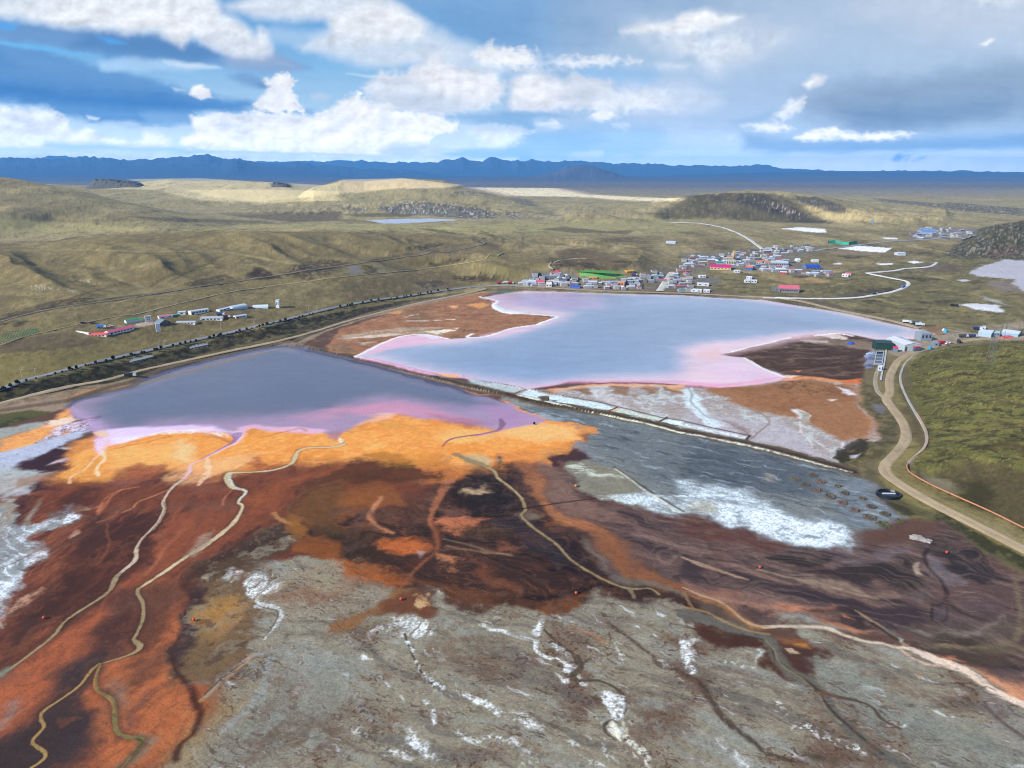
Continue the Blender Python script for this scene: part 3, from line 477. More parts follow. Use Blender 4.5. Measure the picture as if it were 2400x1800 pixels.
P('R5', [180,1080, 220,1000, 260,960, 280,1000, 240,1080, 230,1180, 270,1220, 160,1240, 0,1220, 0,1200, 180,1190], (156,90,54), 2.5, 1, .8); P('R5', [200,1080, 240,1040, 250,1060, 220,1120], (196,160,130), 1.5, .8, .7)
P('R5', [230,1220, 360,1230, 300,1240, 200,1245], (196,110,54), 1.5, .8, .8)
P('R5', [360,1320, 430,1270, 540,1250, 550,1340, 500,1400, 380,1400], (164,88,38), 3, 1.3, .9); P('R5', [460,1350, 500,1345, 530,1370, 500,1420], (150,160,160), 1, .6)
P('R5', [0,1400, 100,1380, 300,1450, 360,1540, 300,1580, 0,1530], (150,88,40), 3, 1.6, .8, ('SM', -.3, .2)); P('R5', [90,1400, 160,1390, 160,1420, 100,1420], (190,160,140), 1.5, 1.2, .8, ('N3', -.3, .2))
P('R5', [600,1400, 780,1420, 760,1470, 620,1450], (190,120,76), 2.5, 1.6, .8, ('SR2', -.4, .1)); P('R5', [1020,1320, 1200,1350, 1140,1380, 1020,1360], (138,84,56), 2.5, 1.6, .8)
P('R5', [840,1400, 1000,1480, 1120,1640, 1040,1640, 900,1500], (138,78,44), 4, 1.5, .6); P('R5', [0,1260, 200,1240, 300,1400, 200,1440, 0,1380], (74,56,36), 5, 1.5, .8); P('R5', [700,1200, 1080,1220, 1040,1280, 760,1270], (84,62,38), 4, 1.2, .7)
P('B2', [400,400, 800,480, 1100,560, 1300,560, 1600,520, 1500,640, 1300,690, 1060,640, 930,630, 760,580, 560,490], (110,66,34), 4, 1.2, .8); P('B2', [1100,620, 1300,600, 1500,560, 1640,600, 1540,640, 1350,690, 1200,650], (128,74,36), 3, 1, .8)
P('B2', [930,570, 1200,540, 1600,480, 1500,560, 1300,600, 1100,640], (66,42,32), 4, 1, .7); P('B2', [1100,620, 1300,610, 1260,640, 1120,640], (66,44,28), 2, 1, .8)
L('R5', [560,1160, 620,1230, 600,1320, 520,1400, 380,1520, 360,1600], (98,54,36), 3, 2, .5, .7); L('R5', [700,910, 640,1000, 600,1080, 570,1180], (170,106,70), [3.5, 1.2], 1.5, .5, .8)
L('R5', [660,1280, 800,1310, 1000,1370, 1180,1390, 1260,1390], (126,104,76), .9, 1, .4, .8); L('R5', [660,1290, 1000,1440, 1300,1540, 1500,1560], (70,46,40), 1.5, 2, .6, .6)
L('B2', [1130,280, 1250,290, 1350,370, 1650,430, 1750,470], (46,26,26), 2, 1.5, .5, .8); L('B2', [1160,555, 1400,550, 1650,480, 1760,470], (40,22,22), 2, 1.5, .5, .8)
P('R5', [1550,1280, 1620,1320, 1700,1380, 1780,1500, 1700,1480, 1640,1400, 1560,1320], (120,108,96), 4, 1, .8); P('R5', [1740,1440, 1830,1480, 1880,1520, 1990,1560, 1860,1580, 1760,1530], (88,74,72), 4, 1, .8)
P('R5', [1120,1100, 1180,1090, 1300,1130, 1260,1160, 1160,1150], (136,120,96), 2.5, 1.2, .7)
# orange-brown tongue right of the dark pool
P('R5', [1190,790, 1280,780, 1300,880, 1320,1000, 1400,1080, 1560,1140, 1700,1180, 1740,1260, 1860,1300, 2000,1500, 2212,1560, 2212,1659, 1950,1560, 1780,1450, 1700,1330, 1560,1240, 1440,1190, 1330,1080, 1240,960, 1180,870], (150,92,58), 4, 1.3)
P('R5', [1210,900, 1290,880, 1330,1000, 1460,1100, 1640,1160, 1740,1260, 1600,1240, 1440,1180, 1330,1080], (176,110,64), 3, 1.3, .7); P('R5', [1700,1300, 1800,1320, 2000,1480, 2180,1560, 2212,1640, 1990,1560, 1780,1430], (136,84,50), 4, 1.3, .7)
# mauve brown flats, right
MB = K('R5', 1290,790, 1380,800, 1560,950, 1700,1010, 2212,1130) + K('R6', 0,1130, 400,1200, 700,1320, 940,1345, 1340,1310, 1600,1280, 1700,1180, 1960,1380, 2212,1520) + K('D', 2700,1500, 2700,1750, 2212,1515, 2100,1440, 1980,1400, 1860,1360, 1760,1355, 1650,1340, 1560,1290, 1500,1270) + K('R5', 2000,1480, 1860,1300, 1740,1230, 1560,1130, 1400,1050, 1320,950)
P(None, toW(MB), (102,78,72), 7, 1.4, 1, world=True)
P(None, toW(MB), (66,54,54), 4, 1, .8, [('SR', -.0, -.3)], world=True); P(None, toW(MB), (136,104,92), 4, 1, .7, [('SR', .08, .35)], world=True); P(None, toW(MB), (146,118,104), 4, 1, .45, [('SR2', .15, .45)], world=True)
P('R6', [0,1130, 400,1200, 700,1320, 600,1380, 400,1340, 0,1260], (104,64,52), 4, 1.5, .8); P('R5', [1500,980, 1700,1010, 2212,1140, 2212,1200, 1800,1080, 1560,1040], (96,62,54), 4, 1.3, .7)
P('R5', [1290,800, 1380,850, 1500,1000, 1700,1080, 1900,1200, 1700,1160, 1480,1090, 1340,1000], (134,100,84), 4, 1.3, .8)
P('B3', [530,300, 600,275, 800,290, 960,300, 900,350, 640,330], (54,46,44), 2.5, .8, .95); P('B3', [900,380, 1060,340, 1290,310, 1480,330, 1560,420, 1540,480, 1400,520, 1300,460, 1160,460, 1040,430], (56,48,46), 4, 1, .9)
P('B3', [960,310, 1200,250, 1500,230, 1560,280, 1300,300, 1100,330, 940,360], (112,98,100), 2.5, 1.2, .8, ('SH', -.3, .3))
P('B3', [0,290, 300,370, 500,470, 800,470, 960,530, 1150,590, 1480,620, 1600,720, 1500,780, 1250,740, 1060,640, 900,570, 560,530, 300,480, 0,420], (64,52,56), 3, 1, .8)
P('B3', [560,350, 760,380, 1000,440, 1200,520, 1400,540, 1200,560, 960,510, 740,440], (150,128,106), 2, 1, .7, ('SR', -.4, .2)); L('B3', [0,300, 200,370, 420,440], (176,142,112), [1, 1.6, .6], 1, .3, .8); L('B3', [510,380, 700,425, 900,460, 1100,530, 1250,550], (150,126,102), 1.1, 1.2, .4, .8)
P('B3', [1560,240, 1640,200, 1900,230, 2000,330, 2040,400, 1900,450, 1760,420, 1700,330], (54,48,50), 4, 1.5, .9, ('N1', -.7, -.1)); P('B3', [1560,300, 1620,280, 1780,420, 1820,480, 1740,470, 1640,400], (116,104,108), 3, 1, .8)
L('B3', [1640,200, 1570,270, 1580,340, 1680,440, 1710,520, 1700,580, 1640,610], (52,40,40), 1.0, 1, .3, .8); P('B3', [1620,600, 1720,610, 1710,700, 1640,715, 1610,680], (84,74,78), 1.5, .4, .8); L('B3', [1620,600, 1615,690, 1660,718, 1710,690, 1715,610], (50,40,42), .6, .7, .1, .8)
P('B3', [1720,560, 2100,600, 2190,700, 2180,800, 1900,820, 1700,740], (98,80,80), 5, 1.5, .7); P('B3', [1500,780, 1740,740, 1960,740, 2212,700, 2212,800, 1900,830, 1600,860], (98,86,70), 4, 1.5, .7)
P('B3', [1400,740, 1600,780, 1900,760, 2100,680, 1900,790, 1600,810], (140,124,112), 2, 1, .6); P('B3', [1540,860, 1700,840, 2212,860, 2212,900, 1900,900], (110,96,68), 3, 1, .7); P('B3', [1640,790, 1860,800, 1860,860, 1700,860], (70,56,42), 4, 1.5, .8); P('B3', [1500,880, 1900,890, 2212,930, 2212,1010, 1850,1010, 1640,930], (88,70,56), 4, 1.5, .8)
L('B3', [2150,420, 2160,520, 2200,640, 2190,780, 2100,850, 1850,870, 1650,860], (120,104,78), 1.3, 1.2, .4, .8); L('B3', [1720,580, 1800,650, 1960,700], (74,58,46), 1.5, 1.5, .4, .8)
P('B3', [1500,350, 1530,330, 1550,380, 1570,400, 1520,400], (170,150,128), 1, .5, .8); P('B3', [1600,420, 1620,560, 1480,600, 1450,520, 1560,480], (88,78,78), 3, 1, .5)
# salmon tongue and stream margins
P('B3', [0,520, 200,520, 500,580, 700,600, 900,640, 1020,660, 1100,690, 900,680, 850,680, 620,680, 540,650, 400,600, 200,560], (158,112,92), 3, 1.2, .9); P('B3', [0,420, 60,470, 200,500, 500,560, 300,540, 0,520], (150,104,84), 3, 1.2, .8); P('B3', [600,660, 740,680, 860,690, 1000,730, 1150,760, 1000,760, 800,720, 640,710], (146,146,134), 3, 1, .9)
P('B3', [620,600, 860,620, 960,600, 940,640, 820,660, 660,650], (184,122,88), 2, 1, .8); P('B3', [760,640, 960,610, 1150,650, 1220,740, 1100,720, 960,670, 820,660], (62,48,48), 2.5, 1.2, .85)
P('B3', [860,680, 1100,740, 1200,760, 1100,770, 920,720], (176,110,70), 1.5, 1, .8); P('B3', [1010,650, 1110,690, 1040,670], (190,116,80), 1, .7, .9)
P('B3', [1800,1010, 1900,1040, 2212,1130, 2700,1300, 2700,1500, 2212,1250, 2100,1200, 1960,1110], (198,136,98), 4, 1, .95); P('B3', [1600,900, 1750,920, 1800,965, 1700,940], (190,120,80), 1.5, 1, .8); P('B3', [2000,1040, 2212,1060, 2212,1120, 2060,1090], (96,80,80), 3, 1, .8)
P('B3', [0,530, 100,550, 330,600, 460,700, 560,740, 460,750, 340,680, 200,600], (172,112,60), 2, 1, .8); P('B3', [100,590, 200,580, 360,650, 420,710, 300,700, 120,640], (96,80,68), 2.5, 1, .8); P('B3', [390,600, 560,640, 600,700, 480,690], (84,64,58), 3, 1, .8)
# ---- grey flats, foreground
GF = K('B1', 1300,1210, 1500,1000, 1640,920, 1520,760, 1560,540, 1580,400, 1700,300, 1960,300, 2212,330) + K('B2', 0,450, 250,490, 370,480, 250,610, 100,740, 250,640, 400,660, 480,700, 600,650, 560,500, 620,500, 760,590, 930,660, 1060,620, 1300,680, 1540,645, 1680,510, 1900,580, 2160,640) + \
    K('B3', 0,740, 80,730, 200,880, 380,870, 500,900, 540,1010, 720,1075, 830,1080, 860,980, 900,890, 800,820, 700,770, 900,750, 1200,850, 1400,880, 1600,950, 1780,1010, 1960,1120, 2212,1270) + K('D', 2700,1780, 2700,2300, 350,2300) + K('B1', 1150,1659, 1290,1400)
P(None, toW(GF), (140,131,110), 3, 1.8, 1, world=True)
P(None, toW(GF), (112,84,64), 4, 1, .75, [('N1', .02, .35)], world=True); P(None, toW(GF), (140,142,134), 4, 1, .6, [('SR', .0, .35)], world=True); P(None, toW(GF), (100,94,88), 4, 1, .6, [('SR', -.05, -.35)], world=True)
P(None, toW(GF), (88,60,46), 4, 1, .8, [('N3', .12, .35), ('N1', -.1, .15)], world=True); P(None, toW(GF), (186,192,192), 3, 1, .8, [('SR2', .27, .4), ('N2', -.1, .2)], world=True)
P('B1', [1250,1659, 1300,1400, 1480,1380, 1700,1100, 2212,950, 2212,1300, 1700,1659], (128,128,116), 8, 1.5, .6)
P('B1', [1700,1350, 1900,1300, 2212,1350, 2212,1659, 1700,1600, 1500,1450], (104,78,60), 8, 2, .7, ('N2', -.3, .1)); P('B1', [1740,1060, 1950,1020, 2080,1150, 1980,1260, 1760,1250], (120,90,72), 6, 2, .7, ('N2', -.3, .1))
P('B2', [1500,1200, 2212,1250, 2212,1500, 1900,1500, 1850,1350], (106,78,60), 6, 2, .7, ('N2', -.4, .1)); P('B2', [550,800, 850,780, 1050,830, 1060,1100, 850,1080, 600,950], (112,88,68), 6, 2, .6, ('N2', -.4, .1)); P('B3', [100,920, 400,1000, 700,1120, 900,1250, 700,1300, 300,1200, 100,1100], (108,90,78), 6, 2, .6, ('SR2', -.3, .2))
P('B3', [850,960, 1100,1000, 1300,1100, 1400,1250, 1900,1400, 2212,1659, 1700,1659, 1300,1400, 1000,1250, 860,1150], (126,130,120), 6, 2, .7); P('B3', [1080,950, 1200,960, 1300,1080, 1600,1180, 1900,1300, 1700,1280, 1400,1180, 1150,1040], (118,92,74), 3, 1.5, .6, ('SR2', -.4, .1))
P('B3', [1900,1150, 2060,1180, 2212,1280, 2212,1659, 2100,1500, 1960,1280], (128,130,132), 6, 1.5, .5); P('B3', [1500,1040, 1560,1060, 1540,1080], (206,164,106), 1, .5, .8); P('B3', [920,1480, 1300,1560, 1500,1659, 900,1659], (104,74,58), 5, 1.5, .6)
P('B3', [800,1545, 1000,1600, 1060,1640, 900,1640], (70,64,40), 2, 1, .7)
# ochre/purple patch between red flats and grey flats
P('B1', [1190,440, 1280,370, 1450,260, 1600,180, 1850,60, 1940,150, 1900,220, 1700,300, 1580,380, 1560,560, 1640,700, 1620,900, 1400,1090, 1300,1200, 1230,1150, 1160,1050, 1130,960, 1180,760, 1240,640, 1250,560], (120,94,64), 4, 2.4)
P('B1', [1190,440, 1280,370, 1450,260, 1600,180, 1850,60, 1900,140, 1700,240, 1400,360, 1300,470], (74,52,42), 3, 1.2, .8, ('SR2', -.5, .0)); P('B1', [1180,500, 1300,500, 1260,700, 1240,900, 1160,1000, 1130,950, 1190,760, 1240,600], (76,58,54), 4, 1.3, .9)
P('B1', [1280,580, 1500,520, 1560,660, 1480,720, 1350,780, 1280,900, 1250,780], (156,120,64), 5, 1.5, .8, ('SM', -.4, .1)); P('B1', [1640,240, 1880,140, 1920,190, 1700,290, 1620,290], (186,178,150), 1.5, 1.6, .9, ('N2', -.2, .15)); P('B1', [1270,450, 1390,380, 1400,420, 1330,465], (196,184,150), 1.2, 1.2, .8, ('N2', -.3, .1)); P('B1', [1480,380, 1570,350, 1560,400, 1490,460], (180,186,180), 1.2, 1.2, .8, ('N2', -.3, .1))
P('B1', [1150,1400, 1300,1200, 1500,1250, 1640,1160, 1480,1400, 1300,1659, 1100,1659], (150,122,76), 6, 1.6, .6); P('B1', [1280,1220, 1370,1180, 1400,1250, 1330,1400, 1280,1400], (146,92,60), 5, 1, .7)
L('B1', [1170,480, 1240,570, 1200,680, 1180,780, 1140,850, 1120,920, 1150,1030, 1210,1110, 1250,1250, 1280,1330, 1250,1430, 1180,1500, 1150,1600], (78,42,30), [2, 1, 1, .8, .8, 1.6, 1.6, 1, 1.5], 1.3, .5, .9); L('B1', [1850,20, 1700,80, 1500,250, 1300,350, 1190,460], (84,46,32), [4, 2], 3, 1, .7)
P('B1', [2140,1000, 1980,1080, 1700,980, 1740,900, 2000,900, 2140,940], (138,140,134), 5, 1.5, .5); L('B1', [1320,1200, 1500,1040, 1640,930, 1700,920], (150,152,150), 1.1, 1, .4, .8); L('B1', [1310,1190, 1480,1050, 1600,960], (70,54,46), .5, .6, .3, .8); L('B1', [1280,1230, 1500,1060, 1640,930], (168,126,70), .7, .8, .4, .8)
L('B1', [1480,1390, 1650,1210, 1720,1080, 1740,960], (140,146,146), 1.6, 2, .6, .6)
# finer washes, left and centre
for q_, c_, a_ in (([280,400, 600,440, 900,430, 1300,360, 1500,320, 1900,380, 1500,500, 1000,520, 500,560, 100,520], (124,64,38), .6), ([430,600, 700,560, 640,760, 480,900, 250,1050, 150,1000, 300,760], (76,44,36), .7), ([720,560, 1000,520, 1150,480, 1250,560, 900,720, 600,900, 560,860, 700,700], (148,78,46), .7),
   ([1080,560, 1250,480, 1500,420, 1700,330, 1500,330, 1200,420, 1060,480], (150,80,42), .8), ([1500,330, 1700,290, 1900,400, 1700,430, 1500,420, 1300,480, 1250,460], (84,50,30), .75), ([1250,560, 1300,480, 1500,440, 1700,450, 1750,520, 1600,560, 1400,600, 1300,620], (142,82,36), .8), ([1350,640, 1500,620, 1700,640, 1850,640, 1700,760, 1500,760, 1400,700], (66,46,30), .8),
   ([1290,680, 1400,690, 1450,760, 1600,800, 1800,850, 1650,880, 1500,820, 1380,770, 1290,720], (170,92,34), .85), ([1640,690, 1760,650, 1840,680, 1820,740, 1700,750], (190,98,40), .85), ([1920,430, 2100,390, 2212,420, 2212,600, 2050,540, 1960,520], (44,34,34), .8), ([1980,460, 2080,440, 2100,470, 2000,480], (190,160,120), .8), ([1880,590, 2000,570, 2120,580, 2050,620, 1960,640, 1900,610], (194,112,70), .85),
   ([780,880, 830,880, 860,1000, 830,1200, 800,1250, 760,1150, 800,1000], (66,44,44), .8), ([850,1000, 1000,900, 1000,1040, 900,1120], (168,118,54), .7), ([840,840, 1000,720, 1240,630, 1290,700, 1050,800, 900,880], (70,46,36), .6), ([1060,900, 1400,760, 1700,900, 1500,1000, 1250,1020, 1210,980, 1150,950], (148,136,114), .6), ([1150,960, 1450,840, 1600,860, 1300,960], (140,98,66), .5), ([240,500, 330,440, 420,450, 360,540, 280,560], (80,44,34), .6),
   ([480,920, 560,880, 620,900, 600,1080, 560,1100, 440,1120, 470,1000], (88,54,44), .7), ([620,880, 760,860, 780,940, 700,1080, 640,1140, 610,1100, 640,960], (104,64,48), .6), ([400,300, 480,420, 300,420, 280,380], (204,136,54), .6), ([540,390, 640,340, 680,400, 600,430], (168,92,50), .7), ([1050,330, 1140,320, 1200,350, 1080,380], (176,94,48), .7)):
    P('X', q_, c_, 4, 1.8, a_)
P('X', [1640,280, 1900,320, 2000,380, 1800,340, 1560,340], (206,130,40), 5, 2, .6)
L('X', [1280,480, 1260,560, 1330,620, 1400,680, 1640,760, 1800,820, 2000,870], (58,38,28), .9, 1.2, .5, .7); L('X', [1650,490, 1610,540, 1600,580, 1640,620, 1700,640], (196,130,88), 1.3, 1.8, .6, .7); L('X', [1920,440, 1880,520, 1860,600, 1880,640, 1880,720, 1800,800, 1720,900], (168,94,56), 1.0, 1.4, .5, .6); L('X', [1180,560, 1220,595, 1280,605], (186,130,76), 1.2, 1.2, .4, .7); L('X', [420,560, 450,500, 520,460, 600,445], (190,112,70), .8, 1, .4, .7)
L('X', [1300,470, 1450,420, 1650,370, 1800,350], (96,60,34), .6, .8, .3, .6); L('X', [1270,520, 1340,450, 1500,400, 1700,360], (96,60,34), .6, .8, .3, .6); L('X', [1930,700, 2050,720, 2212,740], (150,118,84), .8, 1, .4, .7)
# drawn-out threads of sediment
OP_ = K('B1', 1190,440, 1280,370, 1450,260, 1600,180, 1850,60, 1940,150, 1900,220, 1700,300, 1580,380, 1560,560, 1640,700, 1620,900, 1400,1090, 1300,1200, 1230,1150, 1160,1050, 1130,960, 1180,760, 1240,640)
P(None, toW(OP_), (132,122,104), 5, 1.5, .6, [('SM', .0, .3)], world=True); P(None, toW(OP_), (74,58,52), 5, 1.5, .6, [('N2', .05, .35)], world=True)
RDW = toW(K('R4', *RED)); P(None, RDW, (72,48,42), 6, 1, 0.19, [('RV', .55, .95)], world=True); P(None, RDW, (128,72,46), 6, 1, .5, [('SM', .05, .4)], world=True); P(None, RDW, (112,78,62), 6, 1, .5, [('N1', .1, .5)], world=True)
P(None, toW(DK), (138,90,62), 4, 1, 0.19, [('RF', .68, .98)], world=True); P(None, toW(DK), (36,28,28), 4, 1, 0.23, [('RF2', .6, .98)], world=True); P(None, toW(DK), (168,112,72), 3, 1, 0.19, [('RF2', .82, 1.02), ('N1', -.1, .3)], world=True); P(None, toW(DK), (92,76,72), 4, 1, .45, [('SM', .1, .4)], world=True)
P(None, toW(MB), (158,132,114), 4, 1, 0.19, [('RF', .7, 1.0)], world=True); P(None, toW(MB), (54,44,46), 4, 1, 0.21, [('RF2', .62, 1.0)], world=True); P(None, toW(MB), (132,96,78), 4, 1, .35, [('N1', .1, .5)], world=True)
P('R5', [1190,790, 1280,780, 1300,880, 1320,1000, 1400,1080, 1560,1140, 1700,1180, 1740,1260, 1860,1300, 2000,1500, 2212,1560, 2212,1659, 1950,1560, 1780,1450, 1700,1330, 1560,1240, 1440,1190, 1330,1080, 1240,960, 1180,870], (112,78,56), 3, 1.3, .4, ('RF2', .45, .9))
P(None, toW(AP), (236,180,110), 4, 1, 0.19, [('RF', .75, 1.0)], world=True); P(None, toW(AP), (196,124,62), 4, 1, 0.15, [('RV2', .75, 1.0)], world=True)
P(None, toW(GF), (92,68,54), 4, 1, 0.21, [('RF2', .72, 1.0), ('N1', -.4, .1)], world=True); P(None, toW(GF), (168,166,154), 4, 1, 0.19, [('RF', .75, 1.0), ('N2', -.2, .3)], world=True)
# white salt veins in the grey flats
WH = (212,217,216)
P('B1', [1590,380, 1640,350, 1850,460, 1830,500, 1700,520, 1650,560, 1690,610, 1600,560, 1575,500], WH, 1.5, 1.6, .95, ('SV2', -.3, .05)); P('B1', [1600,480, 1640,470, 1620,540, 1680,600, 1640,610, 1580,530], WH, 1, .8, .9)
L('B1', [1660,610, 1760,615, 1820,650, 1815,700, 1760,770, 1710,830], (190,196,196), [1.8, 1.2, 1.0, .5], .7, .3, .9); L('B1', [1640,590, 1700,620, 1790,640, 1800,690, 1740,780], (84,62,50), .35, .4, .2, .7)
P('B2', [330,680, 440,685, 560,740, 540,790, 430,800, 330,760], WH, 1.5, 1.7, .95, ('SV2', -.35, .0)); P('B2', [200,750, 330,740, 350,780, 220,790], WH, 2, 1.7, .7, ('N2', 0, .2)); L('B2', [410,790, 430,860, 490,980, 540,1060, 610,1130], (70,52,42), .45, .5, .2, .9); L('B2', [420,830, 470,930, 560,1080, 630,1130], WH, [1.2, .4, 1.8], 1, .6, .8, ('N3', -.2, .1))
P('B2', [930,700, 1000,720, 1110,800, 1050,815, 960,770], WH, 1.2, 1.5, .8, ('SR2', -.2, .1)); P('B2', [40,880, 160,870, 240,960, 100,960], WH, 1.5, 2, .7, ('N2', 0, .2)); P('B2', [1130,900, 1240,900, 1220,950, 1140,940], WH, 2, 1.5, .5, ('N2', -.1, .2))
L('B2', [1290,710, 1280,780], WH, 1.5, 1, .6, .8); L('B2', [1270,830, 1265,880, 1300,930, 1350,950], WH, .9, .6, .3, .9); L('B2', [1320,760, 1380,820, 1440,870, 1500,920, 1530,980], (78,62,48), .6, .5, .3, .9)
P('B2', [1340,940, 1400,930, 1500,960, 1550,1000, 1530,1040, 1440,1010, 1420,960], WH, 1, 1, 1, ('N2', -.6, -.1)); P('B2', [1370,1030, 1440,1060, 1500,1060, 1470,1090, 1430,1080], WH, .8, .8, 1); P('B2', [1530,1030, 1560,1020, 1600,1070, 1560,1090], (200,204,190), .8, .8, .9)
P('B2', [1360,820, 1420,850, 1450,910, 1400,890], WH, 1, 1, .9, ('N2', -.3, .1)); L('B2', [1530,930, 1555,1000, 1500,1060, 1560,1100, 1650,1090, 1760,1130, 1830,1200, 1835,1290, 1780,1340, 1700,1380, 1740,1440, 1850,1480, 1960,1560, 1990,1640], (84,72,56), [.8, 1.3, 1.6, .9, .7, .7, .7, .7, .7, .8, .7, .7, .7], .5, .15, .95)
P('B2', [1560,1100, 1640,1105, 1620,1125, 1570,1120], WH, .8, .6, .8); P('B2', [1690,1180, 1740,1170, 1820,1230, 1820,1310, 1740,1350, 1730,1280], WH, 1, 1, .95, ('N2', -.45, .0)); P('B2', [1710,1380, 1740,1350, 1800,1420, 1830,1470, 1780,1450], (210,206,186), .8, .6, .95)
P('B2', [1790,1400, 1830,1400, 1830,1440, 1800,1430], WH, 1, .6, .8); L('B2', [1850,1460, 1940,1530, 1980,1590, 1990,1659], (204,204,188), [1.2, 1.8, .9], .8, .4, .9, ('N3', -.6, .0)); P('B2', [1800,1330, 1880,1370, 1860,1460, 1800,1360], (196,190,160), 1.2, 1.2, .7, ('N3', -.1, .2)); P('B2', [1820,1480, 1900,1540, 1960,1600, 1900,1590, 1800,1500], (200,196,176), 1, 1.2, .7, ('N3', -.1, .2))
L('B2', [810,1190, 940,1240, 1050,1290], WH, [.8, 1.8, 1.0], .7, .6, .95); P('B2', [1050,1280, 1180,1300, 1320,1390, 1300,1430, 1150,1360], WH, 2, 1.8, .8, ('SR2', -.1, .12)); P('B2', [1080,1350, 1160,1360, 1260,1410, 1180,1400], WH, 1, 1, .9, ('N3', -.4, .1))
P('B2', [800,1440, 980,1460, 1080,1520, 1130,1600, 1000,1520, 840,1480], WH, 1.5, 1.6, .85, ('N3', -.25, .1)); P('B2', [1150,1600, 1240,1640, 1260,1659, 1180,1659], WH, 1.5, 1.5, .8, ('N3', -.2, .2)); P('B2', [400,1380, 450,1400, 540,1500, 640,1600, 560,1590, 460,1500], WH, 1.5, 1.4, .9, ('N2', -.35, .0)); P('B2', [280,1540, 420,1530, 430,1570, 300,1580], WH, 1.2, 1.6, .8, ('N3', -.2, .1))
L('B2', [540,1220, 590,1290, 615,1370], WH, .8, .8, .5, .8, ('N3', -.4, .0)); P('B2', [80,1440, 150,1430, 160,1500, 110,1520], WH, 1.5, 1.5, .7, ('N3', -.1, .2)); P('B2', [1660,1450, 1700,1480, 1730,1570, 1690,1540], WH, 1.3, 1.2, .8, ('N3', -.3, .1)); P('B2', [1410,1420, 1470,1440, 1520,1520, 1460,1520], WH, 1.5, 1.4, .7, ('N3', -.2, .2)); P('B2', [1540,1580, 1640,1610, 1740,1659, 1600,1640], WH, 1.3, 1.3, .7, ('N3', -.3, .1)); P('B2', [1760,880, 1790,930, 1800,1000, 1765,960], WH, 1.2, 1.2, .8, ('N3', -.3, .1))
P('B3', [0,820, 60,830, 160,830, 70,900, 60,950, 20,920], WH, 1.5, 1.6, .9, ('SV2', -.3, .0)); L('B3', [10,850, 20,960, 60,1030], WH, 1.6, 1, .5, .9); P('B3', [470,890, 510,900, 490,980], WH, 1.2, .8, .7); P('B3', [590,1240, 640,1220, 650,1290, 600,1300], WH, 1.5, 1.5, .8, ('N3', -.1, .2)); P('B3', [1360,1340, 1470,1390, 1420,1400], WH, 1.2, 1.2, .8, ('N3', -.2, .1)); P('B3', [1750,1140, 1820,1170, 1790,1180], WH, 1, .8, .7); P('B3', [240,1450, 300,1490, 480,1580, 460,1640, 360,1560], WH, 2, 1.6, .7, ('N2', -.2, .1)); P('B3', [2040,1610, 2150,1600, 2180,1620, 2080,1640], WH, 1.5, 1.5, .8, ('N3', -.2, .1)); L('B3', [700,1390, 820,1400, 960,1470, 1160,1530], WH, 1.5, 1.5, .8, .8, ('N3', 0, .2)); P('B3', [100,960, 300,960, 560,1010, 420,1020], (200,196,180), 2, 1.8, .6, ('N3', .1, .25))
# channel across the grey flats
P('B3', [100,730, 300,790, 480,810, 560,830, 600,900, 560,960, 700,1060, 820,1080, 720,1075, 540,1000, 500,890, 380,860, 200,860], (84,50,34), 2, 1.2, .9); P('B3', [610,850, 800,860, 900,900, 860,1000, 840,1060, 760,1050, 640,960], (84,54,44), 2.5, 1.4, .95); P('B3', [640,830, 780,830, 860,880, 760,900, 660,880], (140,88,50), 2.5, 1.2, .8); P('B3', [740,870, 800,860, 830,890], (190,130,50), 1.5, .7, .8)
P('B3', [650,905, 700,905, 770,945, 700,940], (190,164,130), .8, .8, .8)
L('R5', [1780,1530, 1900,1560, 2050,1580, 2212,1650], (110,104,90), [3, 2], 2, .6, .7); L('B3', [0,660, 200,700, 340,750, 480,790, 570,840, 600,920, 680,1020, 820,1100, 900,1180, 950,1280, 1060,1390, 1250,1530, 1450,1659], (102,98,88), [4, 4, 3.5, 3, 2.6, 3, 3.2, 2.6], 1.2, .4, .95)
L('B3', [200,790, 340,800, 500,820, 560,860, 610,960, 720,1040, 860,1140, 930,1250, 1060,1380, 1300,1560], (70,58,48), .7, .7, .3, .9); L('B3', [540,830, 590,900, 640,990, 760,1070, 880,1190, 930,1290, 1020,1370], (128,116,92), .6, .6, .3, .9); L('B3', [870,1160, 1000,1190, 1200,1250, 1310,1340, 1400,1400], (84,56,42), .9, .8, .5, .85)
L('B3', [0,1040, 100,1100, 160,1210, 240,1320, 400,1440, 560,1550, 800,1640], (80,62,50), [1.2, 1.4, 1.4, 1.2], 1, .6, .9, ('N3', -.7, -.1)); L('B2', [1730,720, 1900,850, 2010,940, 2060,990, 2212,1030], (90,66,54), 1.0, 1, .5, .85, ('N3', -.6, .0)); L('B2', [1490,740, 1640,790, 1700,850], (168,120,80), 1.0, 1, .5, .6); L('B3', [1960,1260, 2060,1350, 2212,1460], (92,70,60), 1.2, 1, .5, .7)
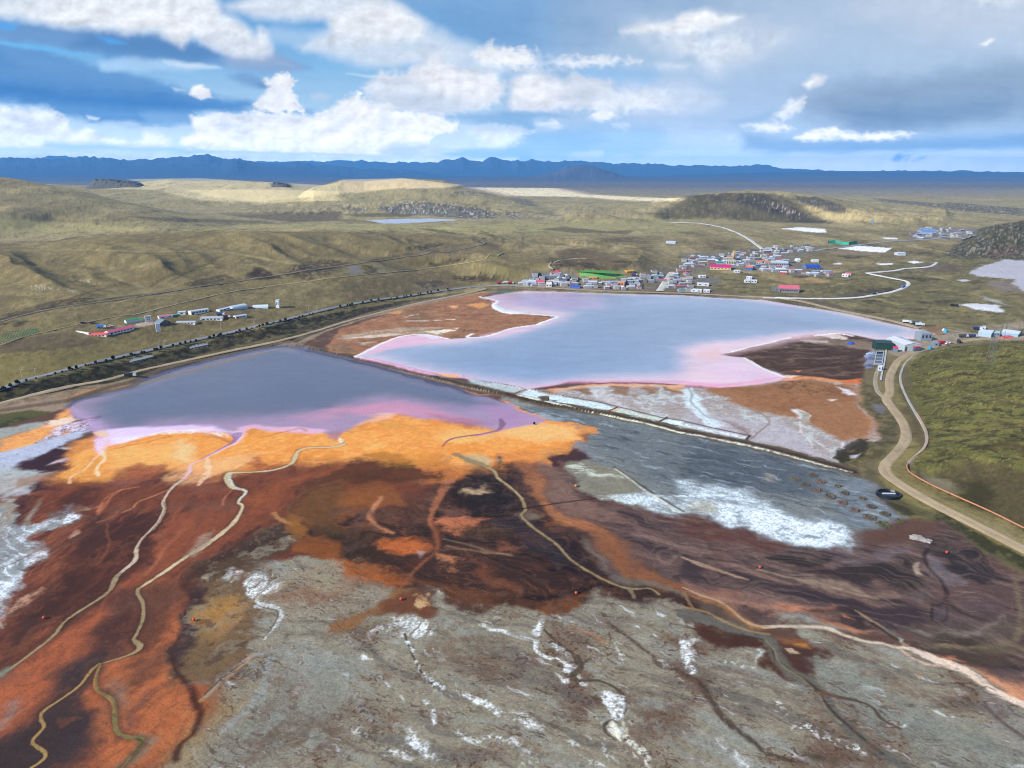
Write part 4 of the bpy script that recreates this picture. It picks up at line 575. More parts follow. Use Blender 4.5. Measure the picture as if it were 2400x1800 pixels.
# pale road-like white channel, lower right
L('B3', [530,745, 620,740, 700,745, 860,745, 960,760, 1060,800, 1200,840, 1290,850, 1370,875, 1450,880], (188,170,148), [.9, .9, 1.2, 1.4, 1, .9, .9], .8, .2, .95); L('B3', [1450,880, 1560,920, 1700,975, 1800,1020, 1900,1080, 2000,1150, 2100,1200, 2212,1250, 2500,1360], (206,184,164), [1.3, 3.2, 2.6, 2.0, 2.0, 2], 1, .3, .95); L('B3', [1420,895, 1500,950, 1600,985, 1720,990], (188,160,136), .8, .7, .3, .85); L('B3', [1120,640, 1250,720, 1380,820, 1450,865], (150,122,92), [.7, .9, 1.2], .7, .2, .9); P('B3', [1200,700, 1320,760, 1400,825, 1300,790], (120,112,100), 1.5, 1, .8); L('B3', [1230,720, 1330,790, 1390,830], (48,36,34), 1.0, .8, .3, .8); P('B3', [1400,820, 1440,835, 1420,845], (150,170,160), .8, .3)
# brown ochre wedge at the left of the grey flats
P('B2', [370,490, 480,510, 380,560, 250,650, 100,760, -40,800, -50,740, 150,650, 300,560], (140,96,56), 2.5, 1.2, .95); P('B2', [240,600, 330,560, 480,520, 560,560, 600,650, 520,690, 400,660, 300,640], (118,70,42), 2.5, 1.4, .9); P('B2', [430,560, 530,540, 560,580, 480,610], (196,160,110), 1.5, 1.5, .8, ('N2', -.3, .1))
L('B1', [1560,600, 1800,500, 2000,380, 2212,330], (150,132,104), 1.2, 1.5, .4, .7); P('B1', [1740,560, 1900,470, 2212,400, 2212,560, 1900,650, 1760,620], (134,100,74), 4, 1.6, .6, ('SR2', -.3, .2)); P('B1', [1980,400, 2212,380, 2212,500, 2050,500], (150,138,112), 4, 1.5, .7); P('B1', [1900,240, 1930,160, 2100,150, 2212,250, 2212,300, 2050,310], (136,76,32), 3, 1.2, .9); P('B1', [1830,60, 1900,50, 1990,110, 1930,140, 1840,110], (150,92,34), 2.5, 1, .8)
# grey-blue tailings pond right of the dyke
GP = K('R5', 1020,340, 1100,345, 1200,365, 1300,400, 1700,480, 2050,560, 2212,600) + K('R6', 0,600, 400,680, 800,780, 1090,850, 1190,880, 1280,1020, 1440,1140, 1270,1200, 1110,1230, 1100,1300, 940,1345, 760,1320, 430,1220, 270,1170, 0,1120) + K('R5', 2212,1120, 1900,1080, 1700,1010, 1560,960, 1500,880, 1500,800, 1620,760, 1560,690, 1640,600, 1640,565, 1560,545, 1400,520, 1250,475, 1150,430, 1120,405, 1040,380)
P(None, toW(GP), (118,122,120), 3, 1.2, 1, world=True)
P('R5', [1120,390, 1300,410, 1700,500, 2212,620, 2212,1000, 2000,900, 1800,760, 1640,690, 1640,600, 1500,540, 1250,460], (106,113,116), 6, 1.5, .9); P('R6', [0,610, 400,690, 800,790, 1000,850, 900,1000, 600,1000, 300,960, 0,880], (90,98,106), 8, 1.5, .9); P('R6', [0,700, 300,740, 560,900, 300,920, 0,860], (74,82,90), 8, 2, .6, ('SR', -.3, .2))
P('R6', [850,900, 1190,880, 1280,1020, 1440,1140, 1270,1200, 1110,1220, 1060,1130, 1000,1080], (114,124,132), 6, 1.2, .8)
P(None, toW(GP), (64,70,76), 4, 1, .6, [('SR2', -.1, -.4)], world=True); P(None, toW(GP), (150,160,164), 4, 1, .6, [('SR2', .18, .4)], world=True)
P('R5', [1480,760, 1620,770, 1800,830, 2000,980, 2212,1060, 2212,1120, 1900,1080, 1700,1010, 1540,950, 1500,860], (130,124,104), 5, 1.4, .9); P('R5', [1500,800, 1580,790, 1640,860, 1800,890, 1640,890, 1540,850], (196,200,180), 3, 1.6, .8, ('SR2', -.2, .1)); P('R5', [1720,1000, 1900,1000, 2100,1020, 2212,1080, 2212,1110, 1900,1070], (200,212,206), 3, 1.8, .9, ('SR2', -.3, .1))
WB = K('R5', 1800,1000, 2000,980, 2212,1030) + K('R6', 0,900, 200,940, 400,960, 560,1050, 700,1130, 860,1150, 960,1170, 1090,1220, 1100,1300, 940,1345, 760,1320, 430,1220, 270,1170, 130,1130, 0,1110) + K('R5', 2100,1110, 1900,1060)
P(None, toW(WB), (150,160,166), 9, 1.6, .7, world=True); P(None, toW(WB), (196,208,214), 5, 1.6, .9, [('SR2', -.45, .15)], world=True); P('R6', [250,1060, 500,1080, 760,1150, 1040,1200, 1080,1290, 940,1340, 760,1310, 430,1210, 250,1130], (208,220,226), 5, 1.6, .9, ('N2', -.5, .0)); P('R6', [0,1040, 200,1060, 260,1110, 130,1130, 0,1100], (160,150,120), 4, 1.5, .6); P('R6', [850,1130, 950,1120, 1080,1180, 1000,1170], (110,122,130), 4, 1.5, .7)
L('R6', [0,1000, 200,1000, 360,990], (190,204,210), 1.5, 1.2, .5, .9); L('R5', [1770,815, 1880,890, 2000,970, 2212,1100], (82,74,66), 1.1, .8, .2, .8); L('R5', [1780,830, 1900,915, 2040,1010, 2212,1115], (190,190,170), 1.0, .8, .4, .7); L('R5', [2040,1000, 2212,1000], (200,212,212), 1.2, 1, .4, .8)
P('R6', [560,850, 620,860, 610,910, 570,910], (150,140,126), 2.5, 1.5, .7, ('N2', -.3, .1)); P('R5', [1360,760, 1440,730, 1520,700, 1620,760, 1560,775, 1440,770, 1420,810, 1370,800], (76,48,50), 2.5, 1.4, .95); P('R5', [1500,690, 1560,650, 1640,760, 1760,800, 1640,770], (120,128,134), 3, 1.2, .8); P('R5', [1540,540, 1640,555, 1660,590, 1640,605, 1560,575], (206,132,62), 2, 1.2, .9); P('R5', [1120,400, 1180,430, 1240,470, 1400,520, 1560,545, 1400,545, 1240,490, 1160,460], (214,138,66), 1.6, 1.2, .9); P('R5', [1020,380, 1110,400, 1130,430, 1060,400], (220,140,60), 1.2, 1, .9); P('R5', [780,310, 880,335, 1000,355, 860,352], (210,134,60), 1.5, 1.2, .85)
P('R5', [1150,420, 1250,440, 1500,500, 1620,540, 1400,515, 1250,475], (150,166,178), 2, 1.5, .6, ('SR2', -.2, .1)); P('R5', [1020,345, 1120,360, 1250,400, 1200,420, 1100,395, 1030,375], (136,140,136), 2.5, 1.5, .8)
# fan between lake and pond (inside berm)
FN = K('R5', 780,225, 900,250, 1120,290, 1200,312, 1330,320, 1500,290, 1900,275, 2212,285) + K('R6', 0,290, 200,300, 560,270, 700,235, 1000,240, 1130,270, 1140,400, 1270,560, 1250,650, 1180,640, 1100,680, 1000,760, 1090,835, 800,740, 430,645, 0,560) + K('R5', 2212,560, 1700,450, 1300,375, 1000,310, 850,270)
P(None, toW(FN), (158,146,140), 2.5, 1, 1, world=True); P(None, toW(FN), (180,188,188), 4, 1, .7, [('SM', .0, .3)], world=True)
P('R6', [150,300, 560,270, 820,245, 1130,290, 1140,400, 1270,560, 1200,640, 1000,640, 860,560, 700,500, 560,480, 400,420, 200,350], (156,106,64), 6, 1.5, .95); P('R6', [300,310, 700,260, 1000,300, 1100,380, 900,420, 700,460, 480,400], (140,92,54), 6, 2, .7, ('SM', -.2, .2)); P('R6', [560,270, 900,240, 1100,300, 1100,360, 700,340], (116,78,48), 5, 2, .7, ('SM', -.3, .2))
P('R6', [700,440, 760,440, 820,480, 810,520, 740,510], (196,190,188), 2, 1); P('R6', [750,450, 810,470, 815,525, 770,525], (156,150,134), 1.5, .6); P('R6', [990,290, 1080,310, 1130,350, 1060,350], (196,190,192), 2, 1, .9); P('R6', [930,378, 1000,376, 970,390], (200,190,186), 1.5, .6)
P('R6', [0,450, 200,470, 430,520, 600,500, 760,600, 850,700, 1000,770, 800,730, 430,630, 0,520], (168,160,166), 5, 1.4, .8); P('R6', [0,310, 60,290, 120,420, 280,560, 200,560, 60,460, 0,400], (190,204,206), 3, 1.2, .85); L('R6', [30,290, 60,340, 50,390, 120,460, 180,500], (130,136,140), 1.0, 1, .4, .7); L('R6', [260,510, 400,580, 440,620], (130,112,104), .8, .8, .3, .7); L('R6', [430,430, 560,510, 500,580, 430,640], (140,120,104), .9, .8, .3, .8); L('R6', [760,520, 770,590, 820,640, 840,690], (190,180,176), .9, .8, .3, .8); L('R6', [860,650, 950,700, 1000,730], (196,190,190), 1, 1, .4, .7)
P('R6', [270,510, 400,560, 460,620, 340,580], (140,112,102), 4, 1.2, .6); P('R6', [1000,640, 1050,650, 1080,680, 1040,700], (210,206,210), 2, 1, .8); P('R6', [980,750, 1060,660, 1200,630, 1230,660, 1160,790, 1060,800], (58,52,34), 2, 1.2, .9, ('N2', -.8, -.1)); P('R6', [1090,740, 1150,730, 1140,760, 1100,765], (168,160,168), 1.2, .6, .9)
P('R6', [520,250, 700,225, 900,235, 1130,245, 1150,270, 1000,265, 860,245, 640,262], (206,130,66), 2.5, 1.2, .9); P('R6', [560,235, 660,215, 800,215, 700,235], (228,200,176), 2, 1, .8); P('R6', [1000,245, 1160,240, 1150,275, 1060,275], (196,98,40), 2, 1, .8)
for q in ([1300,325, 1400,310, 1390,330, 1320,335], [1440,310, 1560,290, 1640,340, 1560,340], [1740,290, 1860,290, 1850,350, 1780,340], [1930,310, 1990,285, 2060,320, 2000,350], [2060,290, 2200,290, 2212,350, 2120,330], [1880,340, 1920,345, 1900,360]): P('R5', q, (140,104,76), 3, 1.4, .9)
P('R5', [2100,290, 2212,285, 2212,330, 2140,310], (206,156,112), 3, 1.4, .7); P('R5', [1330,320, 1600,275, 2212,280, 2212,295, 1600,292, 1380,330], (216,156,112), 2.5, 1, .8); P('R5', [1930,300, 2010,290, 2020,320], (190,140,96), 2.5, 1.2, .7)
P('R5', [1600,300, 1700,310, 1800,400, 1900,450, 2100,480, 1900,470, 1700,390], (190,186,186), 4, 1.4, .6); P('R5', [1700,440, 1780,430, 1860,455, 1790,470], (206,166,128), 1.5, .8, .8)
# berm strip whites, dyke
P('R5', [780,225, 1160,305, 1120,335, 1000,312, 850,272], (168,178,176), 2, .8, .95); P('R5', [1200,318, 1700,405, 1760,430, 1700,455, 1350,385, 1160,342], (188,204,206), 2, .8, .95); P('R5', [1790,432, 2080,498, 2040,530, 1760,465], (180,190,176), 2, .8, .95); P('R5', [2110,505, 2212,520, 2212,565, 2060,540], (200,214,214), 2, .6, .95); P('R6', [0,530, 420,615, 400,645, 200,600, 0,562], (200,212,216), 2, .6, .95)
BR = (66,48,38)
for b_ in BERMS: L(None, b_, BR, .9, .7, .1, 1, world=True, sm=False)
L(None, DYKE, (102,88,68), 8, 2, .4, 1, world=True, sm=False); L(None, DYKE, (60,48,40), 3.5, 1.6, .5, .9, ('N2', -.6, .0), world=True, sm=False)
L('R5', [0,108, 210,170, 420,230, 640,285], (54,48,50), 2, 1.2, .3, .8); L('R5', [0,88, 200,128, 400,176, 640,235, 900,300], (64,50,42), 2, 1.2, .5, .8); L('R5', [300,178, 420,205, 600,245, 820,300, 1000,330], (176,160,130), .8, .8, .4, .8, ('N2', -.3, .1)); L('R5', [340,190, 640,262, 900,322], (124,108,84), 1.6, 1, .4, .7)
L('R5', [1160,350, 1400,405, 1700,475, 2050,552, 2212,592], (214,216,190), 1.6, 1.0, .4, .9, ('N2', -.6, .0)); L('R6', [0,592, 400,672, 800,772, 1080,842], (214,216,196), 1.8, 1, .5, .9, ('N2', -.6, -.1)); L('R5', [1060,335, 1300,392, 1700,468, 2050,542, 2212,582], (74,54,42), 1.8, .8, .2, 1); L('R6', [0,580, 400,660, 800,762, 1090,838], (84,60,50), 1.7, .8, .2, 1)
P('R5', [1290,355, 1340,350, 1350,380, 1300,385], (60,50,40), 1.5, .8)
# spit of orange flats at the top left of the far lake
SP_ = K('R2', -100,1420, 0,1300, 200,1240, 450,1160, 700,1110, 900,1070, 1000,1060, 900,1095, 1010,1120, 985,1155, 1050,1195, 1200,1205, 1385,1222, 1300,1270, 1100,1300, 950,1345, 820,1352, 690,1365, 550,1340, 400,1345, 250,1400, 100,1470, -80,1450)
P(None, toW(SP_), (160,106,66), 2.5, .8, 1, world=True); P(None, toW(SP_), (134,86,54), 4, 1, .7, [('SH', .0, .3)], world=True); P(None, toW(SP_), (178,116,58), 4, 1, .6, [('SM', .1, .4)], world=True)
P('R2', [300,1200, 400,1180, 380,1205], (206,136,50), 3, 1.2, .8); P('R2', [820,1150, 900,1130, 960,1145, 900,1170], (206,140,50), 3, 1.2, .8); P('R2', [690,1155, 760,1145, 740,1170], (214,150,80), 3, 1, .8)
P('R2', [0,1340, 200,1320, 400,1290, 600,1290, 760,1300, 640,1345, 400,1335, 100,1370, 0,1380], (176,160,130), 4, 1.6, .7, ('SH', -.25, .1)); P('R2', [400,1220, 540,1190, 520,1205, 420,1230], (196,190,176), 2.5, 1, .8, ('SH', -.3, .1)); L('R2', [420,1252, 560,1248, 740,1240], (206,200,186), 1.6, 1.5, .6, .8); P('R2', [540,1320, 760,1295, 740,1320, 600,1335], (210,204,186), 2.5, 1.4, .8, ('SH', -.3, .1)); P('R2', [-60,1370, 300,1330, 420,1335, 200,1360], (196,180,160), 3, 1.2, .8); P('R2', [100,1395, 230,1385, 180,1405], (176,180,164), 2.5, 1, .7); P('R2', [-80,1400, 60,1400, 80,1450, -40,1450], (134,104,76), 3, 1.2, .8)
# brown spit, right side of the far lake
BS = K('R3', 240,1472, 400,1428, 600,1388, 700,1358, 800,1345, 950,1335, 1050,1338, 1150,1360, 1250,1385, 1240,1430, 1180,1480, 1180,1620, 1000,1632, 860,1608, 680,1600, 600,1570, 520,1550, 400,1495)
P(None, toW(BS), (86,60,48), 2.5, .8, 1, world=True); P(None, toW(BS), (122,96,80), 4, 1, .7, [('SH', .0, .35)], world=True); P(None, toW(BS), (66,44,38), 4, 1, .7, [('SH', -.05, -.35)], world=True)
P('R3', [780,1370, 900,1345, 1050,1360, 1250,1390, 1240,1440, 1000,1410, 800,1395], (134,112,92), 4, 1.2, .8); P('R3', [880,1340, 980,1335, 1080,1355, 1060,1370, 940,1360], (206,190,176), 2.5, 1.2, .8); P('R3', [780,1375, 940,1375, 940,1395, 800,1390], (180,170,154), 3, 1.2, .7); P('R3', [710,1575, 760,1570, 740,1582], (200,130,60), 1.5, .6); P('R3', [320,1430, 600,1400, 500,1440, 330,1470], (104,78,60), 3, 1.2, .7)
P('R3', [1050,1380, 1250,1400, 1240,1440, 1080,1420], (136,116,94), 4, 1.2, .8)
# ================= water colours
def WP(pts, col, s=2.0, w=.25, op=1.0): P(None, pts, col, s, w, op, world=True)
WP(LAKE1W, (156,126,156), 2.5, .3, .95)
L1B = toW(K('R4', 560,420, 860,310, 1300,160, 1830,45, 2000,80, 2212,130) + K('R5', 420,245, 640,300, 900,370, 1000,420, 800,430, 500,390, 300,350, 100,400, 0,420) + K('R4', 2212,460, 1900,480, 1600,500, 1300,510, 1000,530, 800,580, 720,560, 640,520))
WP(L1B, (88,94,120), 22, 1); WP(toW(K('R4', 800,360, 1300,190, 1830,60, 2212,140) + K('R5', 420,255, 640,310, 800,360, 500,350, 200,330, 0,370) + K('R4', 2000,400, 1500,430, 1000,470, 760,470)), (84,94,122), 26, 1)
P('R5', [-60,450, 100,430, 250,405, 360,395, 500,420, 700,470, 880,530, 760,520, 600,500, 440,480, 300,465, 180,480, 60,470], (196,122,148), 9, .8, .8); P('R4', [1900,500, 2100,450, 2212,440, 2212,500, 2100,520], (186,124,146), 9, .8, .6); P('R5', [560,470, 800,500, 980,545, 860,550, 640,510], (160,90,112), 5, .6, .55); P('R5', [900,420, 1100,430, 1200,480, 1300,510, 1100,560, 960,500], (164,118,160), 10, .8, .7)
P('R5', [100,545, 170,500, 240,470, 340,465, 300,500, 180,520], (220,170,150), 5, .8, .7); P('R4', [640,580, 900,560, 1200,545, 1400,550, 1500,590, 1380,580, 1200,585, 1060,590, 940,615, 820,655, 680,680, 620,640], (214,184,214), 4, .6, .9); P('R4', [740,630, 1000,590, 1250,570, 1450,590, 1480,620, 1300,600, 1000,610, 800,660], (236,206,196), 2.5, .7, .8)
P('R4', [1540,560, 1650,535, 1800,560, 1960,555, 2130,580, 2050,600, 1900,590, 1760,590, 1650,560, 1590,600, 1550,640, 1530,620], (208,160,186), 3, .6, .8); P('R4', [450,430, 620,480, 660,560, 700,600, 640,640, 600,580, 500,480], (176,140,180), 5, .8, .6)
L('R4', [640,590, 700,640, 660,720, 590,780, 540,830, 460,880, 455,920], (214,170,130), [4, 2.5, 1.2, .9, .8, 1.2], 1, .4, .85); L('R4', [650,690, 680,760, 630,810, 640,870], (230,190,150), 1.1, 1, .3, .8); P('R4', [620,640, 760,600, 700,680, 650,730], (206,176,200), 2.5, .7, .9)
L('R4', [1540,590, 1540,640, 1440,700, 1340,750, 1240,800, 1230,850, 1180,900], (206,170,180), [4, 2.2, 1.3, 1.0, 1.2, 1.0], 1.2, .3, .85); L('R4', [1340,750, 1350,830, 1330,880, 1290,930], (226,180,140), [1.2, 2, 2.5, 1], 1.2, .4, .8); L('R4', [1540,600, 1510,650, 1400,715, 1290,770], (140,100,150), [4, .8, .5], .8, .2, .8)
L('R4', [1090,620, 1000,640, 860,670, 720,700], (176,110,50), 1.2, 1.5, .8, .6); L('R4', [1250,600, 1350,600, 1460,640, 1490,660], (176,110,50), 1.5, 1.5, .8, .6); P('R4', [1600,580, 1650,560, 1660,590, 1610,625], (200,130,50), 2, .8, .9); L('R4', [1680,630, 1800,600, 1950,565, 1990,580], (176,110,50), 1.1, 1.2, .6, .6)
L('R5', [655,685, 680,650, 740,625, 880,605, 960,590, 1020,575, 1045,540, 1030,510], (130,72,110), [.4, .9, 1.2, 1.2, 1.5, 2, 2.5, 2], .8, .1, .9); L('R5', [880,610, 1020,580, 1160,545], (170,120,150), 1.5, 1.5, .3, .7)
P('R4', [2100,600, 2212,560, 2212,640, 2180,640], (150,110,130), 2.5, .7, .7); P('R5', [0,625, 30,640, 0,665], (240,230,220), 1.5, .5)
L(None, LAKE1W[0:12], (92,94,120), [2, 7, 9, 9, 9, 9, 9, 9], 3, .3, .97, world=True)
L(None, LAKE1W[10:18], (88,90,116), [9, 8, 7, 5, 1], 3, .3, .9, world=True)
# far lake
WP(LAKE2W, (202,176,188), 2.5, .25, .95)
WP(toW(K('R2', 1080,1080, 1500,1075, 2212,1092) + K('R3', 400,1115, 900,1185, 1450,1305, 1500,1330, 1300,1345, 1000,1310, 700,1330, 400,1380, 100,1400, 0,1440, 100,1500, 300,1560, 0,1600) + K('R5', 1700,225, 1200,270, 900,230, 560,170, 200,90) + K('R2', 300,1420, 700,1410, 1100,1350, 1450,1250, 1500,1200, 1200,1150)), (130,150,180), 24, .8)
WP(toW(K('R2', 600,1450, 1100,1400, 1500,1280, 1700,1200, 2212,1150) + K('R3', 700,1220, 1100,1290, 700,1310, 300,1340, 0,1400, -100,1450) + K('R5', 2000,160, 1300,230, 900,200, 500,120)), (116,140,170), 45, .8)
P('R2', [1000,1080, 1400,1075, 1700,1100, 1700,1180, 1300,1180, 1020,1140], (176,150,190), 20, .8, .7); P('R2', [150,1450, 260,1400, 420,1345, 560,1340, 700,1370, 560,1400, 300,1440, 200,1470], (214,150,176), 5, .6, .8); P('R2', [880,1350, 1100,1300, 1300,1275, 1360,1240, 1400,1250, 1200,1320, 1000,1360], (206,160,180), 7, .6, .6)
P('R3', [0,1440, 200,1400, 500,1380, 700,1340, 900,1320, 1100,1330, 900,1345, 600,1400, 300,1460, 150,1480, 300,1520, 500,1570, 660,1620, 400,1660, 0,1640], (212,176,182), 18, .8, .8); P('R3', [80,1460, 240,1430, 260,1500, 160,1510], (216,160,150), 8, .8, .6)
P('R3', [240,1520, 500,1570, 640,1615, 400,1640, 150,1600], (204,172,192), 12, .8, .8); P('R6', [0,262, 200,275, 400,265, 600,230, 640,240, 400,285, 240,298, 0,285], (222,140,168), 5, .8, .85); P('R5', [1180,300, 1350,282, 1480,262, 1700,255, 2000,255, 2212,258, 2212,272, 1700,268, 1480,270, 1350,292], (210,136,160), 4, .6, .75); P('R5', [1440,275, 1500,262, 1650,262, 1500,272], (190,100,128), 2.5, .5, .7)
P('R5', [100,100, 250,120, 560,195, 800,225, 900,250, 700,235, 560,215, 300,150], (206,150,180), 2.5, .5, .8); P('R5', [600,208, 760,215, 770,235, 680,230], (230,160,100), 1.5, .6, .9)
for l_, o_ in ((K('R2', 900,1095, 1010,1122, 985,1155, 1050,1195, 1200,1204, 1390,1222, 1330,1250, 1270,1272), 2.6), (K('R2', 850,1335, 820,1355, 950,1350, 1100,1300, 1300,1272), 2.2), (K('R2', 90,1480, 160,1448, 260,1398, 400,1347, 550,1342, 690,1366), 2.0), (K('R3', 860,1345, 1000,1332, 1100,1348), 2.5), (K('R3', 700,1358, 540,1395, 400,1428, 300,1455), 1.4), (K('R3', 400,1492, 520,1558, 620,1600, 655,1612), 1.5)):
    L(None, toW(l_), (232,214,208), o_, 1.8, .5, .95, world=True)
P('R2', [980,1130, 1060,1180, 1200,1195, 1100,1205, 1020,1190], (236,228,222), 2.5, .6, .9); P('R2', [460,1335, 600,1345, 690,1360, 600,1370, 500,1350], (226,190,200), 2, .6, .8)
WP(POND, (150,164,186), 6, .3); L('D', [800,484, 1000,478], (120,110,80), 8, 8, 1, .5)
# banks above the water
L('D', [130,868, 290,832, 440,796, 540,770, 636,750], (118,98,76), [3, 4, 4, 4, 3], 1.5, .5, 1); L('D', [1060,627, 1200,626, 1400,630, 1550,636, 1700,644, 1780,655, 1850,676, 1980,708], (104,90,74), 7, 4, .4, 1)
P(None, toW(GF), (112,86,66), 4, 1, .55, [('N2', .02, .35), ('N1', -.25, .2)], world=True); P(None, toW(GF), (92,64,50), 4, 1, .6, [('SR3', .1, .4), ('N1', -.3, .1)], world=True); P(None, toW(GF), (196,198,194), 3, 1, .55, [('SR3', .3, .5), ('N2', -.1, .3)], world=True)

# cuts and gullies of the left hillside, with relief shade painted in darker
for q_ in ([1600,970, 1665,905, 1700,900, 1770,940, 1700,965], [1880,930, 1950,880, 2000,905, 2040,945, 1940,960], [1180,1010, 1300,980, 1440,950, 1520,970, 1400,1000, 1240,1030], [2080,880, 2150,850, 2230,870, 2200,900], [0,1220, 300,1130, 420,1105, 640,1100, 400,1160, 100,1225], [0,1270, 120,1240, 220,1250, 100,1290]): P('R1', q_, (66,54,42), 3, 1.2, .75, ('N2', -.4, .1))
for q_ in ([560,880, 800,840, 830,850, 620,900], [130,890, 210,895, 240,940, 160,950], [380,780, 640,740, 700,750, 480,800], [720,960, 900,955, 1020,985, 900,990, 760,985], [820,905, 860,930, 1000,945, 1090,975, 940,970], [470,1000, 640,985, 700,1010, 560,1040], [1530,880, 1640,870, 1720,900, 1600,905], [1370,890, 1420,870, 1560,880, 1440,905], [1700,860, 1880,880, 1880,860]): P('R2', q_, (62,52,40), 3, 1.2, .75, ('N2', -.4, .1))
for q_ in ([0,560, 200,550, 500,560, 420,575, 100,575], [480,650, 700,690, 800,690, 640,660], [1600,675, 1900,660, 1860,690], [1460,730, 1600,745, 1560,755], [1280,655, 1450,640, 1740,670, 1500,680], [1640,715, 1900,705, 1940,740, 1700,740]): P('R2', q_, (92,80,58), 12, 2, .7)
for q_ in ([1150,1120, 1260,1110, 1300,1130, 1200,1140], [1560,1060, 1680,1050, 1660,1080], [1100,1170, 1300,1180, 1280,1200, 1120,1190], [1400,960, 1700,980, 1560,1000], [960,820, 1200,830, 1100,850], [700,960, 860,950, 900,960, 760,975], [1500,1120, 1800,1110, 1760,1130, 1560,1140]): P('R3', q_, (72,62,44), 4, 1.4, .8, ('N2', -.5, .1))
for q_ in ([1560,1050, 1700,1040, 1640,1058], [1290,1120, 1440,1140, 1380,1150], [1000,860, 1150,880, 1040,890], [1560,960, 1800,950, 1700,980], [1850,1060, 2000,1050, 1900,1090]): P('R3', q_, (148,132,72), 4, 1.4, .7)
# far ponds and heap again, above the turf
P('R3', [1000,780, 1130,762, 1355,778, 1310,806, 1180,800], (196,198,212), 2, .3); P('R3', [645,652, 760,643, 920,655, 930,678, 830,675], (196,200,212), 6, 1)
P('R3', [1960,890, 2090,852, 2212,862, 2700,900, 2700,1110, 2212,1055, 2120,1020, 2150,980, 1900,960, 1850,930], (158,158,168), 5, 1.5)
P('R3', [1990,985, 2110,990, 2140,1010, 2212,1060, 2060,1060, 1990,1020], (124,112,100), 5, 1.5)
P('R3', [1790,1145, 1880,1137, 2000,1145, 2090,1185, 2060,1195, 1900,1175], (178,184,190), 3, 1); P('R3', [1990,1145, 2060,1150, 2050,1165], (178,184,190), 3, 1); P('R3', [1900,1080, 2050,1120, 2120,1150, 1980,1120], (150,150,148), 4, 1, .7)
P('R3', [1450,866, 1500,862, 1560,870, 1500,878], (200,204,212), 3, .6); P('R3', [1265,876, 1360,876, 1360,886, 1270,886], (200,204,212), 3, .6); P('R3', [1770,985, 1830,980, 1870,990, 1810,996], (170,170,176), 3, .6)
P('R3', [1290,710, 1390,712, 1390,722, 1310,718], (190,196,204), 5, .6); P('R3', [975,875, 1030,874, 1030,882, 980,882], (190,190,190), 3, .6)
# ---- milky streams on the flats
A_ = (186,162,138); B_ = (150,130,92); DKE = (84,52,40)
L('R4', [1180,900, 1110,955, 1060,1030, 1062,1090, 1020,1180, 930,1270, 885,1340, 870,1420, 760,1520, 715,1610], (74,50,38), [q + .9 for q in [1.6, .9, .9, 1.2, .9, .9, 1.2, 1.1, 1.0]], 1.6, .5, .5)
L('R4', [1180,900, 1110,955, 1060,1030, 1062,1090, 1020,1180, 930,1270, 885,1340, 870,1420, 760,1520, 715,1610], A_, [1.6, .9, .9, 1.2, .9, .9, 1.2, 1.1, 1.0], .5, .1, .95)
L('B1', [760,410, 715,505, 600,590, 430,700, 350,800, 200,920, 60,1020, -60,1090, -300,1220], (74,50,38), [q + .9 for q in [1.1, 1.2, .9, 1.1, 1.1, .9, 1.3, 1.1]], 1.6, .5, .5)
L('B1', [760,410, 715,505, 600,590, 430,700, 350,800, 200,920, 60,1020, -60,1090, -300,1220], B_, [.9, 1.0, .7, .85, .8, .7, 1.0, .9], .4, .1, .95); L('B1', [-100,1110, 10,1040, 60,1010, 10,1060], (110,122,104), 1.2, .8, .2, .7)
L('R4', [2230,668, 2140,687, 2000,690, 1930,718, 1890,790, 1790,830, 1680,845, 1560,850, 1485,855, 1475,890, 1510,950, 1570,962, 1592,980, 1545,1040, 1572,1070, 1530,1160, 1440,1240, 1330,1320, 1200,1400, 1100,1470, 980,1550, 905,1600], (74,50,38), [q + .9 for q in [2, 1.4, 1.4, 1.6, 1.4, 1.2, 1.1, 1.3, 2.2, 1.8, 1.2, .9, .9, .9, 1.5, 1.7, 1.4, 1.1, 1.0, .9]], 1.6, .5, .5)
L('R4', [2230,668, 2140,687, 2000,690, 1930,718, 1890,790, 1790,830, 1680,845, 1560,850, 1485,855, 1475,890, 1510,950, 1570,962, 1592,980, 1545,1040, 1572,1070, 1530,1160, 1440,1240, 1330,1320, 1200,1400, 1100,1470, 980,1550, 905,1600], (190,172,134), [2, 1.4, 1.4, 1.6, 1.4, 1.2, 1.1, 1.3, 2.2, 1.8, 1.2, .9, .9, .9, 1.5, 1.7, 1.4, 1.1, 1.0, .9], .6, .15, .9)
P('R4', [1300,1260, 1370,1230, 1340,1300, 1280,1390, 1180,1400, 1240,1330], (152,130,108), 2, .8, .7)
L('R4', [1500,860, 1490,890, 1520,945, 1580,965, 1590,985, 1545,1040], (176,186,176), .8, .8, .2, .7)
L('B1', [900,495, 895,530, 925,590, 928,690, 885,790, 868,825, 905,862, 890,898, 800,940, 650,985], (74,50,38), [q + .9 for q in [1.2, 1.1, 1, .9, .9, 1.4, 1.3, .9, .8]], 1.6, .5, .5)
L('B1', [900,495, 895,530, 925,590, 928,690, 885,790, 868,825, 905,862, 890,898, 800,940, 650,985], B_, [.9, .85, .75, .7, .7, 1.2, 1.0, .7, .6], .35, .1, .95)
L('B1', [640,985, 590,1030, 520,1120, 400,1210, 285,1288, 266,1340, 285,1395, 215,1478, 225,1512, 290,1560, 270,1612, 150,1690], (74,50,38), [q + .9 for q in [.7, .7, .6, .7, .6, .6, .6, .6, .5]], 1.6, .5, .5)
L('B1', [640,985, 590,1030, 520,1120, 400,1210, 285,1288, 266,1340, 285,1395, 215,1478, 225,1512, 290,1560, 270,1612, 150,1690], (160,128,76), [.7, .7, .6, .7, .6, .6, .6, .6, .5], .3, .1, .95)
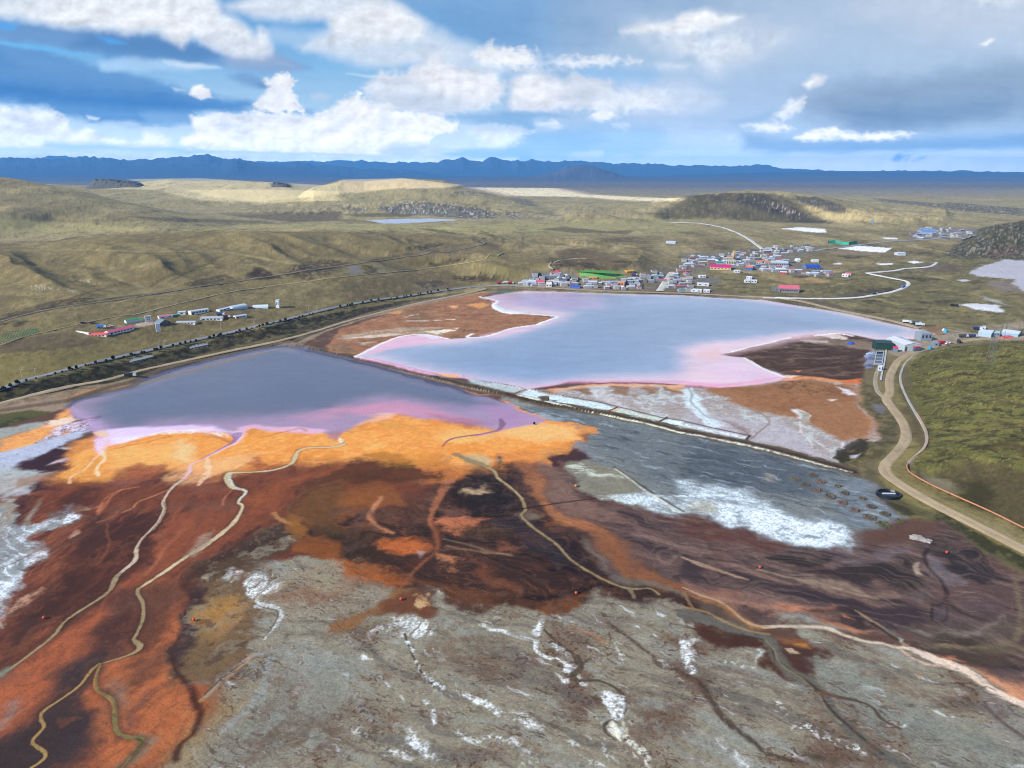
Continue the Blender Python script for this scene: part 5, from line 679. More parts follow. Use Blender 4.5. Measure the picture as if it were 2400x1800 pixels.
L('B1', [650,988, 622,1070, 628,1150, 720,1215, 742,1300, 748,1400, 790,1450, 895,1465, 922,1490, 780,1670], (74,50,38), [q + .9 for q in [.7, .9, .8, 1.1, .9, 1.0, .8, .5]], 1.6, .5, .5)
L('B1', [650,988, 622,1070, 628,1150, 720,1215, 742,1300, 748,1400, 790,1450, 895,1465, 922,1490, 780,1670], (120,112,66), [.55, .7, .65, .9, .7, .8, .6, .4], .35, .1, .95); L('B1', [640,1010, 614,1080, 622,1155, 715,1222, 736,1300], (176,110,60), .3, .3, .1, .7)
L('B1', [890,1470, 922,1492, 860,1570], (66,84,40), .5, .4, .1, .8)
for q in ([1060,1040, 1066,1090, 1024,1180, 934,1274, 890,1345],): L('R4', q, DKE, .35, .5, .2, .6)
L('R4', [860,570, 640,640, 560,760], (190,140,80), .5, .5, .3, .4)
L('R4', [1100,960, 1000,1000, 900,1040, 860,1080, 800,1105], (176,110,76), .9, .7, .3, .8); L('R4', [800,960, 720,1010, 680,1060, 640,1100], (176,106,70), [.8, 1.6], 1.2, .3, .7); L('R4', [1490,970, 1450,1020, 1450,1060], (170,104,76), .8, .8, .3, .7)
L('R4', [640,1170, 740,1130, 760,1100], (150,100,76), .7, .8, .4, .6); L('R4', [700,1180, 720,1290, 690,1370, 640,1440], (140,78,52), .7, 1, .5, .6)
L('B1', [1180,120, 1060,250, 950,400], (168,98,64), 1.2, 1.5, .5, .6)
L('R5', [740,730, 820,770, 930,808, 990,840, 1010,885, 1100,950, 1165,1015, 1190,1090, 1165,1130, 1240,1205, 1330,1268, 1400,1320, 1480,1410, 1600,1490, 1760,1568, 1880,1602, 2000,1602, 2060,1640], (74,50,38), [q + .9 for q in [2, 1.8, 1.5, 1.2, 1.1, 1, .9, 1, .9, .8, .8, .8, .7, .6]], 1.6, .5, .5)
L('R5', [740,730, 820,770, 930,808, 990,840, 1010,885, 1100,950, 1165,1015, 1190,1090, 1165,1130, 1240,1205, 1330,1268, 1400,1320, 1480,1410, 1600,1490, 1760,1568, 1880,1602, 2000,1602, 2060,1640], (146,124,86), [2, 1.8, 1.5, 1.2, 1.1, 1, .9, 1, .9, .8, .8, .8, .7, .6], .6, .15, .95)
L('R5', [960,815, 1000,850, 1020,890, 1110,955, 1175,1020], (170,150,110), .6, .5, .1, .7)
L('R5', [1040,1096, 1190,1082, 1400,1050, 1650,1016], (44,30,30), .7, .5, .05, .9, sm=False)
L('B3', [0,490, 120,540, 240,580, 330,640, 400,700, 470,730, 560,742], (170,146,110), .8, .6, .2, .8); L('B3', [0,618, 160,650, 300,720, 440,770, 560,790], (156,124,76), .8, .8, .2, .8); L('B3', [0,520, 60,620, 100,640], (140,110,70), .8, .6, .2, .7)
L('R5', [1870,1600, 1900,1659], (130,116,88), 1, .6, .2, .8)
L('B1', [1860,40, 1880,110, 2000,190, 2100,200], (110,66,40), 1, 1, .5, .6); L('R4', [1900,1120, 1880,1080, 1960,980, 2212,900], (120,76,44), 1.5, 1.5, .5, .7); L('R4', [1780,1110, 1840,1170, 1920,1190], (170,120,66), 1.2, 1, .4, .7)
P('R4', [1900,1060, 1980,980, 2150,930, 2212,920, 2212,1250, 2080,1240, 1960,1160], (104,72,38), 5, 1.6, .7); P('R4', [1830,1150, 1900,1120, 1960,1200, 2000,1260, 1900,1280], (142,90,34), 3, 1.2, .8)
for x_, y_ in ((730,893),(850,867),(897,910),(1003,940),(800,930),(870,965),(955,1007),(1050,985),(1035,1048),(1165,1020),(1222,1073),(1117,1095),(1213,1140),(1312,1120),(1300,1188),(1410,1165)):
    q = [x_ - 42, y_, x_ - 20, y_ - 13, x_ + 15, y_ - 14, x_ + 42, y_ - 2, x_ + 25, y_ + 12, x_ - 15, y_ + 13]
    P('R6', q, (110,104,88), 1.5, .7, .75); P('R6', [q[0] + 16, q[1] + 2, q[2] + 4, q[3] + 7, q[4], q[5] + 8, q[6] - 16, q[7] + 2, x_ + 8, y_ + 7, x_ - 10, y_ + 7], (56,50,42), 1, .6, .8)

# ---------------------------------------------------------------- build ground mesh
HEAP = toW(K('R3', 1960,890, 2090,852, 2212,862, 2700,900, 2700,1110, 2212,1055, 2120,1020, 2150,980, 1900,960, 1850,930))
for W in (toW(AP), LAKE1W, LAKE2W, HEAP):
    i = near_idx(W, 5); QT[i] = np.maximum(QT[i], ss(4, -4, poly_sd(px_[i], py_[i], W)))
gfm = np.full(len(gx), .42)
for W in (toW(GF), toW(GP), toW(FN)):
    i = near_idx(W, 5); gfm[i] = np.maximum(gfm[i], ss(5, -5, poly_sd(px_[i], py_[i], W)))
gfm = np.maximum(gfm, ss(5, 20, np.abs(gz)))
dn = ss(2500, 500, gy) * (1 - .8 * QT) * gfm
i = np.nonzero((gy < 1500) & (gy > 300))[0]; dsh, sid, _ = line_sd(gx[i], gy[i], SHORE); dsh = dsh * sid; blend(i, ss(.2, 1.5, dsh) * ss(9, 5, dsh) * ss(330, 420, gy[i]), (116, 98, 76))
wash((70, 52, 42), ('SR3', .12, .45), .3, (gy < 900) & (QT < .3))
# grass clumps, hollows and bare soil on the open land
opn = ss(600, 900, gy) * ss(9000, 5000, gy); i = np.nonzero((opn > 0) & (C[:, 1] > C[:, 2] * 1.25) & (C[:, 0] < .45))[0]
g1 = fbm(gx[i] / 16, gy[i] / 22, 140, 5, .65); g2 = fbm(gx[i] / 60, gy[i] / 100, 141, 5, .6)
g0 = fbm(gx[i] / 5, gy[i] / 9, 142, 3, .6); blend(i, ss(.05, .4, g0) * .22 * opn[i], (80, 70, 48)); blend(i, ss(.0, .45, g1) * .28 * opn[i], (80, 72, 46)); blend(i, ss(.05, .4, g2) * .4 * opn[i], (98, 86, 56)); blend(i, ss(-.05, -.4, g1) * .25 * opn[i], (164, 150, 96))
C *= (1 + (.14 * N2 + .08 * N1) * (1 - .7 * QT) + .20 * N3 * dn + .18 * N4 * dn + .14 * SR3 * dn)[:, None]
lum_ = (C @ np.array([.25, .6, .15]))[:, None]; C = .17 * np.maximum(lum_ / .17, .01) ** 1.24 * (1 + (C / lum_ - 1) * .96)
C *= np.array([1.02, 1.0, .96]); og = opn[:, None] * .8; lum_ = (C @ np.array([.25, .6, .15]))[:, None]; C = mixf(C, (lum_ + (C - lum_) * .80) * np.array([1.12, 1.06, 1.04]), og)
for W in (LAKE1W, LAKE2W):
    i = near_idx(W, 5); i = i[poly_sd(px_[i], py_[i], W) < 0]; C[i] *= (1 + .12 * SH[i] + .08 * N1[i])[:, None]  # streaks painted into the lake colour for wind, sediment and faint reflection
C = np.clip(C * ALB, 0.005, .9)
def grid_faces(nr, nc):
    a = np.arange(nr * nc).reshape(nr, nc)
    return np.stack([a[:-1, :-1], a[:-1, 1:], a[1:, 1:], a[1:, :-1]], -1).reshape(-1, 4)
def mesh_np(name, co, faces, col=None, mat=None, smooth=True):
    me = bpy.data.meshes.new(name); me.vertices.add(len(co)); me.vertices.foreach_set('co', np.asarray(co, np.float32).ravel())
    nf = len(faces); me.loops.add(nf * 4); me.loops.foreach_set('vertex_index', faces.astype(np.int32).ravel())
    me.polygons.add(nf); me.polygons.foreach_set('loop_start', np.arange(0, nf * 4, 4, dtype=np.int32)); me.polygons.foreach_set('loop_total', np.full(nf, 4, np.int32))
    me.update(calc_edges=True)
    if smooth: me.polygons.foreach_set('use_smooth', np.ones(nf, bool))
    if col is not None:
        at = me.color_attributes.new('Col', 'FLOAT_COLOR', 'POINT')
        at.data.foreach_set('color', np.concatenate([col, np.ones((len(col), 1))], 1).astype(np.float32).ravel())
    if mat: me.materials.append(mat)
    o = bpy.data.objects.new(name, me); SC.collection.objects.link(o); return o
def nodes(name):
    m = bpy.data.materials.new(name); m.use_nodes = True; nt = m.node_tree; nt.nodes.clear()
    out = nt.nodes.new('ShaderNodeOutputMaterial'); b = nt.nodes.new('ShaderNodeBsdfPrincipled'); nt.links.new(b.outputs[0], out.inputs[0]); return m, nt, b, out
def nn(nt, t, **k):
    n = nt.nodes.new(t)
    for a, v in k.items(): setattr(n, a, v)
    return n
SC = bpy.context.scene
m, nt, b, out = nodes('earth'); MG = m
vc = nn(nt, 'ShaderNodeVertexColor', layer_name='Col'); tc = nn(nt, 'ShaderNodeTexCoord')
n1 = nn(nt, 'ShaderNodeTexNoise'); n1.inputs['Scale'].default_value = 1.1; n1.inputs['Detail'].default_value = 6; n1.inputs['Roughness'].default_value = .7
n2 = nn(nt, 'ShaderNodeTexNoise'); n2.inputs['Scale'].default_value = .16; n2.inputs['Detail'].default_value = 5; n2.inputs['Roughness'].default_value = .65
mr = nn(nt, 'ShaderNodeMapRange'); mr.inputs[1].default_value = .3; mr.inputs[2].default_value = .7; mr.inputs[3].default_value = .80; mr.inputs[4].default_value = 1.2
mr2 = nn(nt, 'ShaderNodeMapRange'); mr2.inputs[1].default_value = .3; mr2.inputs[2].default_value = .7; mr2.inputs[3].default_value = .9; mr2.inputs[4].default_value = 1.1
mu = nn(nt, 'ShaderNodeMath', operation='MULTIPLY'); vm = nn(nt, 'ShaderNodeVectorMath', operation='SCALE')
for q in (n1, n2): nt.links.new(tc.outputs['Object'], q.inputs['Vector'])
nt.links.new(n1.outputs[0], mr.inputs[0]); nt.links.new(n2.outputs[0], mr2.inputs[0]); nt.links.new(mr.outputs[0], mu.inputs[0]); nt.links.new(mr2.outputs[0], mu.inputs[1])
nt.links.new(vc.outputs[0], vm.inputs[0]); nt.links.new(mu.outputs[0], vm.inputs['Scale']); nt.links.new(vm.outputs[0], b.inputs['Base Color'])
b.inputs['Roughness'].default_value = .95; b.inputs['Specular IOR Level'].default_value = .15
bp = nn(nt, 'ShaderNodeBump'); bp.inputs['Strength'].default_value = .5; bp.inputs['Distance'].default_value = .5; nt.links.new(n1.outputs[0], bp.inputs['Height']); nt.links.new(bp.outputs[0], b.inputs['Normal'])
fc = grid_faces(NR, NC)
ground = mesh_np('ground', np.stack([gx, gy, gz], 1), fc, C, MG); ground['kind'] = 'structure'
# ---------------------------------------------------------------- water sheets
def water(name, W, z, mat, pad=4.0):
    a = np.array(W); lo, hi = a.min(0) - 20, a.max(0) + 20
    i = np.nonzero((gx > lo[0]) & (gx < hi[0]) & (gy > lo[1]) & (gy < hi[1]))[0]
    ins = np.zeros(len(gx), bool); ins[i] = poly_sd(gx[i], gy[i], W) < pad
    f = fc[ins[fc].any(1)]; vs, inv = np.unique(f.ravel(), return_inverse=True)
    o = mesh_np(name, np.stack([gx[vs], gy[vs], np.full(len(vs), z)], 1), inv.reshape(-1, 4), C[vs], mat); o['kind'] = 'structure'; return o
m, nt, b, out = nodes('lake_water'); MW = m
vc = nn(nt, 'ShaderNodeVertexColor', layer_name='Col'); nt.links.new(vc.outputs[0], b.inputs['Base Color'])
tc = nn(nt, 'ShaderNodeTexCoord'); mp = nn(nt, 'ShaderNodeMapping'); mp.inputs['Scale'].default_value = (.5, .25, 1); mp.inputs['Rotation'].default_value = (0, 0, .3)
n1 = nn(nt, 'ShaderNodeTexNoise'); n1.inputs['Scale'].default_value = 1.0; n1.inputs['Detail'].default_value = 4; n1.inputs['Roughness'].default_value = .6
nt.links.new(tc.outputs['Object'], mp.inputs[0]); nt.links.new(mp.outputs[0], n1.inputs['Vector'])
bp = nn(nt, 'ShaderNodeBump'); bp.inputs['Strength'].default_value = .8; bp.inputs['Distance'].default_value = .4
nt.links.new(n1.outputs[0], bp.inputs['Height']); nt.links.new(bp.outputs[0], b.inputs['Normal'])
b.inputs['Roughness'].default_value = .12; b.inputs['IOR'].default_value = 1.33
water('lake_water', LAKE1W, 0, MW); water('lake_water', LAKE2W, 0, MW)
# ---------------------------------------------------------------- sky backdrop, 105 km away
RS = 105000.0
az = np.radians(np.concatenate([np.linspace(-88, -44, 60)[:-1], np.linspace(-44, 44, 1050), np.linspace(44, 88, 60)[1:]]))
el = np.radians(np.concatenate([np.linspace(-3, -.6, 6)[:-1], np.linspace(-.6, 16, 340), np.linspace(16, 65, 70)[1:]]))
EL, AZ = np.meshgrid(el, az, indexing='ij'); E, A = EL.ravel(), AZ.ravel()
dx, dy, dz = np.cos(E) * np.sin(A), np.cos(E) * np.cos(A), np.sin(E)
zc = np.maximum(dy * CP - dz * SP, .12); yc = dy * SP + dz * CP
su, sv = CX + F * dx / zc, CY - F * yc / zc
SC_ = np.zeros((len(su), 3)); svn = np.minimum(sv, 368)
sg = [(-3000, (60,110,180)), (-600, (66,128,200)), (0, (98,158,212)), (120, (126,180,224)), (220, (168,203,230)), (310, (206,224,240)), (368, (222,232,242))]
for c in range(3): SC_[:, c] = np.interp(svn, [g[0] for g in sg], [lin(g[1])[c] for g in sg])
# finer towards the horizon, as cloud layers are
hh = np.maximum(372 - sv, 6); q_ = 90 * np.log(hh)
fa = fbm(su / 70, q_ / 22, 201, 6, .55); fb = fbm(su / 70, q_ / 22, 202, 6, .55); bi = fbm(su / 34, sv / 26, 203, 6, .55, 2); bi2 = fbm(su / 34 + 5, sv / 26, 204, 6, .55, 2)
st = fbm(su / 190 + fa * .2, q_ / 9 + su / 260, 205, 6, .6); lf = fbm(su / 300, sv / 130, 206, 5, .5)
SF = dict(fa=fa, st=st, bi=bi, lf=lf)
def S(o, pts, col, s=14, w=16, op=1.0, puff=0, mod=None):
    k, x0 = (.5, 0) if o == 'L' else (.5, 1106) if o == 'R' else (1, 0)
    W = [(x0 + pts[i] * k, pts[i + 1] * k) for i in range(0, len(pts), 2)]
    if o == 'R' and s < 10: s = s * 1.7; w = w * 1.2
    elif puff: s = s * 1.9
    else: s = s * 1.25
    a = np.array(W); m_ = s * 2 + w * 2; lo, hi = a.min(0) - m_, a.max(0) + m_
    i = np.nonzero((su > lo[0]) & (su < hi[0]) & (sv > lo[1]) & (sv < hi[1]))[0]
    if not len(i): return
    ax, ay = (bi[i], bi2[i]) if puff else (fa[i], fb[i])
    sd = poly_sd(su[i] + ax * w, sv[i] + ay * w * .8, W)
    if puff: sd = sd + bi[i] * w * .9
    m = ss(s, -s, sd) * op
    if mod: m = m * ss(mod[1], mod[2], SF[mod[0]][i])
    SC_[i] += (lin(col) - SC_[i]) * m[:, None]
WHT = (250,250,252)
# overhead, out of frame
S('D', [-9000,-60, 12000,-60, 12000,-9000, -9000,-9000], (150,182,214), 60, 60, .75); S('D', [-9000,-120, 12000,-120, 12000,-9000, -9000,-9000], (226,232,240), 80, 60, .8, 0, ('lf', -.1, .3))
S('D', [-9000,-40, 12000,-40, 12000,-700, -9000,-700], (206,216,230), 50, 60, .75)
# right side
S('R', [-60,-140, 4000,-140, 4000,760, 1100,745, 600,705, -60,690], (172,196,222), 50, 20, .95); S('R', [-100,-200, 1000,-200, 1700,-60, 1200,40, 700,110, 400,210, -100,210], (130,166,204), 40, 40, .9)
S('R', [1450,20, 2212,-200, 4000,-200, 4000,200, 2212,220, 1800,140], (200,213,229), 40, 40, .9); S('R', [2000,-20, 2250,-20, 2150,20, 2020,15], (225,234,244), 12, 12, .8)
S('R', [500,130, 1000,110, 1190,130, 1160,230, 1040,300, 900,310, 760,230], (232,238,246), 34, 30, .9, 0, ('fa', -.6, .1)); S('R', [470,126, 600,98, 700,80, 745,48, 840,36, 890,58, 1000,70, 900,112, 790,132, 600,134], (246,248,251), 7, 10)
S('R', [740,200, 860,205, 900,290, 990,290, 1060,240, 900,330, 800,260], (236,241,248), 16, 16, .8); S('R', [620,270, 760,270, 740,290, 640,288], (230,238,247), 8, 8, .8); S('R', [1170,140, 1330,190, 1280,240, 1180,200], (222,231,243), 25, 20, .7)
S('R', [420,500, 700,380, 900,310, 1250,160, 1500,120, 1700,300, 1300,400, 1130,500, 900,580, 600,560], (176,198,225), 35, 30, .8); S('R', [900,300, 1300,180, 1800,120, 2212,160, 2212,260, 1500,330, 1100,420], (170,193,219), 50, 40, .6)
S('R', [1240,400, 1500,340, 1900,290, 2300,240, 4000,200, 4000,520, 2212,520, 1900,556, 1560,566, 1380,530, 1270,470], (142,162,186), 30, 30, .92); S('R', [1400,470, 1700,420, 2150,400, 2100,480, 1800,535, 1500,540], (112,138,168), 26, 24, .9); S('R', [1500,440, 2212,300, 2300,380, 1800,480], (152,175,198), 30, 30, .5)
S('R', [2020,185, 2070,155, 2085,160, 2050,190], WHT, 4, 6, .9); S('R', [1540,290, 1900,240, 1850,280, 1600,330], (184,203,226), 20, 20, .6)
S('R', [0,205, 100,206, 160,240, 380,240, 550,250, 400,276, 200,280, -40,292, -60,220], (240,244,249), 7, 14, .9, 1); S('R', [280,290, 640,300, 620,370, 450,380, 300,330], (120,182,232), 16, 14, .7)
S('R', [300,340, 440,340, 700,320, 900,400, 720,480, 400,480], (196,212,234), 22, 22, .8); S('R', [0,350, 30,330, 90,300, 150,310, 225,350, 265,310, 290,325, 420,345, 440,380, 380,430, 300,462, 100,472, -10,466], (226,231,239), 6, 12, 1, 1); S('R', [10,350, 90,305, 150,315, 220,360, 200,440, 100,455, 10,440], (248,248,250), 16, 12, .9); S('R', [250,350, 430,350, 400,420, 300,440], (206,212,223), 14, 12, .6)
S('R', [340,430, 480,384, 620,380, 710,410, 710,460, 560,462, 400,475, 340,465], (242,246,250), 9, 14, .9, 1); S('R', [600,400, 800,370, 900,440, 700,480], (214,225,240), 20, 20, .7); S('R', [330,500, 400,462, 465,490, 380,515], WHT, 4, 8, 1, 1); S('R', [100,520, 200,510, 230,535, 180,562, 110,572], WHT, 4, 8, .95, 1); S('R', [430,520, 500,530, 490,560, 440,540], WHT, 4, 8, .8, 1); S('R', [-40,480, 160,478, 240,500, 100,505, -40,500], (132,172,210), 6, 8, .8)
S('R', [-40,530, 60,510, 200,540, 320,520, 560,540, 720,560, 780,640, 700,690, 600,702, 200,690, -60,690], (160,196,228), 16, 18, .85); S('R', [0,520, 100,560, 300,560, 420,600, 300,640, 100,620, 0,600], (138,180,218), 14, 14, .6); S('R', [640,520, 780,520, 780,560, 900,600, 820,640, 700,640], (186,207,232), 14, 14, .7)
S('R', [240,670, 290,655, 380,645, 400,670, 330,676], (204,221,240), 5, 8, .8, 1); S('R', [390,680, 440,665, 560,670, 640,640, 760,660, 700,690, 600,702, 480,690], (196,216,238), 7, 10, .8, 1)
S('R', [600,706, 700,600, 900,560, 1200,655, 1250,740, 900,720], (190,212,235), 22, 16, .85); S('R', [1000,570, 1300,604, 1800,594, 2300,556, 4000,540, 4000,650, 2212,640, 1800,648, 1300,662, 1000,640], (132,164,198), 9, 10, .9); S('R', [1300,610, 1700,600, 2300,580, 2300,620, 1500,640], (118,152,190), 9, 10, .6)
S('R', [1200,664, 2300,648, 4000,660, 4000,770, 2212,742, 1300,745, 1080,720], (204,216,230), 8, 8, .9); S('R', [1900,670, 2300,665, 2300,700, 2000,690], (178,201,226), 8, 8, .6)
S('R', [1640,680, 1660,660, 1715,664, 1700,684, 1670,692], (112,152,196), 4, 6, .9, 1); S('R', [1735,690, 1760,672, 1795,665, 1780,682], (130,166,206), 4, 5, .8); S('R', [600,620, 760,600, 900,640, 700,660], (176,202,230), 14, 12, .6)
S('R', [1260,356, 1300,322, 1352,328, 1330,358, 1280,372], WHT, 5, 8, .95); S('R', [1130,492, 1200,432, 1268,412, 1240,470, 1170,506], (242,246,250), 6, 10, .95, 1); S('R', [990,534, 1100,515, 1215,542, 1120,562, 1050,550], (246,248,251), 5, 9, .95, 1); S('R', [1218,592, 1300,552, 1400,543, 1470,572, 1660,564, 1750,570, 1650,592, 1500,596, 1400,590, 1300,600], WHT, 4, 7, 1, 1); S('R', [930,580, 960,575, 940,605], (210,224,242), 4, 6, .8); S('R', [940,520, 1160,470, 1100,520, 1000,530], (140,176,212), 7, 8, .5)
# left side
S('L', [860,-160, 2400,-160, 2400,300, 2050,210, 1860,90, 1600,20, 1200,60, 960,30], (128,170,214), 36, 30, .75); S('L', [1850,60, 2300,0, 2300,220, 2060,190], (116,160,206), 26, 24, .7)
S('L', [1280,190, 1500,160, 1850,110, 2060,200, 2212,290, 2100,330, 1920,268, 1600,278, 1400,236], (204,220,238), 15, 18, .95); S('L', [1540,250, 1700,225, 1900,180, 2030,230, 1850,262, 1620,274], (222,231,242), 14, 14, .8)
S('L', [980,20, 1200,-60, 1600,-60, 1700,10, 1850,96, 1840,160, 1650,200, 1450,206, 1300,196, 1440,120, 1400,76, 1200,74, 1000,40], (226,233,242), 14, 18, .95); S('L', [1440,60, 1600,14, 1720,14, 1835,86, 1810,140, 1600,158, 1450,130], (244,246,249), 15, 14, .9); S('L', [1060,150, 1200,110, 1440,140, 1280,190, 1180,180], (190,214,240), 12, 14, .6)
S('L', [-2000,70, 200,92, 500,125, 700,140, 900,190, 960,215, 1150,215, 1260,255, 1340,292, 1150,302, 1000,290, 850,268, 700,250, 660,292, 520,242, 350,215, 0,170, -2000,100], (112,152,200), 11, 16, .95); S('L', [380,130, 700,150, 900,195, 960,225, 860,262, 700,248, 500,230, 300,190], (88,134,186), 14, 14, .85); S('L', [960,220, 1150,212, 1260,255, 1300,290, 1000,286], (160,178,206), 14, 14, .8); S('L', [0,88, 80,100, 60,122, 0,118], (88,168,236), 5, 5, .8); S('L', [420,150, 500,160, 550,182, 470,182], (88,166,234), 5, 5, .8)
S('L', [-2000,-200, 850,-200, 960,50, 1080,120, 1090,150, 1120,110, 1150,140, 1172,210, 1130,232, 1040,232, 920,190, 830,150, 780,190, 690,130, 400,118, 200,92, 0,66, -2000,50], (238,242,247), 13, 17, 1); S('L', [900,120, 1080,150, 1170,190, 1170,230, 1000,228, 880,180], (222,228,238), 12, 12, .7); S('L', [400,30, 700,40, 900,100, 800,150, 600,110, 300,80], (247,248,250), 22, 18, .7); S('L', [-200,-100, 300,-100, 100,30, -200,40], (216,226,238), 30, 24, .7)
S('L', [-2000,190, 0,176, 200,222, 430,285, 700,352, 850,392, 1100,438, 1310,468, 1380,492, 1180,484, 1050,466, 850,482, 840,520, 700,534, 450,520, 250,494, 180,442, 0,428, -2000,420], (94,144,198), 9, 18, .97); S('L', [0,340, 300,380, 700,400, 900,440, 1050,462, 850,470, 600,470, 300,440, 0,410, -2000,400, -2000,300], (60,118,184), 15, 16, .8); S('L', [0,190, 300,260, 600,330, 800,380, 500,350, 100,290], (112,158,206), 18, 16, .6); S('L', [600,480, 840,490, 800,530, 640,525], (140,180,218), 8, 10, .6)
S('L', [0,168, 200,196, 350,222, 430,240, 200,214, 0,180], (112,186,240), 4, 5, .9); S('L', [430,260, 560,240, 700,252, 850,270, 960,290, 700,296, 560,300, 440,296], (176,210,240), 7, 10, .8); S('L', [700,256, 850,266, 950,288, 850,288, 730,274], (216,230,244), 5, 7, .8); S('L', [370,490, 430,500, 420,510, 380,505], (226,238,248), 3, 4, .8)
S('L', [985,322, 1060,306, 1140,330, 1190,362, 1100,374, 1040,352], (120,158,202), 7, 10, .85); S('L', [1110,352, 1190,352, 1200,368, 1120,372], (98,138,188), 5, 6, .7); S('L', [690,340, 780,342, 740,352], (140,182,222), 4, 5, .7); S('L', [740,370, 800,380, 760,386], (200,222,240), 3, 4, .7); S('L', [1340,405, 1380,396, 1425,408, 1400,428, 1350,424], (190,208,230), 4, 7, .9, 1)
S('L', [1500,310, 1560,318, 1700,326, 1600,330], (220,232,244), 4, 5, .8); S('L', [1560,372, 1640,312, 1760,300, 1830,270, 1884,232, 1980,280, 2080,300, 2150,308, 2178,360, 2160,430, 2060,480, 1900,484, 1750,472, 1620,432], (224,229,237), 6, 15, 1, 1); S('L', [1780,310, 1880,250, 1980,300, 2140,320, 2160,380, 2080,440, 1900,400], (248,248,250), 13, 14, .85); S('L', [1600,380, 1800,400, 2050,460, 1900,480, 1700,460], (204,214,228), 14, 13, .7)
S('L', [2040,222, 2120,182, 2180,200, 2300,210, 2300,276, 2200,282, 2080,270], (246,248,251), 6, 12, 1, 1); S('L', [816,396, 836,366, 862,356, 896,376, 914,414, 868,418, 830,406], WHT, 2.5, 7, 1, 1)
S('L', [1090,440, 1150,388, 1172,368, 1135,344, 1165,334, 1192,314, 1232,318, 1272,350, 1262,382, 1282,436, 1308,474, 1200,476, 1100,462], WHT, 3, 11, 1, 1); S('L', [1180,340, 1210,380, 1180,450, 1120,450], (228,234,243), 9, 8, .6)
S('L', [-2000,460, 0,456, 110,462, 230,470, 300,516, 318,566, 380,542, 430,590, 520,598, 560,616, 620,604, 618,568, 660,560, 720,600, 730,634, 600,644, 400,636, 200,640, 0,634, -2000,640], (240,244,250), 5, 12, .95, 1); S('L', [0,540, 120,520, 280,590, 160,600, 0,590], (214,224,238), 14, 14, .6); S('L', [0,480, 120,500, 180,526, 60,520], (200,214,232), 9, 10, .6)
S('L', [190,602, 330,612, 430,610, 540,622, 800,632, 960,652, 800,660, 560,650, 300,646, 180,630], (166,200,230), 6, 9, .85); S('L', [-2000,622, 200,630, 300,648, -2000,640], (180,208,234), 6, 8, .8)
S('L', [820,494, 1000,482, 1200,482, 1350,492, 1376,470, 1410,464, 1440,492, 1424,462, 1450,450, 1490,418, 1550,398, 1602,440, 1688,432, 1712,468, 1800,490, 1900,482, 1972,520, 1962,562, 1860,592, 1862,644, 1700,652, 1600,668, 1450,662, 1300,656, 1000,644, 800,628, 780,600, 842,572], WHT, 4, 14, 1, 1)
S('L', [920,520, 1000,512, 1090,530, 1060,560, 960,550], (206,217,233), 8, 10, .8, 1); S('L', [1180,590, 1260,586, 1220,598], (190,204,224), 3, 4, .7); S('L', [1640,640, 1700,610, 1860,610, 1860,648, 1700,672, 1650,664], (186,204,228), 9, 10, .85); S('L', [1440,470, 1500,440, 1490,520, 1460,560, 1420,520], (232,236,244), 9, 9, .7); S('L', [1640,470, 1700,460, 1700,560, 1640,600], (230,235,243), 12, 10, .6); S('L', [860,560, 1000,580, 1300,600, 1400,640, 1000,630, 850,600], (238,241,247), 10, 10, .6); S('L', [900,490, 1340,492, 1300,520, 1000,510], (214,223,236), 8, 8, .6)
S('L', [1860,482, 1960,490, 2100,480, 2200,468, 2300,490, 2300,560, 2150,540, 2000,515], (132,172,212), 8, 11, .8); S('L', [2000,545, 2140,540, 2300,560, 2240,600, 2150,650, 2040,640, 2080,600], (228,237,247), 7, 13, .9, 1); S('L', [1905,652, 2000,640, 2300,630, 2300,694, 2100,690, 1950,676], (150,189,226), 7, 9, .85)
S('L', [780,650, 1000,655, 1400,664, 1640,672, 1650,668, 1400,656, 1000,646], (176,202,230), 3, 5, .8); S('L', [-2000,652, 900,662, 1800,672, 2240,676, 2240,700, -2000,700], (226,238,248), 5, 5, .8)
e1 = fbm((su - 5) / 34, (sv - 6) / 26, 203, 5, .55, 2); e2 = fbm((su - 14) / 80 + .3, (sv - 14) / 55, 209, 5, .55, 2) - fbm((su) / 80 + .3, sv / 55, 209, 5, .55, 2)
wht = ss(.45, .8, SC_.min(1)); i = np.arange(len(su)); g_ = ss(1050, 1500, su) * ss(-200, 0, sv) * ss(170, 60, sv) * (.22 + .3 * ss(-.3, .3, lf)); SC_ += (lin((196, 208, 224)) - SC_) * (g_ * ss(.75, .5, SC_.min(1)))[:, None]
sh = 1 + (.04 * bi + .04 * fa) - wht * (.07 * (e1 - bi) + .22 * e2 + .03 + .12 * ss(-.1, .5, fa) * ss(.1, .5, lf + .3)) + .035 * st
SC_ *= sh[:, None]; SC_ = np.clip(SC_ * (1 + .08 * st * ss(.9, .35, SC_[:, 2]))[:, None], 0, 1.4) * (SKYK * np.interp(np.degrees(E), [-1, .8, 1.6, 3, 5, 9], [3.2, 2.6, 1.8, 1.30, 1.1, 1.02]))[:, None]
sky = None
m, nt, b, out = nodes('cloudy_sky'); nt.nodes.remove(b); em = nn(nt, 'ShaderNodeEmission'); vc = nn(nt, 'ShaderNodeVertexColor', layer_name='Col'); nt.links.new(vc.outputs[0], em.inputs[0]); nt.links.new(em.outputs[0], out.inputs[0])
sky = mesh_np('sky', np.stack([dx, dy, dz], 1) * RS, grid_faces(len(el), len(az)), SC_, m); sky['kind'] = 'structure'; m.cycles.emission_sampling = 'NONE'
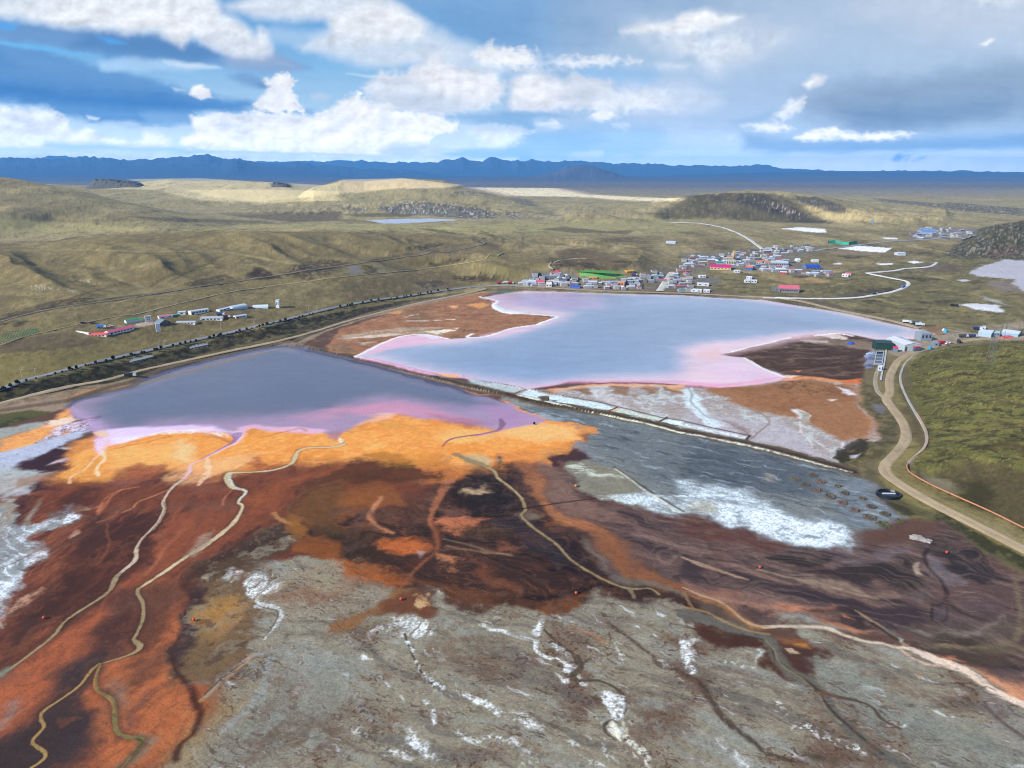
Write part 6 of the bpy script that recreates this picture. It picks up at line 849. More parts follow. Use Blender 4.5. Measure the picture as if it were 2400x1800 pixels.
# ---------------------------------------------------------------- world, sun, haze, camera
W_ = bpy.data.worlds.new('World'); SC.world = W_; W_.use_nodes = True; wn = W_.node_tree
bg = wn.nodes['Background']; sk = wn.nodes.new('ShaderNodeTexSky'); sk.sky_type = 'NISHITA'; sk.sun_disc = False; sk.altitude = 4200
sk.sun_elevation = rad(SUN_EL); sk.sun_rotation = rad(SUN_AZ); wn.links.new(sk.outputs[0], bg.inputs[0]); bg.inputs[1].default_value = WORLDK
sd_ = bpy.data.lights.new('sun', 'SUN'); sd_.energy = SUNK; sd_.angle = rad(SUN_ANG); sd_.color = (1, .97, .92); so = bpy.data.objects.new('sun', sd_); SC.collection.objects.link(so)
import mathutils
sv_ = mathutils.Vector((math.sin(rad(SUN_AZ)) * math.cos(rad(SUN_EL)), math.cos(rad(SUN_AZ)) * math.cos(rad(SUN_EL)), math.sin(rad(SUN_EL))))
so.rotation_euler = sv_.to_track_quat('Z', 'Y').to_euler(); so.location = sv_ * 500
if HAZE > 0:
    bm = bpy.data.meshes.new('haze'); x0, x1, y0, y1, z0, z1 = -44000, 44000, -2000, 42500, -30, 850
    co = [(x, y, z) for x in (x0, x1) for y in (y0, y1) for z in (z0, z1)]
    bm.from_pydata(co, [], [(0, 1, 3, 2), (4, 6, 7, 5), (0, 4, 5, 1), (2, 3, 7, 6), (0, 2, 6, 4), (1, 5, 7, 3)]); hzo = bpy.data.objects.new('haze', bm); SC.collection.objects.link(hzo); hzo['kind'] = 'stuff'; hzo['label'] = 'thin blue mountain haze in the air'; hzo['category'] = 'haze'
    m = bpy.data.materials.new('haze'); m.use_nodes = True; m.node_tree.nodes.clear(); o_ = m.node_tree.nodes.new('ShaderNodeOutputMaterial'); pv = m.node_tree.nodes.new('ShaderNodeVolumePrincipled')
    pv.inputs['Color'].default_value = HAZEC; pv.inputs['Density'].default_value = HAZE; pv.inputs['Anisotropy'].default_value = .0; m.node_tree.links.new(pv.outputs[0], o_.inputs['Volume']); bm.materials.append(m)
cam = bpy.data.cameras.new('camera'); co_ = bpy.data.objects.new('camera', cam); SC.collection.objects.link(co_); SC.camera = co_
cam.sensor_fit = 'HORIZONTAL'; cam.sensor_width = 36; cam.lens = 36 * F / 2212; cam.clip_start = 1; cam.clip_end = 400000
co_.location = (0, 0, H); co_.rotation_euler = (math.pi / 2 - PITCH, 0, 0)
SC.view_settings.view_transform = 'Standard'; SC.view_settings.look = 'None'; SC.view_settings.exposure = EXPO; SC.view_settings.gamma = 1
SC.cycles.max_bounces = 4; SC.cycles.diffuse_bounces = 2; SC.cycles.glossy_bounces = 2; SC.cycles.volume_bounces = 0; SC.cycles.use_denoising = DEN; SC.cycles.filter_width = 1.05
# ---------------------------------------------------------------- materials for things
MATS = {}
def mat(c, rough=.8, noise=.12, metal=0.0):
    key = (tuple(c), rough, metal)
    if key in MATS: return MATS[key]
    m, nt, b, out = nodes('paint_%02d' % len(MATS)); tc = nn(nt, 'ShaderNodeTexCoord'); n = nn(nt, 'ShaderNodeTexNoise'); n.inputs['Scale'].default_value = .7; n.inputs['Detail'].default_value = 4
    nt.links.new(tc.outputs['Object'], n.inputs['Vector']); mr = nn(nt, 'ShaderNodeMapRange'); mr.inputs[1].default_value = .3; mr.inputs[2].default_value = .7; mr.inputs[3].default_value = 1 - noise; mr.inputs[4].default_value = 1 + noise
    nt.links.new(n.outputs[0], mr.inputs[0]); sc = nn(nt, 'ShaderNodeVectorMath', operation='SCALE'); sc.inputs[0].default_value = tuple(np.clip(lin(c) * .82, .004, .85)); nt.links.new(mr.outputs[0], sc.inputs['Scale'])
    nt.links.new(sc.outputs[0], b.inputs['Base Color']); b.inputs['Roughness'].default_value = rough; b.inputs['Metallic'].default_value = metal; MATS[key] = m; return m
def raw(name, co, faces, m, parent=None, fm=None):
    me = bpy.data.meshes.new(name); me.from_pydata([tuple(map(float, c)) for c in co], [], faces)
    for q in (m if isinstance(m, list) else [m]): me.materials.append(q)
    if fm: me.polygons.foreach_set('material_index', fm)
    me.update(); o = bpy.data.objects.new(name, me); SC.collection.objects.link(o)
    if parent: o.parent = parent
    return o
def tag(o, label, cat, group=None):
    o['label'] = label; o['category'] = cat
    if group: o['group'] = group
    return o
def root(name, loc, label, cat, rz=0, group=None):
    o = bpy.data.objects.new(name, None); SC.collection.objects.link(o); o.location = loc; o.rotation_euler = (0, 0, rz); return tag(o, label, cat, group)
class MB:
    def __init__(s): s.v = []; s.f = []; s.m = []
    def add(s, co, fa, mi=0):
        n = len(s.v); s.v += [tuple(c) for c in co]; s.f += [tuple(i + n for i in q) for q in fa]; s.m += [mi] * len(fa)
    def box(s, x0, y0, z0, x1, y1, z1, mi=0):
        s.add([(x, y, z) for x in (x0, x1) for y in (y0, y1) for z in (z0, z1)], [(0, 1, 3, 2), (4, 6, 7, 5), (0, 4, 5, 1), (2, 3, 7, 6), (0, 2, 6, 4), (1, 5, 7, 3)], mi)
    def bar(s, a, b, r, n=5, mi=0, r2=None):
        a, b = mathutils.Vector(a), mathutils.Vector(b); d = (b - a).normalized(); u = d.orthogonal().normalized(); w = d.cross(u); r2 = r if r2 is None else r2
        co = [a + (u * math.cos(2 * math.pi * k / n) + w * math.sin(2 * math.pi * k / n)) * r for k in range(n)] + [b + (u * math.cos(2 * math.pi * k / n) + w * math.sin(2 * math.pi * k / n)) * r2 for k in range(n)]
        s.add(co, [(k, (k + 1) % n, n + (k + 1) % n, n + k) for k in range(n)] + [tuple(range(n))[::-1], tuple(range(n, 2 * n))], mi)
    def out(s, name, m, parent=None): return raw(name, s.v, s.f, m, parent, s.m if isinstance(m, list) else None)
RND = random.Random(5)
# ---------------------------------------------------------------- roads and tracks
def road(name, o, pts, hw, col, lift=.35, n=5, pts3=None):
    P_ = K(o, *pts) if pts else pts3; P_ = smooth_line(P_, n); W3 = hits([p[0] for p in P_], [p[1] for p in P_])
    # even steps
    q = [W3[0]]; 
    for p in W3[1:]:
        if np.hypot(*(p[:2] - q[-1][:2])) > 5: q.append(p)
    q = np.array(q); q[1:-1, :2] = (q[:-2, :2] + 2 * q[1:-1, :2] + q[2:, :2]) / 4
    seg = np.hypot(*np.diff(q[:, :2], axis=0).T); L_ = np.concatenate([[0], np.cumsum(seg)]); nst = max(4, int(L_[-1] / 6)); t = np.linspace(0, L_[-1], nst)
    x, y = np.interp(t, L_, q[:, 0]), np.interp(t, L_, q[:, 1]); tx, ty = np.gradient(x), np.gradient(y); l = np.hypot(tx, ty) + 1e-9; nx, ny = -ty / l, tx / l
    offs = np.linspace(-1, 1, 7); hwv = hw * (1 + .10 * fbm(t / 25, t * 0 + .4, 77, 3)); X = x[:, None] + nx[:, None] * offs * hwv[:, None]; Y = y[:, None] + ny[:, None] * offs * hwv[:, None]
    Z = terrain(X.ravel(), Y.ravel()).reshape(X.shape); zc = Z[:, 3]; zc = np.convolve(np.pad(zc, 2, 'edge'), np.ones(5) / 5, 'valid')
    Z = np.maximum(Z, zc[:, None]) + lift + np.clip((Y.mean(1)[:, None] - 700) / 1500, 0, .8); Z[:, 0] -= lift + .3; Z[:, -1] -= lift + .3
    fade = fbm(X.ravel() / 6, Y.ravel() / 20, 88, 4); rut = np.tile(np.array([-.22, .02, .10, -.06, .10, .02, -.22]), nst)
    col_ = lin(col)[None, :] * (1 + .30 * fade + .6 * rut)[:, None] * ALB
    ob = mesh_np(name, np.stack([X.ravel(), Y.ravel(), Z.ravel()], 1), grid_faces(nst, 7), col_, MG); ob['kind'] = 'structure'; return ob
HAUL = [4000,2240, 2600,1540, 2212,1350, 1900,1190, 1600,1040, 1400,920, 1315,855, 1318,795, 1380,730, 1440,655, 1450,590, 1420,510, 1360,430, 1318,372, 1345,335, 1340,250, 1370,170, 1425,105, 1530,58, 1700,20, 1900,-12, 2212,-30, 2500,-40]
road('haul_road', 'R6', HAUL, 4.3, (166,146,116))
road('track', 'R6', [1318,372, 1268,330, 1250,260, 1265,185, 1295,130, 1300,70], 2.2, (150,138,118))
road('paved_road', 'R1', [-900,1930, -300,1770, 0,1700, 130,1643, 300,1602, 500,1548, 700,1500, 900,1456, 1100,1411, 1300,1367, 1500,1324, 1700,1277, 1900,1230, 2100,1181, 2212,1156, 2412,1120, 2712,1080, 2912,1050, 3112,1026, 3312,1022, 3450,1028], 3.4, (138,138,140), .5)
road('shore_road', 'R2', [1130,1026, 1300,1034, 1500,1048, 1800,1060, 2212,1072, 2600,1092, 2912,1112, 3212,1182, 3512,1240, 3752,1300], 3.2, (150,136,114), .6)
road('dirt_road', 'D', [-300,944, 0,871, 67,854, 167,832, 233,820, 300,801, 400,779, 493,759, 600,737, 680,716, 760,691, 900,656, 1000,636, 1050,624], 3.4, (170,150,122))
road('railway_bed', 'R1', [-600,1400, 0,1255, 300,1180, 780,1112, 1000,1077, 1250,1037, 1600,985, 1900,940, 2212,895, 2412,867, 2662,832, 2912,800, 3092,766, 3142,750, 3120,735], 2.4, (124,114,98), .6)
road('track', 'R1', [850,1218, 1200,1132, 1600,1046, 2212,970, 2392,950, 2662,925, 2912,890, 3112,860, 3262,812], 1.7, (160,146,110), .6)
road('track', 'R1', [-300,1480, 0,1410, 130,1362, 300,1322, 480,1280, 700,1232, 880,1205], 1.8, (150,128,98), .4)
road('white_road', 'R3', [520,1101, 700,1104, 940,1107, 1130,1100, 1260,1080, 1370,1060, 1460,1020, 1450,995, 1380,980, 1250,955, 1192,941], 3.4, (206,204,202), .6)
road('white_road', 'R3', [1192,941, 1290,934, 1385,925, 1440,913, 1570,905, 1620,893, 1645,874], 3.4, (200,198,194), .8)
road('town_avenue', 'R2', [2062,1062, 2085,1025, 2110,985, 2145,938], 6.5, (190,186,178), .8)
road('valley_road', 'R3', [520,790, 440,730, 350,680, 250,645, 130,622, 0,615, -120,612], 5.0, (188,186,182), 1.0)
road('hill_track', 'R2', [1375,925, 1350,905, 1350,885, 1400,865, 1500,850, 1600,848], 2.2, (160,148,118), .8)
road('far_road', 'R3', [830,800, 1150,760, 1300,742, 1470,730, 1620,722, 1900,702], 4.0, (150,150,148), 1.0)
road('concrete_channel', 'R6', [1640,40, 1530,72, 1470,115, 1432,160, 1410,250, 1455,370, 1520,482, 1570,572, 1584,640, 1560,700, 1482,768, 1450,812], 1.15, (160,154,146), .5)
road('concrete_channel', 'R3', [1320,1440, 1312,1500, 1300,1560, 1290,1600, 1285,1640], 1.0, (176,176,176), .7)
# ---------------------------------------------------------------- pipeline on trestles
pp = K('R6', 1450,812, 1470,862, 1600,940, 1800,1032, 2000,1122, 2212,1228, 2500,1370, 4000,2110); up = K('R6', 1520,470, 1575,572, 1590,640, 1565,702, 1488,765, 1455,806)
def pipe(P_, r, col, label, raise_, posts):
    P_ = smooth_line(P_, 6); W3 = hits([p[0] for p in P_], [p[1] for p in P_]); rt = root('pipeline', W3[0], label, 'pipeline'); b = MB(); o0 = mathutils.Vector(W3[0])
    Q = [mathutils.Vector(w) - o0 + mathutils.Vector((0, 0, raise_)) for w in W3]
    zs = np.array([q.z for q in Q]); zs = np.convolve(np.pad(zs, 3, 'edge'), np.ones(7) / 7, 'valid')
    for q, z in zip(Q, zs): q.z = max(z, q.z - raise_ * .6)
    for a, c in zip(Q[:-1], Q[1:]):
        if (c - a).length > .2: b.bar(a, c, r, 7)
    b.out('pipe', mat(col, .55), rt)
    if posts:
        for k in range(2, len(Q) - 1, 2):
            g = MB(); q = Q[k]; g.bar((q.x - .5, q.y, q.z - raise_ - 1), (q.x - .3, q.y, q.z), .12); g.bar((q.x + .5, q.y, q.z - raise_ - 1), (q.x + .3, q.y, q.z), .12); g.box(q.x - .7, q.y - .12, q.z - .25, q.x + .7, q.y + .12, q.z); g.out('trestle', mat((70, 62, 54)), rt)
pipe(pp, .5, (196, 134, 92), 'orange steel pipeline on trestles running beside the haul road to the right edge', 1.6, 1)
pipe(up, .4, (198, 146, 108), 'upper orange pipeline lying beside the pale concrete channel on the turf slope', .7, 0)
# ---------------------------------------------------------------- buildings
def gable(w, d, h, rh, ov=.4):
    """walls with gable ends and a two-slope roof, ridge along x; origin at front left corner"""
    wv = [(0, 0, -2), (w, 0, -2), (w, d, -2), (0, d, -2), (0, 0, h), (w, 0, h), (w, d, h), (0, d, h), (0, d / 2, h + rh), (w, d / 2, h + rh)]
    wf = [(0, 1, 5, 4), (1, 2, 6, 9, 5), (2, 3, 7, 6), (3, 0, 4, 8, 7)]
    t = .18; k = rh / (d / 2); rv = []
    for z in (t, 0): rv += [(-ov, -ov, h - ov * k + z + .02), (w + ov, -ov, h - ov * k + z + .02), (w + ov, d / 2, h + rh + z + .02), (-ov, d / 2, h + rh + z + .02), (w + ov, d + ov, h - ov * k + z + .02), (-ov, d + ov, h - ov * k + z + .02)]
    rf = [(0, 1, 2, 3), (3, 2, 4, 5), (9, 8, 7, 6), (11, 10, 8, 9), (0, 6, 7, 1), (5, 4, 10, 11), (0, 3, 9, 6), (3, 5, 11, 9), (1, 7, 8, 2), (2, 8, 10, 4)]
    return wv, wf, rv, rf
def arch(w, d, h, rh, n=10):
    wv = [(0, 0, -2), (w, 0, -2), (w, d, -2), (0, d, -2), (0, 0, h), (w, 0, h), (w, d, h), (0, d, h)]; A = [(d / 2 - d / 2 * math.cos(math.pi * k / n), h + rh * math.sin(math.pi * k / n)) for k in range(n + 1)]
    b = len(wv); wv += [(0, y, z) for y, z in A] + [(w, y, z) for y, z in A]; wf = [(0, 1, 5, 4), (2, 3, 7, 6), (1, 2, 6, 5), (3, 0, 4, 7), tuple(range(b + n, b - 1, -1)), tuple(range(b + n + 1, b + 2 * n + 2))]
    rv = [(x, y + (.25 if y > d / 2 else -.25), z + .12) for x in (-.3, w + .3) for y, z in A]; m_ = n + 1
    return wv, wf, rv, [(k, k + m_, k + m_ + 1, k + 1) for k in range(n)]
def flat(w, d, h, ov=.35):
    b = MB(); b.box(0, 0, -2, w, d, h); r = MB(); r.box(-ov, -ov, h + .01, w + ov, d + ov, h + .35); return b.v, b.f, r.v, r.f
def building(label, cat, o, x1, y1, x2, y2, depth, h, kind='gable', wc=(226, 226, 226), rc=(190, 194, 198), rh=1.6, win=0, door=0, name='shed', group=None, wcol=(60, 66, 76), side=None):
    (a, b_), = [hits([p[0] for p in K(o, x1, y1, x2, y2)], [p[1] for p in K(o, x1, y1, x2, y2)])]
    v = b_[:2] - a[:2]; w = float(np.hypot(*v)); rz = math.atan2(v[1], v[0]); z = min(a[2], b_[2])
    if w > 140: w = 140
    r = root(name, (a[0], a[1], z), label, cat, rz, group); h_ = h
    if kind == 'gable_end':       # ridge runs away from the viewer
        wv, wf, rv, rf = gable(depth, w, h, rh); f = lambda c: (w - c[1], c[0], c[2]); wv = [f(c) for c in wv]; rv = [f(c) for c in rv]
    elif kind == 'gable': wv, wf, rv, rf = gable(w, depth, h, rh)
    elif kind == 'arch': wv, wf, rv, rf = arch(w, depth, h, rh)
    elif kind == 'arch_end': wv, wf, rv, rf = arch(depth, w, h, rh); f = lambda c: (w - c[1], c[0], c[2]); wv = [f(c) for c in wv]; rv = [f(c) for c in rv]
    else: wv, wf, rv, rf = flat(w, depth, h)
    raw('wall', wv, wf, mat(wc, .85), r); raw('roof', rv, rf, mat(rc, .55), r)
    for k in range(win):
        cx = w * (k + .5 + (.5 if door else 0)) / (win + (1 if door else 0)); ww = min(1.5, w / (win + 1) * .32); g = MB(); g.box(cx - ww, -.06, h * .40, cx + ww, .1, h * .78); wo = g.out('window', mat(wcol, .3), r)
    if door: g = MB(); g.box(w * .03 + .4, -.07, -.1, w * .03 + .4 + min(2.4, w * .2), .1, h * .72); g.out('door', mat((70, 78, 88), .5), r)
    return r
CAMP = 'buildings of the camp on the left bank'
W1 = (246, 246, 248)
building('long white barrack under a rose red roof, biggest of the camp', 'barrack', 'V', 430,345, 662,292, 9, 3.0, 'gable', W1, (232,104,134), 1.7, 7, 1, 'barrack', CAMP)
building('short white barrack with bright red roof at the left end of the camp', 'barrack', 'V', 240,348, 400,362, 8, 2.8, 'gable', W1, (250,96,90), 1.5, 4, 1, 'barrack', CAMP)
building('white fenced enclosure wall leading left from the red roofed barrack', 'wall', 'V', 112,308, 232,344, 1.2, 2.4, 'flat', W1, W1, .3, 0, 0, 'boundary_wall')
building('grey steep roofed lodge with dark timber gable in the middle of the camp', 'lodge', 'V', 900,262, 1008,238, 11, 3.2, 'gable_end', (120,112,104), (134,146,160), 3.6, 3, 0, 'lodge', CAMP)
building('white billboard tower standing in front of the grey lodge', 'tower', 'V', 872,315, 914,312, 1.0, 10, 'flat', W1, W1, .2, 0, 0, 'billboard')
building('white house with pinkish roof directly behind the grey lodge', 'house', 'V', 900,196, 1030,178, 9, 3, 'gable', W1, (196,138,142), 1.5, 2, 0, 'house', CAMP)
building('green roofed open shelter over the white podium left of the gravel square', 'shelter', 'V', 590,236, 742,214, 6, 3.6, 'gable', (226,228,230), (40,172,112), 1.0, 0, 0, 'shelter', CAMP)
building('square white billboard with a round green emblem between shelter and lodge', 'billboard', 'V', 768,217, 828,212, .8, 7, 'flat', W1, W1, .2, 0, 0, 'billboard')
bb = [q for q in bpy.data.objects if q.name.startswith('billboard') and q.type == 'EMPTY' and 'emblem' in q.get('label', '')][0]; wb_ = [c for c in bb.children if c.name.startswith('wall')][0]; ww_ = max(v.co.x for v in wb_.data.vertices)
g = MB(); A = [(math.cos(2 * math.pi * k / 20), math.sin(2 * math.pi * k / 20)) for k in range(20)]; g.add([(ww_ / 2 + a * r_, -.15 if r_ else -.15, 3.8 + b_ * r_) for r_ in (2.0, 1.2) for a, b_ in A], [(k, (k + 1) % 20, 20 + (k + 1) % 20, 20 + k) for k in range(20)]); g.out('emblem', mat((70,170,130), .5), bb)
building('small white hut on the far side, right of the teal netting', 'hut', 'V', 1075,155, 1145,152, 8, 3.6, 'flat', W1, (220,224,230), 1, 1, 0, 'hut', CAMP)
building('long white shed with scaffold roof at the back centre of the camp', 'shed', 'V', 1200,156, 1366,122, 8, 4.6, 'gable', W1, (214,216,222), .8, 5, 1, 'shed', CAMP)
building('low white shed in the front row, just right of the lodge', 'shed', 'V', 1055,228, 1235,248, 9, 3.4, 'gable', W1, (196,200,204), .9, 5, 1, 'shed', CAMP)
building('wide white twin shed in the middle of the front row', 'shed', 'V', 1285,202, 1492,208, 12, 3.6, 'gable', W1, (190,194,196), 1.2, 5, 1, 'shed', CAMP)
building('small white shed alone at the right of the front row', 'shed', 'V', 1620,188, 1724,178, 7, 3.4, 'gable', W1, (206,212,218), .8, 3, 1, 'shed', CAMP)
building('low white annex on the left of the pale arched greenhouse', 'annex', 'V', 1468,122, 1566,104, 6, 3.0, 'gable', W1, (226,230,236), .8, 3, 0, 'annex', CAMP)
building('pale arched greenhouse tunnel with rounded white roof, left one of two', 'greenhouse', 'V', 1600,104, 1735,92, 13, 2.4, 'arch', (206,222,228), (212,228,232), 3.6, 0, 0, 'greenhouse', CAMP)
building('pale arched tunnel tent with blue door, right one of the two', 'greenhouse', 'V', 1778,84, 1922,96, 11, 1.6, 'arch', (206,222,230), (218,232,236), 3.4, 0, 0, 'greenhouse', CAMP)
building('narrow white water tower at the right end of the camp', 'tower', 'V', 1998,86, 2028,90, 6, 11, 'flat', W1, (226,230,236), .3, 2, 0, 'tower', CAMP)
building('teal green netted pen behind the lodge', 'pen', 'V', 1034,166, 1085,160, 5, 1.6, 'flat', (70,176,150), (80,182,156), .2, 0, 0, 'pen')
# round emblem and lettering band on boards
def decal(o, cx, cy, w, h, col, label, cat, name, zup):
    (p,) = hits([K(o, cx, cy)[0][0]], [K(o, cx, cy)[0][1]]); g = MB(); g.box(-w / 2, -.1, 0, w / 2, .1, h); q = g.out(name, mat(col, .5)); q.location = (p[0], p[1] - 1.0, p[2] + zup); return tag(q, label, cat)
# town halls
building('long hall under a magenta barrel roof in the middle of the town', 'hall', 'R3', 178,918, 312,922, 26, 4.5, 'arch', (222,196,140), (206,44,118), 5, 6, 0, 'hall')
building('royal blue barrel roofed hall at the right edge of the town', 'hall', 'R3', 800,918, 890,920, 24, 4.5, 'arch', (110,120,140), (36,82,182), 5, 4, 0, 'hall')
building('long grey warehouse with a rose red roof standing alone by the lake', 'warehouse', 'R3', 622,1066, 754,1070, 22, 7, 'gable', (138,134,140), (228,110,128), 4.5, 8, 1, 'warehouse')
building('low grey annex at the left of the rose roofed warehouse', 'annex', 'R3', 575,1054, 618,1060, 12, 5, 'flat', (110,112,120), (120,122,130), 1, 2, 0, 'annex')
for q in ((110,972,150,973,'white box house right of the avenue in the meadow'),(412,980,446,981,'white house on its own, top one of three beside the straw field'),(405,1003,438,1004,'low white hut, left one of the pair below the straw field'),(444,1004,480,1005,'low white hut, right one of the pair below the straw field'),
          (52,1064,122,1066,'long white shed beside the lake road, right of the avenue'),(134,1066,174,1067,'short white shed beside the lake road'),(92,1022,168,1026,'bluish grey house with white roof near the walled yard'),(1030,964,1072,966,'white and dark house right of the last town yard'),(336,938,372,940,'pale house at the corner below the magenta hall'),(630,948,672,950,'house with red wall and white roof at the lower rim of the town')):
    building(q[4], 'house', 'R3', q[0], q[1], q[2], q[3], 9, 4.2, 'gable', (214,218,224) if q[0] != 630 else (196,84,92), (228,232,238), 1.2, 2, 0, 'house')
building('red roofed house right of the last town yard', 'house', 'R3', 1050,954, 1090,956, 9, 4, 'gable', (200,190,186), (226,92,88), 1.5, 1, 0, 'house')
building('tan concrete town tower with flat top behind the magenta hall', 'tower', 'U', 302,236, 326,236, 10, 22, 'flat', (206,178,142), (214,190,156), 1, 3, 0, 'tower')
building('tan town hall block at the foot of the tower', 'building', 'U', 225,240, 300,242, 16, 11, 'flat', (198,176,146), (176,150,130), 1, 4, 1, 'town_hall'); building('cream office block right behind the magenta hall', 'building', 'U', 232,280, 320,282, 16, 12, 'flat', (206,198,178), (190,186,176), 1, 5, 0, 'office_block')
building('long building with orange roof, left half of the orange pair', 'building', 'U', 540,270, 602,272, 18, 6, 'gable', (190,190,196), (220,124,72), 3, 3, 0, 'building'); building('long building with orange roof, right half of the orange pair', 'building', 'U', 632,274, 682,276, 18, 6, 'gable', (190,190,196), (222,130,80), 3, 3, 0, 'building')
building('long grey school block right of the orange roofs', 'building', 'U', 690,280, 870,286, 16, 7, 'gable', (160,166,176), (196,204,212), 3, 8, 0, 'school_block'); building('blue walled house with orange roof below the orange pair', 'house', 'U', 430,326, 500,328, 14, 6, 'gable', (84,118,182), (214,130,96), 3, 3, 0, 'house')
building('teal roofed block just above the magenta hall', 'building', 'U', 138,272, 186,273, 12, 6, 'gable', (60,160,150), (70,172,156), 2, 2, 0, 'building')
building('orange painted house by the shore road with blue doorway', 'house', 'T', 1092,494, 1164,498, 14, 8, 'flat', (226,156,118), (236,178,148), 1, 2, 1, 'house'); building('house with a rose red roof in the row by the shore road', 'house', 'T', 252,490, 338,494, 14, 8, 'gable', (196,150,150), (226,96,116), 2.5, 3, 1, 'house')
building('white barrel roofed shed at the right end of the shore road row', 'shed', 'T', 350,496, 410,500, 14, 5, 'arch', (214,208,200), (228,222,214), 3, 2, 0, 'shed'); building('pale blue house in the shore road row', 'house', 'T', 170,486, 246,490, 13, 8, 'gable', (196,206,220), (214,220,228), 2, 3, 1, 'house')
building('white house at the left of the shore road row', 'house', 'T', 100,484, 132,486, 12, 6, 'gable', (206,206,208), (196,200,206), 2, 2, 0, 'house'); building('low white house between two others in the shore road row', 'house', 'T', 134,486, 166,488, 12, 6, 'gable', (220,220,222), (206,210,216), 2, 2, 0, 'house')
building('long blue market awning by the shore road', 'market', 'T', 600,512, 706,516, 8, 4, 'gable', (90,110,190), (66,96,190), 1.5, 0, 0, 'market_stall'); building('rose red tent at the left corner of the stadium', 'tent', 'T', 446,360, 490,361, 14, 3, 'gable', (214,110,130), (232,84,110), 3, 0, 0, 'tent')
building('pale long greenhouse on the meadow behind the town', 'greenhouse', 'T', 1596,46, 1694,48, 18, 4, 'gable', (190,204,220), (206,218,230), 2, 0, 0, 'greenhouse'); building('sky blue water tank tower on the far hill', 'tower', 'R3', 1226,620, 1235,620, 8, 13, 'flat', (96,150,190), (110,160,196), 1, 0, 0, 'water_tower')
building('long blue roofed hall in the far village', 'hall', 'R3', 1548,690, 1640,692, 40, 9, 'gable', (150,170,200), (110,150,210), 4, 0, 0, 'hall'); building('pale hut cluster house on the meadow, right of the salt pond', 'house', 'U', 2010,174, 2090,176, 16, 6, 'gable', (196,204,216), (206,214,224), 2, 0, 0, 'house')
building('white domed yurt on the meadow below the salt pond', 'yurt', 'U', 966,236, 998,237, 12, 3, 'arch', (226,226,228), (232,232,234), 4, 0, 0, 'yurt'); building('low white barn on the meadow right of the yurt', 'barn', 'U', 1126,242, 1190,244, 12, 4, 'gable', (206,208,212), (216,218,222), 2, 0, 0, 'barn')
# stadium
def sheet(name, o, pts, z, col, lift=.6, n=10):
    W3 = hits([p[0] for p in K(o, *pts)], [p[1] for p in K(o, *pts)]); a, b, c, d = W3; co = []; 
    for i in range(n + 1):
        for j in range(n + 1):
            s_, t_ = i / n, j / n; p = (a * (1 - s_) + b * s_) * (1 - t_) + (d * (1 - s_) + c * s_) * t_; co.append((p[0], p[1], max(w_[2] for w_ in W3) * .5 + p[2] * .5 + lift))
    return raw(name, co, [tuple(q) for q in grid_faces(n + 1, n + 1).tolist()], mat(col, .9))
q = sheet('football_pitch', 'T', [640,356, 1010,404, 1170,380, 820,338], 0, (88,160,70), 2.6, 4); tag(q, 'bright green football pitch above the lake end of the town', 'football pitch')
g = root('grandstand', tuple(hits([K('T', 620,356)[0][0]], [K('T', 620,356)[0][1]])[0]), 'grey grandstand curving round the left corner of the green pitch', 'grandstand')
a, b_ = hits([K('T', 620,352)[0][0], K('T', 830,330)[0][0]], [K('T', 620,352)[0][1], K('T', 830,330)[0][1]]); v_ = b_ - a; w_ = float(np.hypot(*v_[:2])); g.location = tuple(a); g.rotation_euler = (0, 0, math.atan2(v_[1], v_[0]))
for k in range(6): t_ = MB(); t_.box(0, k * 3, -3, w_, k * 3 + 3.01, 1.2 + k * 1.1); t_.out('seating_row', mat((128,134,140)), g)
building('low brick wall of arches behind the green pitch', 'wall', 'T', 840,326, 1270,352, 1.5, 3.2, 'flat', (150,96,72), (140,104,80), .2, 0, 0, 'boundary_wall'); building('yellow stage tent at the right end of the pitch', 'tent', 'T', 1190,352, 1270,354, 10, 4, 'gable', (226,166,70), (232,176,80), 2, 0, 0, 'tent'); building('small orange and white hut at the near touchline of the pitch', 'hut', 'T', 800,414, 880,418, 6, 3, 'gable', (214,150,90), (222,170,110), 1.5, 2, 0, 'hut')
# ---------------------------------------------------------------- ordinary town houses, each its own
def inside(p, poly): return poly_sd(np.array([p[0]]), np.array([p[1]]), poly)[0] < 0
HC = [('white', (222,226,232), 28), ('silver grey', (178,186,196), 34), ('pale blue', (170,192,214), 12), ('dark grey', (112,118,126), 12), ('brick red', (176,104,90), 5), ('rust brown', (140,108,92), 6), ('sky blue', (104,146,190), 3), ('teal', (96,160,152), 2), ('rose red', (200,104,110), 2)]
ZN = [('between the stadium and the lake', K('R2', 1260,940, 1480,955, 1560,988, 1700,1004, 1850,980, 2000,935, 2130,892, 2100,955, 2040,1050, 1700,1045, 1400,1035, 1150,1020, 1200,995), 84, 13),
      ('beside the town avenue', K('R3', -50,940, 20,900, 40,950, 60,1030, 40,1060, -130,1066, -90,1000), 24, 13),
      ('in the town centre', K('R3', -20,880, 60,838, 200,832, 250,826, 380,800, 500,790, 560,765, 800,768, 850,795, 640,825, 600,856, 700,872, 770,905, 740,942, 560,930, 330,912, 180,885, 20,925), 138, 14),
      ('around the blue hall yards', K('R3', 750,935, 880,930, 990,950, 950,965, 790,962), 12, 14),
      ('in the far village', K('R3', 1475,695, 1560,648, 1900,655, 1890,690, 1800,712, 1480,724), 42, 17)]
protos = {}
PITCH_ = K('T', 600,360, 1010,425, 1200,385, 820,325)
cand = []
